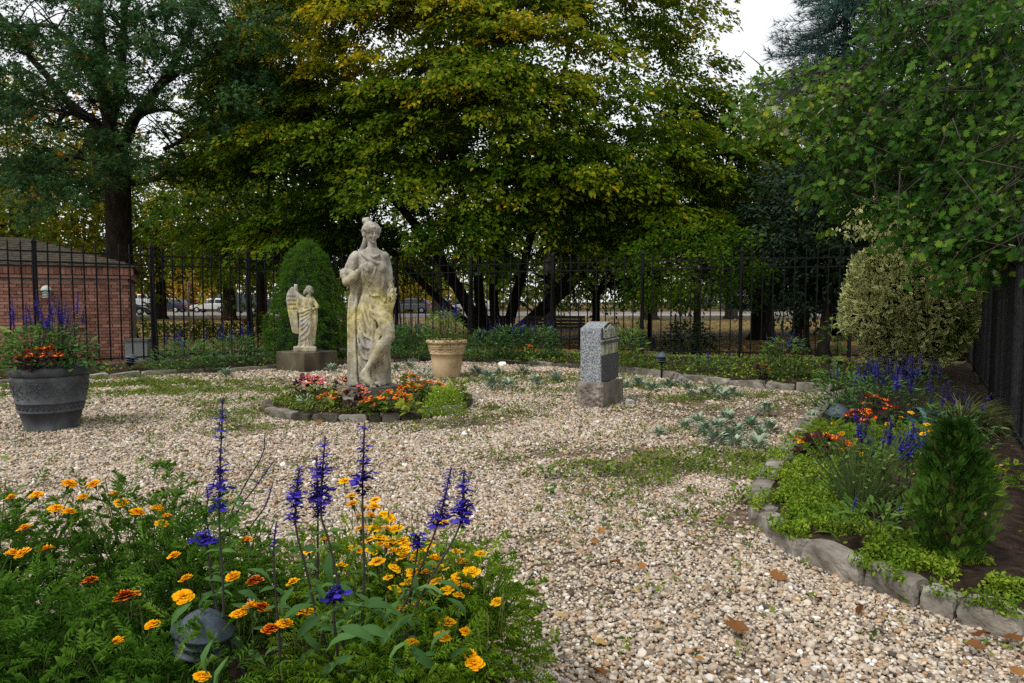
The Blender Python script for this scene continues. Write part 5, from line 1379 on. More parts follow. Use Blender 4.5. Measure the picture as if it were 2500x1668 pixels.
# ------------------------------------------------------------------ garden shrubs
def shell_leaves(n, C_, rx, ry, rz_, lump=.08, seed=0, bias=None):
    u = rdir(n)
    if bias is not None: u = unit(u + np.asarray(bias) * rng.random((n, 1)))
    k = 1 + lump * np.sin(5 * u[:, 0] + seed) * np.cos(4 * u[:, 2] + 2 * seed) + lump * .6 * np.sin(9 * u[:, 0] - 7 * u[:, 2] + seed)
    k *= rng.uniform(.86, 1.03, n)
    return np.array(C_) + u * k[:, None] * np.array([rx, ry, rz_]), u
def variegated_bush():
    D = 11.0
    B = Vector(((2215 - 1250) * D / FPX, D, .05))
    t = thing('variegated_bush', 'big rounded bush of cream-edged green leaves in the fence corner', 'bush', B)
    M['lf_var'] = leafm('cream_edged_leaves', [(0, (.03, .06, .012)), (.3, (.12, .16, .03)), (.45, (.46, .47, .17)), (.7, (.8, .78, .42)), (1, (.88, .84, .42))], .35, .4, .4)
    mb = MB(); rr = random.Random(2)
    for k in range(9):
        a = rr.uniform(0, 6.28); tip = Vector((math.cos(a) * .6, math.sin(a) * .5, rr.uniform(.7, 1.7)))
        limb(mb, [Vector((.06 * math.cos(a), .06 * math.sin(a), -.05)), tip * .45 + Vector((0, 0, .15)), tip], .03, .008, 6)
    mb.build('stem', M['bark'], t, True)
    C_ = at(2225, 738, D) - B
    T, TF, tone = [], [], []                      # leaf with a green middle and cream margin
    ow = [(0, 0), (.22, .32), (.19, .68), (0, 1.05), (-.19, .68), (-.22, .32)]
    T = [(x, y, .5 * abs(x) - .15 * y * y) for x, y in ow] + [(x * .66, .47 + (y - .5) * .74, .34 * abs(x) - .15 * y * y + .004) for x, y in ow]
    for i in range(6):
        j = (i + 1) % 6; TF += [(i, j, 6 + j), (i, 6 + j, 6 + i)]
    TF += [(6, 7, 11), (7, 8, 10), (7, 10, 11), (8, 9, 10)]
    tv = np.array([.8] * 6 + [.34] * 6)
    n = 11500
    pos, u = shell_leaves(n, C_, 1.02, .95, 1.08, .1, 1.0, bias=(-.1, -.45, .1))
    # side shoots on top
    k = 2000
    pos2 = np.array(C_) + np.stack([rng.normal(-.15, .42, k), rng.normal(-.1, .35, k), 1.0 + rng.random(k) ** 1.6 * .62], 1)
    u2 = unit(np.stack([rng.normal(0, .3, k), rng.normal(-.3, .3, k), np.ones(k)], 1))
    pos, u = np.concatenate([pos, pos2]), np.concatenate([u, u2])
    px = pos[:, 0] - C_.x; pz = pos[:, 2] - C_.z
    hole = np.exp(-((px - .25) / .32) ** 2 - ((pz + .45) / .5) ** 2)          # dark inner gap at lower right, its shade put into the leaf tone
    keep = rng.random(len(pos)) > hole * .35
    pos, u, hole = pos[keep], u[keep], hole[keep]
    kk = pos[:, 2] > .12; pos, u, hole = pos[kk], u[kk], hole[kk]
    n = len(pos)
    d = unit(u * .7 + np.array([0, 0, .45]) + rng.normal(0, .45, (n, 3)))
    V, F = scatter(T, TF, pos, frames(d, unit(u * 1.2 + np.array([-.15, -.3, .5]) + rng.normal(0, .4, (n, 3)))), .084 * rng.uniform(.6, 1.3, n))
    br = np.clip(rng.normal(.95, .26, n) - .75 * hole * (rng.random(n) < .9), .05, 1.3)
    rn = np.clip(np.tile(tv, n) * np.repeat(br, len(T)) + np.repeat(rng.normal(0, .05, n), len(T)), 0, 1)
    bulk('foliage', V, F, M['lf_var'], t, attrs={'rnd': rn})
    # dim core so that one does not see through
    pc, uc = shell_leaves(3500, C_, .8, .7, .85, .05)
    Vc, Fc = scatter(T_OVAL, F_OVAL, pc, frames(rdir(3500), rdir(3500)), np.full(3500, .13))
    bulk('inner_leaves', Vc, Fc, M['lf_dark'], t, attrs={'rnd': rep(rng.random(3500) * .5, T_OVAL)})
variegated_bush()
def dwarf_spruce():
    D = 14.6
    B = Vector(((752 - 1250) * D / FPX, D, .03))
    t = thing('dwarf_spruce', 'dense bright green conical dwarf spruce behind the angel', 'shrub', B)
    M['lf_dsp'] = leafm('bright_spruce_needles', [(0, (.018, .05, .006)), (.4, (.045, .115, .012)), (.75, (.085, .18, .02)), (1, (.15, .25, .035))], .2, .5)
    mb = MB(); mb.tube([(0, 0, -.1), (0, 0, 1.8)], [.06, .02], 8); mb.build('stem', M['bark'], t, True)
    H = 2.5
    def rad(z): return np.interp(z, [0, .12, .45, .9, 1.3, 1.8, 2.2, 2.42, 2.5], [.72, .86, .92, .83, .66, .52, .36, .16, .02])
    n = 26000
    m = 1500                                          # puffs of twigs
    zc = rng.random(m) ** 1.15 * H; ac = rng.uniform(0, 6.28, m)
    lum = 1 + .06 * np.sin(6 * ac + 5 * zc) + .05 * np.sin(4 * ac + 9 * zc)
    rc = rad(zc) * lum * rng.uniform(.86, .98, m)
    i = rng.integers(0, m, n); u = rdir(n); out = np.stack([np.cos(ac[i]), np.sin(ac[i]), .5 + 0 * ac[i]], 1)
    u = unit(u + out * .7); rp = (rng.uniform(.05, .11, m)[i]) * rng.uniform(.5, 1, n)
    pos = np.stack([rc * np.cos(ac), rc * np.sin(ac), zc], 1)[i] + u * rp[:, None]
    pos[:, 2] = np.maximum(pos[:, 2], .02)
    d = unit(u + out * .3 + rng.normal(0, .2, (n, 3)))
    V, F = scatter(T_TUFT, F_TUFT, pos, frames(d, rdir(n)), .052 * rng.uniform(.7, 1.3, n))
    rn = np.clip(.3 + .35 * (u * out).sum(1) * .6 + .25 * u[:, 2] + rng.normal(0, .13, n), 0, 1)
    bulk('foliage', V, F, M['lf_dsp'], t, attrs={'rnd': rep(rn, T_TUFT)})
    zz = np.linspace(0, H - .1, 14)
    MB().lathe([(float(rad(q)) * .72, q) for q in zz], 24).build('shade_core', simple('dark_core_fill', (.012, .022, .008), .95), t, True)  # added solid core, coloured dark for the shade between the tufts
dwarf_spruce()
def young_thuja():
    B = on(2362, 1404, .09) + Vector((0, .12, 0))
    t = thing('young_thuja', 'small dark green feathery thuja in the right bed, nearest the camera', 'shrub', B)
    M['lf_thu'] = leafm('thuja_sprays', [(0, (.01, .03, .005)), (.5, (.03, .08, .01)), (.85, (.07, .15, .015)), (1, (.16, .24, .03))], .15, .5)
    mb = MB(); rr = random.Random(9)
    mb.tube([(0, 0, -.05), (0, 0, .3), (.01, 0, .55)], [.016, .012, .004], 8)
    for k in range(26):
        a = rr.uniform(0, 6.28); z = rr.uniform(.05, .5); L = rr.uniform(.08, .16)
        mb.tube([(0, 0, z), (math.cos(a) * L * .6, math.sin(a) * L * .6, z + .05), (math.cos(a) * L, math.sin(a) * L, z + .13)], [.006, .004, .002], 5)
    mb.build('stem', simple('reddish_bark', (.09, .045, .025), .9), t)
    T, TF = [], []                                  # flat fan of scale leaves
    for i in range(7):
        for s in (-1, 1):
            y = .1 + .12 * i; l = .36 * (1 - abs(i - 2.5) / 5); b = len(T)
            T += [(0, y, 0), (s * l * .9, y + .26, .02), (s * l, y + .38, 0), (s * l * .55, y + .26, 0)]
            TF += [(b, b + 1, b + 2), (b, b + 2, b + 3)]
    b = len(T); T += [(-.02, 0, 0), (.02, 0, 0), (0, 1.1, 0)]; TF += [(b, b + 1, b + 2)]
    n = 2600
    z = .04 + rng.random(n) ** .9 * .6; a = rng.uniform(0, 6.28, n)
    rad = np.interp(z, [0, .1, .25, .45, .58, .66], [.09, .13, .145, .115, .07, .02]) * (1 + .2 * np.sin(3 * a + 9 * z) + .1 * np.sin(5 * a - 13 * z)) * rng.uniform(.5, 1.13, n)
    pos = np.stack([rad * np.cos(a), rad * np.sin(a), z], 1)
    d = unit(np.stack([np.cos(a) * .5, np.sin(a) * .5, .8 + 0 * a], 1) + rng.normal(0, .3, (n, 3)))
    V, F = scatter(T, TF, pos, frames(d, rdir(n)), .042 * rng.uniform(.7, 1.3, n))
    bulk('foliage', V, F, M['lf_thu'], t, attrs={'rnd': rep(np.clip(.3 + 1.2 * (rad / .14 - .5) * .5 + rng.normal(0, .16, n), 0, 1), T)})
young_thuja()
# ================================================================== FLOWERS AND SMALL PLANTS
M['lf_mari'] = leafm('marigold_leaves', [(0, (.03, .085, .01)), (.4, (.075, .18, .018)), (.75, (.14, .28, .03)), (1, (.25, .37, .05))], .42, .4, .4)
M['lf_mari2'] = leafm('pale_marigold_leaves', [(0, (.065, .145, .01)), (.4, (.15, .28, .02)), (.8, (.26, .39, .035)), (1, (.38, .46, .06))], .42, .45, .3)
M['lf_sal'] = leafm('salvia_leaves', [(0, (.025, .065, .02)), (.4, (.055, .13, .035)), (.8, (.11, .21, .06)), (1, (.19, .28, .1))], .25, .45, .35)
M['lf_salg'] = leafm('bright_salvia_leaves', [(0, (.03, .07, .012)), (.4, (.075, .15, .025)), (.8, (.15, .24, .05)), (1, (.24, .32, .1))], .3, .42, .4)
M['lf_sed'] = leafm('sedum_leaves', [(0, (.045, .1, .01)), (.4, (.12, .21, .018)), (.75, (.23, .33, .03)), (1, (.38, .42, .06))], .25, .5, .3)
M['lf_weed'] = leafm('weeds', [(0, (.04, .08, .012)), (.45, (.11, .17, .025)), (.8, (.21, .27, .04)), (1, (.34, .32, .1))], .25, .6, .2)
M['lf_lamb'] = leafm('woolly_leaves', [(0, (.1, .16, .1)), (.4, (.22, .3, .2)), (.8, (.42, .5, .38)), (1, (.6, .66, .55))], .15, .8, .1)
M['lf_beg'] = leafm('begonia_leaves', [(0, (.03, .075, .012)), (.5, (.09, .15, .025)), (1, (.22, .26, .04))], .2, .35, .5)
M['lf_begd'] = leafm('bronze_leaves', [(0, (.018, .008, .01)), (.5, (.05, .022, .024)), (1, (.1, .06, .055))], .15, .3, .5)
M['lf_grass'] = leafm('garden_grass', [(0, (.04, .06, .018)), (.5, (.1, .13, .035)), (1, (.24, .24, .09))], .25, .6, .2)
M['lf_litter'] = leafm('fallen_leaves', [(0, (.09, .035, .014)), (.35, (.22, .1, .035)), (.65, (.36, .19, .06)), (.85, (.45, .3, .1)), (1, (.35, .3, .18))], .15, .7, .2)
M['stem'] = simple('green_stem', (.055, .08, .025), .6)
M['pstem'] = simple('purple_stem', (.045, .04, .038), .6)
M['sal_f'] = leafm('blue_salvia_petals', [(0, (.008, .006, .05)), (.4, (.018, .012, .14)), (.8, (.045, .03, .36)), (1, (.12, .09, .6))], .25, .6, .2)
M['sal_d'] = leafm('faded_salvia_husks', [(0, (.12, .09, .1)), (.5, (.3, .24, .22)), (1, (.45, .4, .36))], .2, .8, .1)
M['mar_y'] = leafm('yellow_marigold_petals', [(0, (.55, .2, .004)), (.5, (.85, .42, .005)), (1, (.92, .56, .015))], .25, .5, .2)
M['mar_o'] = leafm('orange_marigold_petals', [(0, (.48, .13, .003)), (.5, (.84, .33, .004)), (1, (.92, .5, .008))], .25, .5, .2)
M['mar_r'] = leafm('red_centred_marigold_petals', [(0, (.5, .2, .01)), (.15, (.14, .012, .004)), (.7, (.28, .025, .004)), (.85, (.75, .2, .006)), (1, (.85, .4, .01))], .2, .5, .2)
M['beg_r'] = leafm('scarlet_petals', [(0, (.35, .008, .006)), (1, (.7, .03, .015))], .25, .4, .3)
M['beg_o'] = leafm('coral_petals', [(0, (.62, .06, .01)), (1, (.85, .18, .04))], .25, .4, .3)
M['beg_p'] = leafm('pink_petals', [(0, (.5, .02, .09)), (1, (.8, .14, .25))], .25, .4, .3)
M['ylw'] = simple('yellow_stamen', (.75, .5, .03), .6)

# ---- salvia spikes: stem + whorls of lipped florets in one part
def spike_mesh(path, fl, width, dense=15, faded=False, seed=0):
    """path: points from base to tip; the last fl metres carry florets"""
    r_ = np.random.default_rng(seed + 100)
    P_ = catmull(path, 5); cum = [0]
    for i in range(1, len(P_)): cum.append(cum[-1] + (P_[i] - P_[i - 1]).length)
    Ltot = cum[-1]
    mb = MB(); mb.tube(P_, [.0034 * (1 - .6 * i / (len(P_) - 1)) + .0008 for i in range(len(P_))], 5)
    SV = np.array([tuple(v) for v in mb.v]); ST = []
    for f in mb.f:
        for k in range(1, len(f) - 1): ST.append((f[0], f[k], f[k + 1]))
    arr = np.array([tuple(p) for p in P_])
    pos, dr, sc, rn = [], [], [], []
    s = Ltot - fl
    k = 0
    while s < Ltot:
        f = (s - (Ltot - fl)) / fl
        c = np.array([np.interp(s, cum, arr[:, j]) for j in range(3)])
        w = width * (1.05 - .6 * f ** 1.5) * r_.uniform(.55, 1.2); po = r_.uniform(.15, .75)
        nf = 12
        for j in range(nf):
            a = 6.28 * (j + r_.random() * .6) / nf + k
            out = np.array([math.cos(a), math.sin(a), r_.uniform(.05, .7)])
            if r_.random() < .12: continue
            opened = r_.random() < po
            pos.append(c + np.array([0, 0, r_.normal(0, .003)])); dr.append(out); sc.append(w * (1.0 if opened else .6) * r_.uniform(.8, 1.2)); rn.append(r_.uniform(.45, 1) if opened else r_.uniform(0, .5))
        s += fl / dense * r_.uniform(.6, 1.5); k += 1
    pos, dr, sc, rn = map(np.array, (pos, dr, sc, rn))
    # floret: tube + spread lip
    T = [(-.1, 0, 0), (.1, 0, 0), (.13, .55, .05), (-.13, .55, .05), (.36, .85, -.12), (0, 1.05, -.22), (-.36, .85, -.12), (0, .8, .22)]
    TF = [(0, 1, 2), (0, 2, 3), (2, 4, 5), (3, 2, 5), (3, 5, 6), (3, 2, 7)]
    V, F = scatter(T, TF, pos, frames(dr, np.tile([0, 0, 1.0], (len(pos), 1))), sc)
    Vt, Ft = cat_vf([(SV, np.array(ST)), (V, F)])
    mi = np.concatenate([np.zeros(len(ST), int), np.ones(len(F), int)])
    return bulk_mesh('flower_spike', Vt, Ft, [M['pstem'], M['sal_d'] if faded else M['sal_f']], attrs={'rnd': np.concatenate([np.zeros(len(SV)), rep(rn, T)])}, midx=mi)
SP = [spike_mesh([(0, 0, 0), (.01 * math.sin(i), .01 * math.cos(i), .25), (.03 * math.sin(2 * i), .02, .5)], .2 + .02 * (i % 3), .024, 13, False, i) for i in range(5)]
SPF = [spike_mesh([(0, 0, 0), (.01, 0, .25), (.05 * (i - .5), .02, .5)], .22, .012, 11, True, 20 + i) for i in range(2)]

def leaf_clump(parent, n, h, spread, leaf, mat, T=T_LANCE, TF=F_LANCE, seed_tone=.45, z0=.02, up=.5, shape=.75, name='foliage', center=(0, 0, 0), sy=1.0):
    a = rng.uniform(0, 6.28, n); f = rng.random(n)
    z = z0 + h * f
    r = spread * np.sqrt(rng.random(n)) * (1 - shape * (f - .25).clip(0) ** 1.5)
    pos = np.stack([r * np.cos(a), r * np.sin(a) * sy, z], 1) + np.array(center)
    d = unit(np.stack([np.cos(a), np.sin(a), np.full(n, up)], 1) + rng.normal(0, .4, (n, 3)))
    nm = unit(np.stack([np.cos(a) * .4, np.sin(a) * .4, np.ones(n)], 1) + rng.normal(0, .35, (n, 3)))
    V, F = scatter(T, TF, pos, frames(d, nm), leaf * rng.uniform(.6, 1.3, n))
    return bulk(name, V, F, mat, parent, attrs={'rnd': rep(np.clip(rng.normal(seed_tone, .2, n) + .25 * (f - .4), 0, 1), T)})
def stems(parent, n, h, spread, mat, r=.003, name='stems'):
    mb = MB()
    for k in range(n):
        a = random.uniform(0, 6.28); d = spread * random.uniform(.3, 1)
        mb.tube([(d * .25 * math.cos(a), d * .25 * math.sin(a), -.02), (d * .6 * math.cos(a), d * .6 * math.sin(a), h * .5), (d * math.cos(a), d * math.sin(a), h * random.uniform(.7, 1))], [r, r * .8, r * .5], 5, cap=False)
    return tag(mb.build(name, mat, parent), kind='stuff')
def salvia(label, loc, n_spk, h, spread, spk_h, n_leaf=240, leaf=.07, mat='lf_sal', faded=.15, group=None, T=T_LANCE, TF=F_LANCE, tilt=14, sy=1.0):
    t = thing('salvia_plant', label, 'flower', loc, group=group)
    leaf_clump(t, n_leaf, h, spread, leaf, M[mat], T, TF, sy=sy)
    stems(t, 8, h * .9, spread * .8, M['stem'])
    for k in range(n_spk):
        a = random.uniform(0, 6.28); d = spread * math.sqrt(random.random()) * .9
        me = random.choice(SPF) if random.random() < faded else random.choice(SP)
        s = spk_h / .5 * random.uniform(.8, 1.15)
        ta = R(tilt) * d / spread * random.uniform(.3, 1.5)
        link('flower_spike', me, t, (d * math.cos(a) * .8, d * math.sin(a) * .8 * sy, h * random.uniform(.25, .5)), (-math.sin(a) * ta, math.cos(a) * ta, random.uniform(0, 6.28)), (s, s, s))
    return t
# back bed, from left to right
salvia('sprawling salvia with grassy leaves at the fence, right of the brick hut', on(455, 905, .05), 8, .5, .6, .5, 700, .11, 'lf_sal')
salvia('leafy salvia clump with one yellow bloom, left of the dwarf spruce', on(575, 893, .05), 11, .52, .6, .6, 800, .115, 'lf_sal')
salvia('tall purple salvia clump between the statue and tan planter', on(1012, 878, .05), 22, .72, .6, .62, 900, .12, 'lf_sal')
salvia('low salvia clump showing just right of the tan planter', on(1190, 882, .05), 12, .6, .5, .5, 700, .11, 'lf_sal')
salvia('wide salvia clump with many spikes before the forked tree trunk', on(1248, 880, .05), 18, .68, .55, .6, 900, .115, 'lf_sal')
salvia('salvia clump in front of the bench, left of the gravestone', on(1318, 878, .05), 12, .66, .5, .58, 800, .115, 'lf_sal')
salvia('bright salvia growing just right of the gravestone', on(1532, 906, .05), 10, .72, .42, .45, 700, .11, 'lf_salg')
salvia('sparse grey salvia at the fence foot right of upright path light', on(1728, 912, .05), 6, .26, .5, .36, 260, .08, 'lf_sal')
salvia('upright leafy salvia before fence, left of the variegated bush', on(1915, 925, .05), 16, .6, .45, .5, 650, .11, 'lf_salg')
# right bed
salvia('salvia with drooping leaves beside the sunken path light', on(2050, 1010, .07), 8, .42, .36, .42, 420, .09, 'lf_sal')
salvia('dense deep blue salvia mass behind red begonias in right bed', on(2150, 1045, .07), 30, .45, .52, .5, 520, .08, 'lf_sal', .05, sy=.7)
salvia('blue salvia at the foot of the variegated bush', on(2215, 985, .07), 16, .4, .5, .45, 360, .08, 'lf_sal', .2)
salvia('few dark salvia spikes beside the lying turquoise pot', on(2320, 1090, .07), 7, .3, .4, .42, 260, .07, 'lf_sal')
salvia('salvia with deep blue spikes and pale leaves beside the thuja', on(2175, 1245, .09), 20, .32, .3, .42, 330, .085, 'lf_salg', 0.0)
salvia('short salvia sprigs low beside the thuja stem', on(2150, 1330, .09), 4, .18, .24, .2, 200, .075, 'lf_salg', 0)

# wiry green stems fanning out in the right bed
p = on(2092, 1262, .09)
t = thing('wiry_herb', 'fan of thin wiry green stems with tiny buds in right bed', 'herb', p)
mb = MB()
for k in range(130):
    a = random.uniform(0, 6.28); sp_ = random.uniform(.05, .34); h = random.uniform(.25, .52)
    mb.tube([(.03 * math.cos(a), .03 * math.sin(a), 0), (sp_ * .5 * math.cos(a), sp_ * .4 * math.sin(a), h * .55), (sp_ * math.cos(a), sp_ * .8 * math.sin(a), h)], [.0022, .0018, .001], 4, cap=False)
tag(mb.build('stems', simple('wiry_green', (.06, .1, .025), .6), t), kind='stuff')
leaf_clump(t, 260, .4, .26, .035, M['lf_salg'], T_KITE, F_KITE, .5)

# ---- begonias
def blossom_mesh(mat, seed):
    r_ = random.Random(seed); T, TF = [], []
    mb = MB()
    for q in range(4):
        c = Vector((r_.uniform(-.018, .018), r_.uniform(-.018, .018), r_.uniform(0, .016)))
        for j in range(4):
            a = j * math.pi / 2 + r_.uniform(-.3, .3) + q; l = .019 if j % 2 else .014
            d = Vector((math.cos(a), math.sin(a), r_.uniform(.1, .6))) * l; s = Vector((-math.sin(a), math.cos(a), 0)) * l * .55
            mb.add([c, c + d * .6 + s, c + d, c + d * .6 - s], [(0, 1, 2), (0, 2, 3)])
        mb.ball(c + Vector((0, 0, .004)), .0045, None, 6, 4, mat=1)
    me = mb.mesh('blossom', [mat, M['ylw']])
    at_ = me.attributes.new('rnd', 'FLOAT', 'POINT')
    at_.data.foreach_set('value', [r_.random() for _ in range(len(me.vertices))])
    return me
BL = {k: [blossom_mesh(M[k], i) for i in range(3)] for k in ('beg_r', 'beg_o', 'beg_p')}
T_ROUND = [(0, 0, 0)] + [(.42 * math.cos(a), .5 + .5 * math.sin(a), .12 * math.cos(a) ** 2) for a in np.linspace(-math.pi / 2 + .35, 1.5 * math.pi - .35, 9)]
F_ROUND = [(0, i, i + 1) for i in range(1, 9)]
def begonia(label, loc, kind, n_bl, h=.16, spread=.15, leafmat='lf_beg', nl=70, size=1.0, group=None):
    t = thing('begonia_plant', label, 'flower', loc, group=group)
    leaf_clump(t, nl, h, spread, .062 * size, M[leafmat], T_ROUND, F_ROUND, .5, up=.25)
    for k in range(int(n_bl * 1.5)):
        a = random.uniform(0, 6.28); d = spread * math.sqrt(random.random()) * 1.05
        s = size * random.uniform(.95, 1.5)
        link('blossom', random.choice(BL[kind]), t, (d * math.cos(a), d * math.sin(a), h * (1.12 - .35 * (d / spread) ** 2) + random.uniform(-.01, .02)), (random.uniform(-.3, .7), random.uniform(-.3, .3), a), (s, s, s))
    return t
begonia('pink begonia mound at the left of the big statue', on(757, 972, .08), 'beg_p', 15, .24, .2, 'lf_begd', 60, 1.15)
begonia('small magenta begonia close to the left corner of the plinth', on(835, 965, .08), 'beg_p', 4, .2, .1, 'lf_begd', 30)
begonia('small coral begonia left of the plinth front, near dark leaves', on(805, 1000, .08), 'beg_o', 7, .15, .14)
begonia('bronze-leaved pink begonia in front of the statue plinth', on(868, 1005, .08), 'beg_p', 9, .24, .17, 'lf_begd', 90)
begonia('low coral begonia before the plinth beside the bronze-leaved one', on(918, 1012, .08), 'beg_o', 13, .14, .16)
begonia('coral begonia at the front corner of the plinth', on(962, 1005, .08), 'beg_o', 16, .19, .18)
begonia('coral begonia right of the plinth corner', on(1003, 985, .08), 'beg_o', 14, .2, .16)
begonia('tall coral begonia at the right side of the ring bed', on(1050, 985, .08), 'beg_o', 16, .23, .2)
begonia('coral begonia behind the plinth at its right', on(1000, 955, .08), 'beg_o', 9, .2, .14)
begonia('scarlet begonia in the grey planter', (GPC.x + .07, GPC.y - .25, .6), 'beg_r', 14, .2, .17, 'lf_begd', 50, 1.2)
begonia('scarlet begonia low in front of the salvia by the bench', on(1290, 888, .06), 'beg_r', 7, .3, .25)
begonia('bronze-leaved scarlet begonia at fence, left of upright leafy salvia', on(1858, 930, .06), 'beg_r', 4, .22, .14, 'lf_begd', 60)
begonia('scarlet begonia at the front of the right bed', on(2012, 1125, .09), 'beg_r', 16, .16, .19, 'lf_begd', 70, .9)
begonia('scarlet begonia standing among blue salvia in right bed', on(2100, 1085, .08), 'beg_r', 12, .26, .12, 'lf_begd', 50, .95)
begonia('red begonia deep inside the blue salvia mass', on(2135, 1050, .08), 'beg_r', 9, .28, .16, 'lf_begd', 40, .9)
begonia('orange begonia sprig beside the thuja', on(2255, 1220, .08), 'beg_o', 3, .16, .07, 'lf_beg', 20, .8)

# ---- other ring-bed plants
p = on(1000, 1015, .08); t = thing('lime_coleus', 'lime-green broad-leaved plant at the front of the ring bed', 'plant', p)
leaf_clump(t, 36, .14, .12, .1, leafm('lime_leaves', [(0, (.14, .2, .02)), (1, (.36, .4, .06))], .3, .45), T_OVAL, F_OVAL, .5, up=.2)
p = on(1085, 1025, .05); t = thing('alyssum_plant', 'airy green plant with tiny white flowers at the right of ring', 'plant', p)
leaf_clump(t, 1500, .32, .24, .03, M['lf_mari2'], T_KITE, F_KITE, .6, up=.9)
a_ = rng.uniform(0, 6.28, 70); r_ = .25 * np.sqrt(rng.random(70)); pos = np.stack([r_ * np.cos(a_), r_ * np.sin(a_) - .04, .12 + .2 * rng.random(70)], 1)
V, F = scatter(T_HEX, F_HEX, pos, frames(rdir(70), np.tile([0, 0, 1.0], (70, 1))), np.full(70, .014))
tag(bulk('white_florets', V, F, simple('white_petal', (.75, .75, .72), .6), t), kind='stuff')
p = on(1115, 985, .06); t = thing('leafy_weed', 'bright green leafy weed behind the alyssum at the ring', 'plant', p)
leaf_clump(t, 60, .24, .14, .09, M['lf_beg'], T_OVAL, F_OVAL, .75, up=.3)
p = on(1032, 958, .06); t = thing('grey_herb', 'feathery grey-green herb behind the coral begonias', 'plant', p)
leaf_clump(t, 160, .3, .16, .07, M['lf_lamb'], T_LANCE, F_LANCE, .35, up=.9)
for (px, py, lab) in ((745, 1000, 'dusty silver-leaved plant among moss at the left of ring'), (980, 975, 'thin silver-stemmed plant at the plinth corner')):
    p = on(px, py, .08); t = thing('silver_plant', lab, 'plant', p)
    leaf_clump(t, 46, .14, .12, .06, M['lf_lamb'], T_LANCE, F_LANCE, .3, up=.6)

# ---- planters' contents
t = salvia('violet salvia and pale faded spikes rising from the grey planter', (GPC.x - .02, GPC.y, .6), 36, .42, .46, .56, 520, .08, 'lf_sal', .35, tilt=20)
t = thing('leafy_filler', 'fresh green broad-leaved plant at the left in the grey planter', 'plant', (GPC.x - .16, GPC.y - .06, .58))
leaf_clump(t, 380, .42, .36, .085, M['lf_salg'], T_OVAL, F_OVAL, .66, up=.2, shape=.5)
t = thing('leafy_filler', 'leafy sprigs spilling over the right rim of the grey planter', 'plant', (GPC.x + .33, GPC.y - .02, .6))
leaf_clump(t, 140, .26, .17, .085, M['lf_sal'], T_OVAL, F_OVAL, .45, up=-.1, shape=.5)
t = salvia('pale straggly salvia growing in the tan planter', (TPC.x - .03, TPC.y, .52), 18, .56, .4, .5, 760, .09, 'lf_salg', .55, tilt=22)

# ---- woolly rosettes in the gravel
def rosette(label, loc, s, group):
    t = thing('woolly_rosette', label, 'plant', loc, random.uniform(0, 6), group)
    n = 46
    a = rng.uniform(0, 6.28, n); f = rng.random(n)
    pos = np.stack([.05 * np.cos(a) * f, .05 * np.sin(a) * f, .01 + .05 * (1 - f)], 1) * s
    d = unit(np.stack([np.cos(a), np.sin(a), 1.5 - 1.35 * f], 1) + rng.normal(0, .12, (n, 3)))
    V, F = scatter(np.array(T_LANCE) * [1.35, 1, 1.2], F_LANCE, pos, frames(d, unit(np.array([0, 0, 1.0]) - .5 * np.stack([np.cos(a), np.sin(a), 0 * a], 1) + rng.normal(0, .15, (n, 3)))), .125 * s * rng.uniform(.6, 1.2, n))
    bulk('leaves', V, F, M['lf_lamb'], t, attrs={'rnd': rep(np.clip(rng.normal(.42, .2, n), 0, 1), T_LANCE)})
ORD = ['first', 'second', 'third', 'fourth', 'fifth', 'sixth', 'seventh', 'eighth', 'ninth', 'tenth', 'eleventh', 'twelfth', 'thirteenth', 'fourteenth', 'fifteenth', 'sixteenth', 'seventeenth', 'eighteenth']
for where, s0, pts in (('left of the gravestone', 1.15, [(1190, 925), (1222, 915), (1240, 945), (1275, 912), (1300, 895), (1310, 938), (1358, 932), (1200, 950), (1165, 912)]),
                       ('in row under the pale back edging', 1.0, [(1532, 948), (1562, 945), (1595, 955), (1633, 945), (1680, 952), (1690, 972), (1718, 968), (1745, 962), (1765, 975), (1790, 968)]),
                       ('in the patch left of the sunken path light', .95, [(1672, 1045), (1705, 1035), (1720, 1062), (1752, 1050), (1775, 1032), (1780, 1075), (1800, 1060), (1835, 1045), (1745, 1082), (1795, 1090), (1858, 1068), (1850, 1098), (1878, 1055), (1868, 1012), (1970, 1050), (1985, 1035)]),
                       ('below the angel and dwarf spruce', 1.1, [(552, 920), (808, 908), (968, 905), (1000, 900)]),
                       ('standing alone in the open gravel', .7, [(1608, 1062)])):
    for i, (px, py) in enumerate(sorted(pts)):
        lab = f'woolly rosette, {ORD[i]} from left, {where}' if len(pts) > 1 else f'small silver-green woolly rosette {where}'
        rosette(lab, on(px, py, .01), s0 * random.uniform(.7, 1.05), 'silver woolly rosettes in the gravel')

# ---- ground covers (nobody could count them)
def cover(name, label, n, sampler, leaf, mat, z, T=T_KITE, TF=F_KITE, upw=.8, tone=.5, zj=.04):
    x, y = sampler(n); n = len(x)
    pos = np.stack([x, y, z + zj * rng.random(n) ** 1.5], 1)
    d = unit(rng.normal(0, 1, (n, 3)) + np.array([0, -.1, .45]))
    V, F = scatter(T, TF, pos, frames(d, unit(np.array([0, 0, upw]) + rng.normal(0, .5, (n, 3)))), leaf * rng.uniform(.6, 1.35, n))
    tn = tone + .5 * (vnoise(x, y, 5, 3) - .5)
    return tag(bulk(name, V, F, mat, attrs={'rnd': rep(np.clip(tn + rng.normal(0, .17, n), 0, 1), T)}), label, 'ground cover', kind='stuff')
def in_poly(poly, dens=None):
    def f(n):
        x = rng.uniform(min(p[0] for p in poly), max(p[0] for p in poly), n); y = rng.uniform(min(p[1] for p in poly), max(p[1] for p in poly), n)
        ok = inside(poly, x, y)
        if dens is not None: ok &= rng.random(n) < dens(x, y)
        return x[ok], y[ok]
    return f
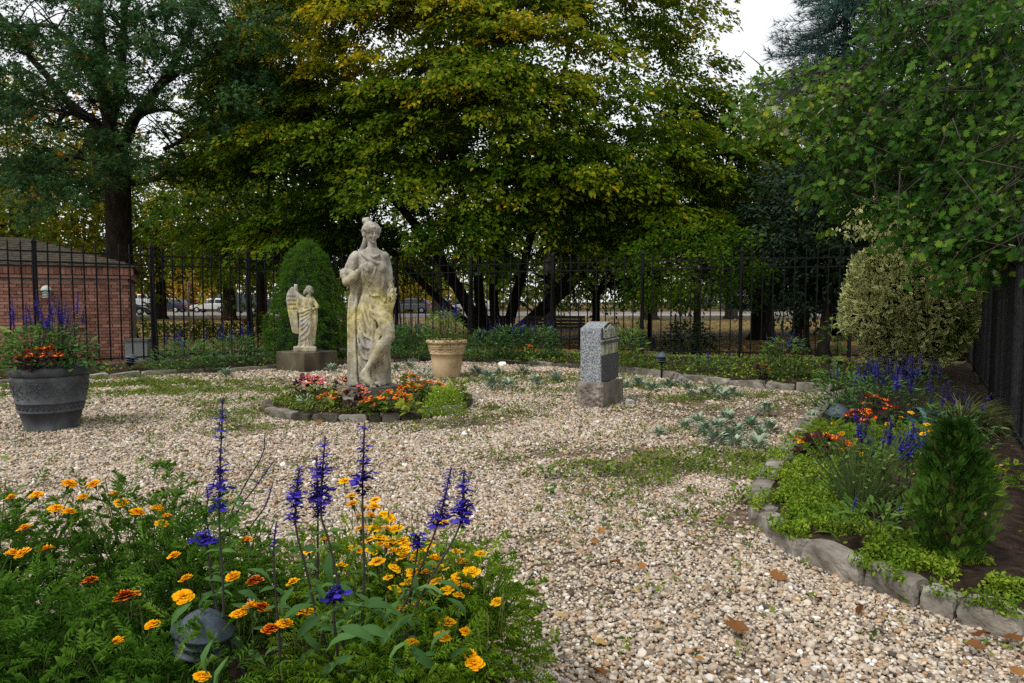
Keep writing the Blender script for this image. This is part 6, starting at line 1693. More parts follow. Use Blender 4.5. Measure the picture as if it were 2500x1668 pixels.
# lime sedum spilling over the right edging
sed_line = np.array([(p.x, p.y) for p in catmull(E_RIGHT[2:], 8)])
def sed(n):
    i = rng.integers(0, len(sed_line) - 1, n); t_ = rng.random(n)[:, None]
    q = sed_line[i] * (1 - t_) + sed_line[i + 1] * t_
    dn = sed_line[i + 1] - sed_line[i]; nr = np.stack([-dn[:, 1], dn[:, 0]], 1); nr = unit(nr)
    far = q[:, 1] > 4.0
    off = np.where(rng.random(n) < .8, rng.uniform(.06, .42, n), rng.uniform(-.09, .06, n))
    q = q + nr * off[:, None]
    patch = vnoise(q[:, 0], q[:, 1], 5.2, 6)
    ok = (patch > .28) & ((off > .12) | (patch > .6))
    ok &= ~((q[:, 1] < 3.0) & (off > .3))
    return q[ok][:, 0], q[ok][:, 1]
cover('sedum', 'lime-green creeping sedum spilling over the right bed edging', 46000, sed, .0215, M['lf_sed'], .095, T_KITE, F_KITE, zj=.065, tone=.5)
cover('moss_cover', 'low mossy growth filling the ring bed round the statue', 7000, lambda n: (lambda a, r: (RING_C[0] + r * np.cos(a), RING_C[1] + r * np.sin(a)))(rng.uniform(0, 6.28, n), (RING_R - .05) * np.sqrt(rng.uniform(.3, 1, n))), .03, M['lf_weed'], .085, tone=.55, zj=.07)
cover('bed_weeds', 'yellow-green low growth in front of the back fence', 26000, in_poly(BED_BACK, lambda x, y: .25 + .75 * (vnoise(x, y, 2.2, 2) > .4)), .055, M['lf_sed'], .07, tone=.42, zj=.07)
cover('bed_weeds', 'low yellowish growth in the bed before the brick hut', 24000, in_poly(BED_LEFT, lambda x, y: .2 + .8 * (vnoise(x, y, 2.0, 4) > .4)), .055, M['lf_weed'], .07, tone=.55, zj=.06)
cover('bed_weeds', 'grey-green low growth between the flowers of the right bed', 5000, in_poly(BED_RIGHT, lambda x, y: .15 + .5 * (vnoise(x, y, 3, 1) > .45)), .035, M['lf_weed'], .09, tone=.4, zj=.06)
def gw(n):
    x = rng.uniform(-9, 6.5, n); y = rng.uniform(2.3, 13.5, n)
    w = weed_at(x, y)
    ok = (rng.random(n) < w ** 1.4 * .85 + .006) & inside(COURT, x, y)
    for pl in (BED_RIGHT, BED_BACK, BED_LEFT, BED_FRONT): ok &= ~inside(pl, x, y)
    ok &= np.hypot(x - RING_C[0], y - RING_C[1]) > RING_R
    ok &= np.abs(x) < .8 * y + .3
    return x[ok], y[ok]
def gw_tufts(n):
    x, y = gw(n // 5)
    k = 6
    return (np.repeat(x, k) + rng.normal(0, .02, len(x) * k), np.repeat(y, k) + rng.normal(0, .02, len(y) * k))
cover('weeds', 'thin patches of small green weeds growing through the gravel', 420000, gw_tufts, .028, M['lf_weed'], .012, T_KITE, F_KITE, tone=.5, zj=.035)
cover('weeds', 'sparse short grass growing through the gravel', 70000, gw, .075, M['lf_weed'], .0, T_BLADE, F_BLADE, .2, tone=.6, zj=.01)
# small seedlings
for i, (px, py, h, lab) in enumerate(((1478, 1160, .09, 'bright seedling in the gravel below the gravestone'), (1335, 1165, .07, 'seedling in the open gravel left of centre patch'), (1390, 1170, .07, 'small seedling beside another in open gravel'), (1340, 1215, .07, 'lone seedling in gravel in front of the marigolds'), (1800, 1225, .1, 'pale seedling beside the curved stone kerb'), (1185, 1035, .07, 'yellowish seedling right of the ring bed'))):
    p = on(px, py); t = thing('seedling', lab, 'plant', p)
    leaf_clump(t, 14, h, .035, .05, M['lf_salg'], T_OVAL, F_OVAL, .65, up=.3)

# ---- ornamental grass over the turquoise pot, corner debris
p = on(2345, 1055, .07); t = thing('ornamental_grass', 'arching clump of thin grass beside the turquoise pot', 'grass clump', p)
n = 900; a = rng.uniform(0, 6.28, n); f = rng.random(n)
pos = np.stack([.12 * np.cos(a) * f, .12 * np.sin(a) * f, 0 * a], 1)
T_ARCH = [(-.012, 0, 0), (.012, 0, 0), (.011, .35, .02), (-.011, .35, .02), (.008, .7, -.12), (-.008, .7, -.12), (0, 1, -.42)]
F_ARCH = [(0, 1, 2), (0, 2, 3), (3, 2, 4), (3, 4, 5), (5, 4, 6)]
V, F = scatter(T_ARCH, F_ARCH, pos, frames(unit(np.stack([np.cos(a), np.sin(a), .5 + 1.4 * (1 - f)], 1) + rng.normal(0, .2, (n, 3))), np.tile([0, 0, 1.0], (n, 1))), .42 * rng.uniform(.6, 1.2, n))
bulk('blades', V, F, M['lf_grass'], t, attrs={'rnd': rep(rng.random(n), T_ARCH)})
# ---- fallen leaves
def leaf_mesh(seed, T=T_OAK, TF=F_OAK):
    r_ = np.random.default_rng(seed); V = np.array(T, float); V[:, 2] += .35 * V[:, 0] ** 2 + .12 * np.sin(5 * V[:, 1] + seed) + r_.normal(0, .015, len(V))
    return bulk_mesh('fallen_leaf', V, TF, M['lf_litter'], attrs={'rnd': np.full(len(V), r_.random() * .55)}, smooth=True)
LM = [leaf_mesh(i) for i in range(6)] + [leaf_mesh(10 + i, T_OVAL, F_OVAL) for i in range(4)]
for (px, py, s, k, lab) in ((1288, 1155, .13, 7, 'curled orange leaf on gravel in the middle distance'), (1485, 1378, .15, 8, 'yellow-orange leaf on gravel, right of the marigolds'), (1790, 1530, .2, 1, 'tan lobed oak leaf on gravel at lower right'), (1880, 1405, .16, 2, 'brown lobed oak leaf near the kerb on gravel'), (1470, 1310, .1, 3, 'dark curled leaf standing in the gravel'),
                            (2440, 1555, .16, 4, 'brown curled oak leaf against the large kerb block'), (2420, 1560, .13, 0, 'second brown leaf against the large kerb block'), (2490, 1610, .15, 9, 'broad rust-brown leaf at the lower right corner'), (2450, 1635, .14, 5, 'pale green-white oak leaf at the lower right corner'), (2400, 1605, .14, 1, 'buff leaf lying below the large kerb block'),
                            (783, 1030, .16, 2, 'rust oak leaf against the front of the ring edging'), (1145, 1020, .15, 3, 'rust leaf lying right of the alyssum'), (1195, 1008, .15, 8, 'pale yellow leaf lying right of the ring'), (1440, 1630, .17, 4, 'pale lobed leaf at the bottom of the gravel'), (1570, 1395, .12, 6, 'small dark leaf in the gravel near centre'),
                            (2105, 1490, .12, 9, 'brown leaf at the foot of the sedum'), (1990, 1470, .1, 0, 'small brown oak leaf below the kerb'), (1600, 1095, .1, 7, 'orange leaf beside the lone rosette'), (905, 1640, .1, 6, 'brown leaf among the marigold stems'), (1715, 1335, .12, 3, 'dark leaf lying by the edge of gravel near kerb')):
    p = on(px, py, .02)
    o = link('fallen_leaf', LM[k], None, (p.x, p.y, .035), (random.uniform(-.25, .35), random.uniform(-.4, .4), random.uniform(0, 6.28)), (s, s, s))
    o.scale = [v * .55 for v in o.scale]
    tag(o, lab, 'leaf', 'fallen leaves on the gravel')
def litter(name, label, n, sampler, leaf, z):
    x, y = sampler(n); n = len(x)
    V, F = scatter(T_HEX, F_HEX, np.stack([x, y, z + .02 * rng.random(n)], 1), frames(unit(np.stack([rng.normal(0, 1, n), rng.normal(0, 1, n), rng.normal(0, .25, n)], 1)), unit(np.array([0, 0, 1.0]) + rng.normal(0, .4, (n, 3)))), leaf * rng.uniform(.6, 1.4, n))
    return tag(bulk(name, V, F, M['lf_litter'], attrs={'rnd': rep(rng.random(n), T_HEX)}), label, 'leaf litter', kind='stuff')
litter('leaf_litter', 'yellow and brown leaves strewn over the lawn beyond the fence', 9000, lambda n: (lambda y: (y * rng.uniform(-.75, .75, n), y))(14.5 + 34 * rng.random(n) ** 1.4), .13, -.04)
litter('leaf_litter', 'small brown leaves scattered over gravel and beds', 1500, lambda n: (lambda x, y: (x[inside(COURT, x, y)], y[inside(COURT, x, y)]))(rng.uniform(-9, 8, n), rng.uniform(2.2, 15, n)), .045, .03)

# ================================================================== FOREGROUND BED
def head_mesh(mat, seed, dbl=True):
    r_ = np.random.default_rng(seed); V, F, A, mi = [], [], [], []
    def petal(a, r0, l, w, z0, lift):
        b = len(V); c, s = math.cos(a), math.sin(a)
        pr = [(r0, -w * .35, 0, .0), (r0, w * .35, 0, .0), (r0 + l * .6, w, lift * .8, .6), (r0 + l * .6, -w, lift * .8, .6), (r0 + l * .95, w * .75, lift + r_.normal(0, .07), 1), (r0 + l, 0, lift * .85, .9), (r0 + l * .95, -w * .75, lift + r_.normal(0, .07), 1)]
        for (x, y, z, q) in pr:
            V.append((x * c - y * s, x * s + y * c, z0 + z)); A.append(q)
        for f in ((0, 1, 2), (0, 2, 3), (3, 2, 5), (2, 4, 5), (3, 5, 6)): F.append(tuple(i + b for i in f)); mi.append(0)
    for n_, r0, l, w, z0, lift in ((9, .1, .9, .36, 0, .05), (8, .08, .72, .3, .1, .12), (7, .05, .5, .24, .18, .2), (5, .0, .32, .18, .24, .25)) if dbl else ((7, .1, .9, .42, 0, .02), (6, .06, .45, .26, .08, .15), (5, .0, .25, .15, .12, .2)):
        for k in range(n_): petal(6.28 * (k + r_.random() * .5) / n_ + l, r0, l * r_.uniform(.85, 1.1), w, z0 + r_.normal(0, .02), lift + r_.normal(0, .05))
    mb = MB(); mb.lathe([(.22, .02), (.26, -.15), (.2, -.5), (.11, -.72), (.05, -1.0)], 8)
    mb.tube([(0, 0, -.95), (.05, .03, -2.6), (.0, 0, -4.5)], .045, 5)
    b = len(V); V += list(mb.v); A += [0] * len(mb.v)
    for f in mb.f:
        for k in range(1, len(f) - 1): F.append((f[0] + b, f[k] + b, f[k + 1] + b)); mi.append(1)
    return bulk_mesh('flower', np.array(V), np.array(F), [mat, M['stem']], attrs={'rnd': np.array(A)}, midx=mi)
HEADS = {k: [head_mesh(M[k], i, k != 'mar_s') for i in range(4)] for k in ('mar_y', 'mar_o', 'mar_r')}
HEADS['mar_s'] = [head_mesh(M['mar_y'], 30 + i, False) for i in range(3)]
def bud_mesh():
    mb = MB().lathe([(.005, .9), (.12, .7), (.2, .3), (.19, 0), (.06, -.35)], 8); mb.tube([(0, 0, -.3), (.05, 0, -2), (0, 0, -4)], .05, 5)
    return mb.mesh('bud', simple('green_bud', (.1, .12, .03), .6), True)
BUD = bud_mesh()
def plant_bush(label, c, rx, ry, h, n, leaf, mat, tone, name='marigold_plant', T=T_PINN, TF=F_PINN, cat_='flower', z0=.14):
    t = thing(name, label, cat_, (c[0], c[1], z0))
    u = rdir(n); u[:, 2] = np.abs(u[:, 2])
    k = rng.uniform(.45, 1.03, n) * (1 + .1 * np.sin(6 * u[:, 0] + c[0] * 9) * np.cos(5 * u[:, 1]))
    pos = u * k[:, None] * np.array([rx, ry, h])
    pos[:, 2] = pos[:, 2] * .92 + .02
    d = unit(u * np.array([1, 1, .4]) + np.array([0, 0, .25]) + rng.normal(0, .45, (n, 3)))
    V, F = scatter(T, TF, pos, frames(d, unit(u * .5 + np.array([0, 0, .8]) + rng.normal(0, .35, (n, 3)))), leaf * rng.uniform(.65, 1.3, n))
    bulk('foliage', V, F, mat, t, attrs={'rnd': rep(np.clip(tone + .5 * (k - .85) + rng.normal(0, .16, n), 0, 1), T)})  # deeper leaves get a darker tone, painting in the shade inside the bush
    stems(t, 26, h * .9, min(rx, ry) * .9, M['stem'], .0035)
    return t
MP = []
for lab, x, y, rx, ry, h, n, mat, tone in (
        ('bushy dark marigold at the far left of the foreground bed', -1.78, 2.25, .36, .34, .56, 620, 'lf_mari', .42),
        ('bushy marigold with a row of orange blooms, second from left', -1.28, 2.3, .38, .32, .58, 700, 'lf_mari', .45),
        ('marigold leaning to the right beside the tallest salvia spike', -.98, 2.1, .3, .3, .5, 460, 'lf_mari', .45),
        ('near marigold with rust-red blooms at the lower left', -1.22, 1.72, .36, .3, .47, 640, 'lf_mari', .38),
        ('near marigold at the lower left corner of the picture', -1.62, 1.75, .32, .3, .48, 520, 'lf_mari', .36),
        ('near marigold behind the large path light', -.86, 1.6, .26, .24, .38, 380, 'lf_mari', .45),
        ('airy yellow marigold with most blooms right of the tall spikes', -.43, 2.15, .3, .28, .42, 620, 'lf_mari2', .5),
        ('airy marigold behind, left of the main yellow blooms', -.72, 2.3, .26, .24, .34, 380, 'lf_mari2', .5),
        ('airy marigold at the right end of the foreground bed', -.16, 2.1, .26, .26, .4, 560, 'lf_mari2', .5),
        ('low dense marigold at the bottom centre of the foreground', -.35, 1.72, .36, .26, .34, 760, 'lf_mari2', .42)):
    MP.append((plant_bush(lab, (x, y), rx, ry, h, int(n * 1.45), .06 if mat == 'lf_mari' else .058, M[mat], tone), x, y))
def put_head(px, py, d, kind, s):
    q = at(px, py, d)
    t, x, y = min(MP, key=lambda m: (m[1] - q.x) ** 2 + (m[2] - q.y) ** 2)
    link('flower', random.choice(HEADS[kind]), t, q - t.location, (R(random.uniform(-8, 24)), R(random.uniform(-16, 16)), random.uniform(0, 6)), (s, s, s))
LEFT_H = [(28, 1215, 'o'), (89, 1209, 'o'), (168, 1182, 'o'), (230, 1182, 'o'), (202, 1214, 'o'), (279, 1207, 'o'), (296, 1228, 'o'), (334, 1252, 'o'), (383, 1242, 'o'), (407, 1262, 'o'), (394, 1279, 'o'), (30, 1350, 'o'), (57, 1350, 'o'), (113, 1342, 'o'), (135, 1242, 'o'), (168, 1250, 'o'), (60, 1290, 'o'),
          (220, 1418, 'r'), (307, 1458, 'r'), (375, 1526, 'o'), (285, 1569, 'o'), (454, 1413, 'o'), (447, 1458, 'o'), (603, 1320, 'o'), (622, 1420, 'r'), (569, 1408, 'o'), (582, 1500, 'o'), (614, 1482, 'o'), (660, 1536, 'r'), (694, 1523, 'o'), (492, 1652, 'o'), (425, 1358, 'o'), (640, 1485, 'r')]
for px, py, k in LEFT_H:
    d = float(np.interp(py, [1180, 1280, 1450, 1660], [2.3, 2.1, 1.75, 1.5]))
    put_head(px, py, d, 'mar_' + k, random.uniform(.02, .028) if (px, py) != (307, 1458) else .034)
RIGHT_H = [(905, 1262), (935, 1256), (968, 1290), (900, 1318), (955, 1322), (985, 1345), (925, 1330), (1010, 1362), (1040, 1400), (890, 1240), (862, 1232), (1090, 1440), (1120, 1455), (948, 1410), (1000, 1420), (915, 1290), (1065, 1420), (870, 1340), (840, 1174), (858, 1211), (915, 1220), (913, 1238), (876, 1261), (952, 1266), (945, 1291), (927, 1312), (979, 1321), (943, 1339), (908, 1344), (995, 1332), (753, 1346), (794, 1318), (1060, 1367), (963, 1387), (1005, 1396), (1115, 1346), (1174, 1352), (1151, 1396), (1105, 1424), (1140, 1433), (1213, 1470), (963, 1438), (973, 1488), (1092, 1520), (1137, 1543), (1147, 1598), (1005, 1570), (1080, 1556), (732, 1497), (833, 1380), (716, 1422), (602, 1318), (1030, 1345), (1075, 1385), (985, 1362), (920, 1370), (1120, 1405), (1160, 1620), (1083, 1275), (880, 1290), (1015, 1480), (760, 1500), (1050, 1330), (960, 1345), (1130, 1375), (1020, 1380)]
for px, py in RIGHT_H:
    d = float(np.interp(py, [1170, 1350, 1500, 1660], [2.4, 2.1, 1.85, 1.6]))
    put_head(px, py, d, random.choice(('mar_s', 'mar_s', 'mar_y')) if py < 1480 else 'mar_o', .0245 * random.uniform(.7, 1.25))
for k in range(110):
    px, py = (random.uniform(520, 1260), random.uniform(1180, 1560)) if k > 18 else (random.uniform(20, 500), random.uniform(1200, 1500))
    if k > 18 and py < 1180 + abs(px - 930) * .55: continue
    d = float(np.interp(py, [1180, 1300, 1450, 1660], [2.4, 2.15, 1.85, 1.5]))
    q = at(px, py, d); t, x, y = min(MP, key=lambda m: (m[1] - q.x) ** 2 + (m[2] - q.y) ** 2)
    s = random.uniform(.011, .017); link('bud', BUD, t, q - t.location, (R(random.uniform(-10, 10)), R(random.uniform(-10, 10)), 0), (s, s, s * 1.5))
# big-leaved salvias with the tall spikes
def front_salvia(label, foot, spikes, leaves):
    t = thing('salvia_plant', label, 'flower', foot)
    f0 = Vector(foot)
    for k, (tip, end, via, d, w) in enumerate(spikes):
        T_, E_ = at(*tip, d), at(*end, d)
        pts = [Vector((0, 0, 0))] + [at(*v, d) - f0 for v in via] + [E_ - f0, T_ - f0]
        link('flower_spike', spike_mesh(pts, (T_ - E_).length, w, 13 if (T_ - E_).length > .12 else 5, False, 40 + k + int(tip[0])), t)
    leaves = list(leaves)
    for (tip, end, via, d, w) in spikes:            # small leaf pairs up the stems
        for (vx, vy), (wx, wy) in zip(via, via[1:] + [end]):
            for q in (.0, .35, .7):
                for sd in (-1, 1): leaves.append((vx + (wx - vx) * q, vy + (wy - vy) * q, d, random.uniform(.03, .055) * (1 if q < .6 else .7), sd, random.uniform(-.5, .5)))
    P_, D_, S_ = [], [], []
    for (px, py, d, L, dx, dz) in leaves:
        P_.append(np.array(at(px, py, d) - f0)); D_.append((dx, -.25 + random.uniform(-.3, .3), dz)); S_.append(min(L, .088) * random.uniform(.8, 1.05))
    P_, D_ = np.array(P_), unit(np.array(D_))
    V, F = scatter(np.array(T_LANCE) * [1.35, 1, 2.2], F_LANCE, P_, frames(D_, unit(np.array([0, -.35, 1.0]) + rng.normal(0, .25, (len(P_), 3)))), np.array(S_))
    bulk('foliage', V, F, M['lf_sal'], t, attrs={'rnd': rep(np.clip(rng.normal(.5, .18, len(P_)), 0, 1), T_LANCE)})
    return t
def lf(n, x0, x1, y0, y1, d0, d1, L=.1):
    out = []
    for _ in range(n):
        dx = random.choice((-1, 1)) * random.uniform(.4, 1)
        out.append((random.uniform(x0, x1), random.uniform(y0, y1), random.uniform(d0, d1), L * random.uniform(.7, 1.25), dx, random.uniform(-.75, .45)))
    return out
front_salvia('salvia with the tallest blue spike, rising left of centre', (-.62, 1.72, .15), [((544, 973), (535, 1239), [(560, 1560), (543, 1400)], 1.72, .03), ((498, 1298), (505, 1330), [(540, 1520)], 1.75, .034), ((675, 1275), (668, 1352), [(684, 1630), (675, 1480)], 1.7, .013)],
             lf(16, 450, 640, 1400, 1660, 1.65, 1.85, .075) + [(470, 1470, 1.6, .1, -.6, -.6), (600, 1390, 1.65, .1, .9, -.3), (520, 1560, 1.45, .12, -.3, -1), (560, 1600, 1.4, .13, -.4, -.9)])
front_salvia('salvia with paired blue spikes at the centre of foreground', (-.44, 1.75, .15), [((730, 1142), (721, 1275), [(772, 1500), (745, 1380)], 1.75, .031), ((794, 1065), (783, 1243), [(832, 1480), (805, 1330)], 1.75, .03), ((773, 1115), (776, 1262), [(780, 1500), (776, 1380)], 1.78, .03), ((822, 1432), (815, 1470), [(818, 1540)], 1.6, .034)],
             lf(22, 690, 900, 1410, 1660, 1.6, 1.85, .075) + [(805, 1345, 1.6, .085, .15, -1), (770, 1420, 1.6, .08, .5, -.8), (720, 1430, 1.6, .1, -.5, -.9), (790, 1500, 1.5, .13, -.7, -.5), (830, 1530, 1.45, .13, .9, -.1)])
front_salvia('salvia with a straight blue spike right of centre', (-.36, 1.72, .15), [((890, 1032), (885, 1211), [(886, 1540), (889, 1400)], 1.72, .031)],
             lf(14, 860, 1010, 1460, 1660, 1.6, 1.8, .078) + [(890, 1480, 1.6, .11, .9, .1), (890, 1480, 1.6, .11, -.9, .1), (880, 1530, 1.5, .13, .95, -.1), (880, 1550, 1.5, .12, -.95, -.2)])
front_salvia('salvia whose two blue spikes lean to the right', (-.27, 1.78, .15), [((1101, 1147), (1069, 1280), [(960, 1560), (1005, 1440)], 1.8, .029), ((1133, 1147), (1124, 1280), [(990, 1560), (1042, 1431)], 1.78, .029), ((1016, 1303), (1020, 1338), [(1000, 1500)], 1.85, .036)],
             lf(12, 960, 1130, 1450, 1640, 1.6, 1.85, .075) + [(1060, 1420, 1.75, .08, .9, -.2), (1015, 1400, 1.75, .08, .1, -1), (1090, 1460, 1.7, .08, .9, -.6)])
front_salvia('thin salvia sprigs leaning right behind the tallest spike', (-1.05, 2.6, .1), [((647, 1060), (640, 1112), [(560, 1290), (590, 1200)], 2.7, .016), ((670, 1124), (630, 1180), [(545, 1330), (580, 1250)], 2.6, .012), ((666, 1179), (648, 1235), [(560, 1390), (610, 1290)], 2.5, .013), ((505, 1190), (508, 1215), [(510, 1300)], 2.5, .015), ((636, 1265), (628, 1290), [(600, 1400)], 2.45, .014)],
             lf(46, 450, 600, 1200, 1400, 2.3, 2.6, .06))
# leaves entering at the left edge
p = (-2.18, 2.6, .12); t = thing('leafy_shrub', 'bright leafy twigs entering at the left edge above marigolds', 'shrub', p)
leaf_clump(t, 110, .5, .24, .075, M['lf_salg'], T_OVAL, F_OVAL, .5, z0=.1, up=.1, shape=.2)
stems(t, 6, .6, .2, M['stem'])
# yellow blooms in the right bed
RB = thing('marigold_plant', 'scattered yellow marigolds among salvia in the right bed', 'flower', on(2200, 1120, .08))
leaf_clump(RB, 420, .22, .5, .06, M['lf_mari2'], T_PINN, F_PINN, .5, up=.6)
RB2 = thing('marigold_plant', 'small yellow marigold beside the scarlet begonia by the kerb', 'flower', on(2030, 1105, .08))
leaf_clump(RB2, 240, .22, .3, .06, M['lf_mari2'], T_PINN, F_PINN, .5, up=.6)
RB3 = thing('marigold_plant', 'single yellow marigold between thuja and the side fence', 'flower', on(2434, 1200, .08))
leaf_clump(RB3, 90, .16, .18, .05, M['lf_mari2'], T_PINN, F_PINN, .5, up=.6)
for px, py, tt, d in ((2035, 1034, RB2, 5.6), (2054, 1059, RB2, 5.3), (1955, 1079, RB2, 5.4), (1940, 1072, RB2, 5.5), (2224, 1008, RB, 5.4), (2200, 1020, RB, 5.4), (2167, 1035, RB, 5.3), (2271, 1053, RB, 5.0), (2263, 1037, RB, 5.2), (2106, 1109, RB, 4.8), (2299, 1109, RB, 4.4), (2253, 1060, RB, 5), (2096, 1074, RB, 5), (2434, 1142, RB3, 4.5), (2448, 1148, RB3, 4.5)):
    q = at(px, py, d); s = .026 * random.uniform(.8, 1.2)
    link('flower', random.choice(HEADS['mar_y']), tt, q - tt.location, (R(random.uniform(0, 25)), R(random.uniform(-15, 15)), random.uniform(0, 6)), (s, s, s))
# ================================================================== STREET, PARK FURNITURE, LIVING THINGS
glass_dark = simple('car_glass', (.02, .025, .03), .08, .6)
tyre_m = simple('tyre_rubber', (.012, .012, .012), .9)
rim_m = simple('alloy_rim', (.45, .46, .47), .35, .5, .6)
def car(label, px, d, facing, paint, z=-.05, L=4.6, suv=True, yaw=0.0, s=1.0):
    t = thing('parked_car', label, 'car', ((px - 1250) * d / FPX, d, z), (0 if facing > 0 else math.pi) + yaw, 'cars parked along the road'); t.scale = (s, s, s)
    W = 1.82
    # side outline, front at +x
    if suv:
        low = [(-2.28, .42), (-2.32, .75), (-2.25, 1.0), (-1.2, 1.06), (.6, 1.02), (1.25, .98), (2.0, .86), (2.28, .68), (2.3, .42)]
        top = [(-2.2, 1.02), (-1.95, 1.42), (-1.5, 1.6), (-.4, 1.66), (.35, 1.58), (1.2, .99)]
    else:
        low = [(-2.3, .38), (-2.34, .7), (-2.2, .92), (-1.3, .97), (.6, .92), (1.2, .88), (2.0, .74), (2.3, .58), (2.32, .36)]
        top = [(-2.0, .93), (-1.5, 1.25), (-.8, 1.4), (-.1, 1.43), (.4, 1.34), (1.25, .9)]
    def shell(out, w0, w1, zt, zb):
        n = len(out); mb = MB(); vs = []
        for s_, in ((-1,), (1,)):
            for (x, q) in out:
                w = w0 + (w1 - w0) * (q - zb) / max(zt - zb, .01); vs.append((x, s_ * w / 2, q))
        fs = [tuple(range(n)), tuple(range(2 * n - 1, n - 1, -1))] + [((i + 1) % n, i, n + i, n + (i + 1) % n) for i in range(n)]
        return mb.add(vs, fs)
    pm = noisy('car_paint_' + label.split()[0], [(.3, tuple(c * .9 for c in paint)), (.7, paint)], 3, .25, 0, spec=.6)
    o = shell(low, W * .96, W, 1.06, .38).build('body', pm, t); bv = o.modifiers.new('b', 'BEVEL'); bv.width = .07; bv.segments = 3
    o = shell(top, W * .94, W * .72, 1.66, .9).build('cabin', pm, t); bv = o.modifiers.new('b', 'BEVEL'); bv.width = .06; bv.segments = 3
    # side windows, windscreen and rear window sit proud of the cabin
    for sd in (-1, 1):
        z0, z1 = (1.09, 1.5) if suv else (.97, 1.3)
        def wy(q): return sd * ((W * .94 + (W * .72 - W * .94) * (q - .9) / .76) / 2 + .012)
        for xs in (((-1.85, -.62), (-1.62, -.62)), ((-.54, .28), (-.54, .22)), ((.34, .95), (.3, .5))):
            (a, b), (c, e) = xs
            link('window', MB().add([(a, wy(z0), z0), (b, wy(z0), z0), (e, wy(z1), z1), (c, wy(z1), z1)], [(0, 1, 2, 3) if sd < 0 else (3, 2, 1, 0)]).mesh('window', glass_dark), t)
    a, b = (top[-1], top[-2])
    link('windscreen', MB().add([(a[0] + .0, -.72, a[1] + .06), (a[0], .72, a[1] + .06), (b[0] + .06, .6, b[1] - .02), (b[0] + .06, -.6, b[1] - .02)], [(0, 1, 2, 3)]).mesh('windscreen', glass_dark), t)
    for x in (-1.42, 1.42):
        for sd in (-1, 1):
            w = MB().lathe([(.2, -.1), (.33, -.11), (.35, -.06), (.35, .06), (.33, .11), (.2, .1)], 20).build('wheel', tyre_m, t, True, (x, sd * .8, .35), (math.pi / 2, 0, 0))
            link('rim', MB().lathe([(.01, .115), (.12, .118), (.2, .105), (.21, .0)], 12).mesh('rim', rim_m), w)
            link('rim', MB().lathe([(.21, .0), (.2, -.105), (.12, -.118), (.01, -.115)], 12).mesh('rim', rim_m), w)
    red, wht = simple('tail_lamp', (.4, .01, .01), .2), simple('head_lamp', (.7, .72, .75), .15)
    for sd in (-1, 1):
        link('tail_light', MB().box((-2.2, sd * .74, .93), (.2, .34, .14)).mesh('tail_light', red), t)
        link('headlight', MB().box((2.1, sd * .68, .74), (.25, .34, .12)).mesh('headlight', wht), t)
    link('number_plate', MB().box((-2.33, 0, .72), (.03, .45, .13)).mesh('number_plate', simple('plate', (.6, .58, .5), .5)), t)
    return t
car('navy estate car parked behind the thick fence post at left', 408, 78, -1, (.012, .018, .045))
car('white car parked right of the street sign pole', 520, 78, -1, (.6, .62, .63))
car('dark car showing only its front beside the hut corner', 318, 66, 1, (.012, .013, .015), suv=False)
car('dark blue car half hidden behind the dwarf spruce', 655, 78, -1, (.02, .026, .035))
car('grey car parked behind the statue and fence', 1000, 74, -1, (.16, .17, .19))
car('white car partly hidden by the forked tree trunk', 1150, 76, -1, (.62, .63, .64))
car('white van far beyond the road at the left', 335, 104, -1, (.6, .62, .64), z=.35, s=1.2)
car('silver car far beyond the road behind the white car', 512, 106, -1, (.4, .42, .44), z=.75)

# street sign
p = Vector(((461 - 1250) * 57 / FPX, 57, -.05))
t = thing('street_sign', 'galvanised sign pole with a small red sign by the road', 'sign', p)
MB().tube([(0, 0, 0), (.02, 0, 3.5)], .09, 10).build('pole', simple('galvanised_steel', (.4, .43, .45), .5, .5, .3), t, True)
sg = MB().box((.26, -.1, 2.62), (.36, .02, .24)).build('sign_plate', simple('red_sign', (.5, .02, .03), .5), t)
wp = simple('sign_white', (.75, .75, .73), .5)
link('sign_mark', MB().box((.22, -.114, 2.67), (.2, .004, .05)).mesh('sign_mark', wp), sg)
link('sign_mark', MB().add([(.18, -.114, 2.58), (.12, -.114, 2.555), (.18, -.114, 2.53), (.18, -.114, 2.547), (.38, -.114, 2.547), (.38, -.114, 2.563), (.18, -.114, 2.563)], [(0, 1, 2), (3, 4, 5, 6)]).mesh('sign_mark', wp), sg)

# container and low railing across the road
p = Vector(((592 - 1250) * 84 / FPX, 84, -.05))
t = thing('skip_container', 'dull teal container standing across the road behind trees', 'container', p)
MB().box((0, 0, 1.1), (4.6, 2.2, 2.2)).build('body', noisy('dull_teal_metal', [(.3, (.05, .07, .075)), (.7, (.09, .11, .115))], 3, .7, .1), t)
for x in np.linspace(-2.1, 2.1, 8): MB().box((x, -1.14, 1.1), (.12, .08, 2.1)).build('rib', simple('teal_rib', (.045, .06, .065), .7), t)
def railing(label, y, x0, x1, h, step, name='street_railing'):
    t = thing(name, label, 'railing', (0, y, -.05))
    mb = MB()
    for x in np.arange(x0, x1, step): mb.box((x, 0, h / 2), (.035, .035, h))
    tag(mb.build('bars', M['iron'], t), kind='stuff')
    for z in (h - .08, .15): MB().box(((x0 + x1) / 2, 0, z), (x1 - x0, .05, .05)).build('rail', M['iron'], t)
railing('low black railing along the far side of the road', 84.5, -62, 60, 1.15, .16)
railing('tall dark mesh fence far across the road behind the cars', 98, -75, 20, 3.4, .3)

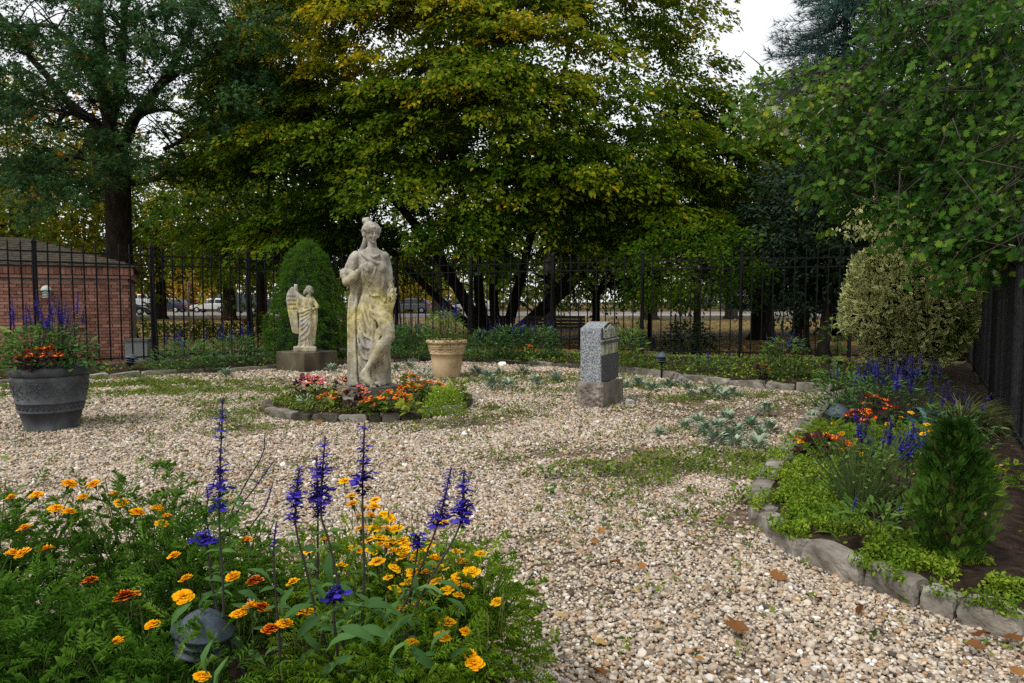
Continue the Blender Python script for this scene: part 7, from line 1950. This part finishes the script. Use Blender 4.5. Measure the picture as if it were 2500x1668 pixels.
# bench behind the back fence
t = thing('park_bench', 'dark slatted park bench seen from behind through the fence', 'bench', on(1362, 848) + Vector((0, 1.2, 0)), R(-4))
wood = noisy('dark_bench_wood', [(.3, (.012, .012, .012)), (.7, (.035, .034, .032))], 6, .7, .2)
for z, y in ((.52, -.22), (.62, -.25), (.72, -.28), (.82, -.31)): MB().box((0, y, z), (1.75, .03, .085)).build('back_slat', wood, t)
for y in (-.14, -.03, .08, .19): MB().box((0, y, .43), (1.75, .09, .03)).build('seat_slat', simple('pale_worn_slat', (.12, .13, .13), .7), t)
for x in (-.75, 0, .75):
    MB().tube([(x, -.3, .85), (x, -.17, .42), (x, -.24, 0)], .03, 6).build('leg', M['iron'], t)
    MB().tube([(x, .2, .42), (x, .24, 0)], .03, 6).build('leg', M['iron'], t)
# far park bench across the road
t = thing('park_bench', 'pale reddish bench on the paving across the road', 'bench', ((1611 - 1250) * 72.5 / FPX, 78.6, 0))
rw = simple('reddish_bench_wood', (.22, .11, .08), .8)
for z in (.55, .7, .85): MB().box((0, 0, z), (3.2, .04, .09)).build('back_slat', rw, t)
for y in (-.1, -.25, -.4): MB().box((0, y, .43), (3.2, .1, .04)).build('seat_slat', rw, t)
for x in (-1.5, 0, 1.5): MB().box((x, -.2, .22), (.08, .45, .44)).build('leg', M['iron'], t)
# black lamp post with skirted foot
p = on(1585, 849)
t = thing('lamp_post', 'slim black lamp post with boxy foot behind the fence', 'lamp post', (p.x, p.y, -.05))
mb = MB(); mb.add([(-.17, -.15, 0), (.17, -.15, 0), (.17, .15, 0), (-.17, .15, 0), (-.12, -.11, .34), (.12, -.11, .34), (.12, .11, .34), (-.12, .11, .34)], [(3, 2, 1, 0), (4, 5, 6, 7), (0, 1, 5, 4), (1, 2, 6, 5), (2, 3, 7, 6), (3, 0, 4, 7)])
mb.build('foot', simple('black_cast_iron', (.012, .012, .014), .6), t)
MB().tube([(0, 0, .33), (0, 0, 4.2)], .055, 10).build('pole', M['iron'], t, True)
MB().lathe([(.06, 4.15), (.16, 4.3), (.2, 4.6), (.1, 4.75), (.02, 4.85)], 14).build('lantern', M['iron'], t, True)
# rose bed and hedge behind the left fence
t = thing('rose_hedge', 'long low rose bed with red blooms beyond the left fence', 'hedge', (-9.6, 24.0, -.05), R(3))
n = 3600; x = rng.uniform(-3.4, 4.6, n); y = rng.uniform(-.6, .6, n); z = rng.random(n) ** .7 * (.62 + .25 * np.sin(x * 2.1) * np.sin(x * .7 + 1))
V, F = scatter(T_HEX, F_HEX, np.stack([x, y, z + .03], 1), frames(rdir(n), unit(np.array([0, -.2, 1.0]) + rng.normal(0, .5, (n, 3)))), .13 * rng.uniform(.6, 1.2, n))
bulk('foliage', V, F, M['lf_bg'], t, attrs={'rnd': rep(np.clip(rng.normal(.25, .15, n), 0, 1), T_HEX)})
for k in range(22):
    link('rose', random.choice(BL['beg_r']), t, (random.uniform(-1.2, 2.6), random.uniform(-.5, .2), random.uniform(.62, .95)), (0, 0, k), (3, 3, 3))
for k in range(7): link('stake', MB().tube([(0, 0, 0), (0, 0, .8)], .022, 5).mesh('stake', simple('wooden_stake', (.2, .14, .09), .9)), t, (-2.5 + 1.1 * k, -.7, 0))
# low shrub under the small tree
p = on(1690, 868); t = thing('low_shrub', 'dark ragged shrub at the foot of the small forked tree', 'shrub', (p.x, p.y + .4, -.05))
leaf_clump(t, 700, .8, .7, .12, M['lf_dark'], T_OVAL, F_OVAL, .4, up=.3)
p = on(975, 868); t = thing('low_shrub', 'rounded dark green shrub behind the statue knee', 'shrub', (p.x, p.y + .2, -.0))
leaf_clump(t, 900, .55, .32, .06, M['lf_dsp'], T_OVAL, F_OVAL, .35, up=.5)
p = on(2080, 915); t = thing('climbing_vine', 'pale leafy vine climbing the fence left of variegated bush', 'vine', (p.x + .1, p.y + .9, .05))
leaf_clump(t, 70, 1.0, .2, .15, M['lf_salg'], T_OVAL, F_OVAL, .35, up=-.2, shape=.2)

# ------------------------------------------------------------------ people far across the road
def skin_body(name, verts, edges, radii, mat, parent, root=0, sub=2):
    me = bpy.data.meshes.new(name); me.from_pydata(verts, edges, [])
    o = link(name, me, parent)
    sk = o.modifiers.new('skin', 'SKIN'); sk.use_smooth_shade = True
    for i, v in enumerate(me.skin_vertices[0].data):
        r = radii[i]; v.radius = r if isinstance(r, tuple) else (r, r); v.use_root = (i == root)
    sb = o.modifiers.new('sub', 'SUBSURF'); sb.levels = sb.render_levels = sub
    me.materials.append(mat)
    return o
def person(label, px, d, shirt, step=.2, rz=0.0):
    t = thing('person', label, 'person', ((px - 1250) * d / FPX, d, 0), rz)
    V = [(0, 0, .95), (0, 0, 1.2), (0, .01, 1.42), (0, .01, 1.52), (0, -.01, 1.66), (.2, 0, 1.4), (.26, .06, 1.12), (.24, -.1, .9), (-.2, 0, 1.4), (-.26, -.02, 1.12), (-.22, -.2, .98), (.1, 0, .9), (.11, -step, .5), (.11, -step * .9, .08), (-.1, 0, .9), (-.11, step, .5), (-.11, step * 1.5, .1), (.11, -step * .9 - .14, .04), (-.11, step * 1.5 - .12, .05)]
    E = [(0, 1), (1, 2), (2, 3), (3, 4), (2, 5), (5, 6), (6, 7), (2, 8), (8, 9), (9, 10), (0, 11), (11, 12), (12, 13), (13, 17), (0, 14), (14, 15), (15, 16), (16, 18)]
    Rr = [(.16, .12), (.15, .11), (.15, .1), .06, (.085, .1), .06, .048, .04, .06, .048, .04, .095, .065, .045, .095, .065, .045, .04, .04]
    body = skin_body('body', V, E, Rr, simple('skin', (.35, .22, .16), .6), t)
    sh = MB().loft([(1.48, 0, 0, .12, .09), (1.4, 0, 0, .2, .13), (1.2, 0, 0, .19, .14), (.9, 0, 0, .2, .15)], 20).build('shirt', shirt, t, True)
    tr = simple('dark_trousers', (.03, .03, .035), .9)
    for a, b, c in ((11, 12, 13), (14, 15, 16)): MB().tube([V[a], V[b], V[c]], [.12, .09, .075], 10).build('trouser_leg', tr, t, True)
    MB().tube([V[5], V[6]], [.085, .07], 10).build('sleeve', shirt, t, True); MB().tube([V[8], V[9]], [.085, .07], 10).build('sleeve', shirt, t, True)
    MB().ball((0, .012, 1.71), (.1, .115, .1), None, 12, 8).build('hair', simple('dark_hair', (.02, .015, .012), .7), t, True)
person('person in a bright blue shirt walking across the road behind fence', 1089, 79.5, simple('cyan_shirt', (.03, .3, .45), .8), rz=R(70))
person('person in dark clothes beside the one in blue, across the road', 1100, 80.5, simple('dark_shirt', (.03, .03, .035), .8), step=.1, rz=R(-60))

# ------------------------------------------------------------------ squirrel nosing at the back edging
def squirrel():
    p = on(1655, 938)
    t = thing('squirrel', 'grey squirrel nosing the ground in front of the pale back edging', 'squirrel', (p.x, p.y - .06, .005), R(-6))
    fur = noisy('grey_fur', [(.3, (.12, .11, .105)), (.55, (.24, .225, .215)), (.75, (.34, .325, .31))], 30, .95, .5, 160, dist=.004)
    # +x = nose end; rump to the left, head lowered
    V = [(-.03, 0, .085), (.03, 0, .1), (.085, 0, .085), (.12, 0, .06), (.155, 0, .045), (.178, 0, .035),
         (-.02, -.045, .06), (.025, -.055, .03), (-.01, -.055, .012), (.03, -.055, .006),
         (-.02, .045, .06), (.025, .055, .03), (-.01, .055, .012), (.03, .055, .006),
         (.09, -.03, .05), (.095, -.032, .02), (.115, -.03, .006), (.09, .03, .05), (.095, .032, .02), (.115, .03, .006)]
    E = [(0, 1), (1, 2), (2, 3), (3, 4), (4, 5), (0, 6), (6, 7), (7, 8), (8, 9), (0, 10), (10, 11), (11, 12), (12, 13), (2, 14), (14, 15), (15, 16), (2, 17), (17, 18), (18, 19)]
    Rr = [.06, .058, .042, .032, .026, .012, .042, .026, .012, .01, .042, .026, .012, .01, .02, .012, .009, .02, .012, .009]
    skin_body('body', V, E, Rr, fur, t, 0, 2)
    for s in (-1, 1):
        MB().ball((.138, s * .018, .075), (.007, .005, .014), None, 8, 6).build('ear', fur, t, True)
        MB().ball((.162, s * .02, .053), .005, None, 8, 6).build('eye', simple('black_eye', (.005, .005, .005), .1), t, True)
    tm = noisy('rusty_edged_tail_fur', [(.3, (.17, .1, .06)), (.55, (.25, .2, .17)), (.8, (.4, .36, .33))], 22, .95, .5, 150, dist=.004)
    skin_body('tail', [(-.075, .0, .06), (-.12, 0, .075), (-.135, 0, .12), (-.11, 0, .165), (-.06, 0, .17)], [(0, 1), (1, 2), (2, 3), (3, 4)], [.016, .034, .042, .04, .02], tm, t, 0, 2)
    n = 900; k = rng.integers(0, 4, n); q = np.array([(-.075, 0, .06), (-.12, 0, .075), (-.135, 0, .12), (-.11, 0, .165), (-.06, 0, .17)]); f = rng.random(n)[:, None]
    c = q[k] * (1 - f) + q[k + 1] * f; u = rdir(n)
    Vh, Fh = scatter(T_BLADE, F_BLADE, c + u * .028, frames(unit(u + (q[k + 1] - q[k]) * 8), rdir(n)), .034 * rng.uniform(.7, 1.2, n))
    bulk('tail_fur', Vh, Fh, tm, t)
squirrel()
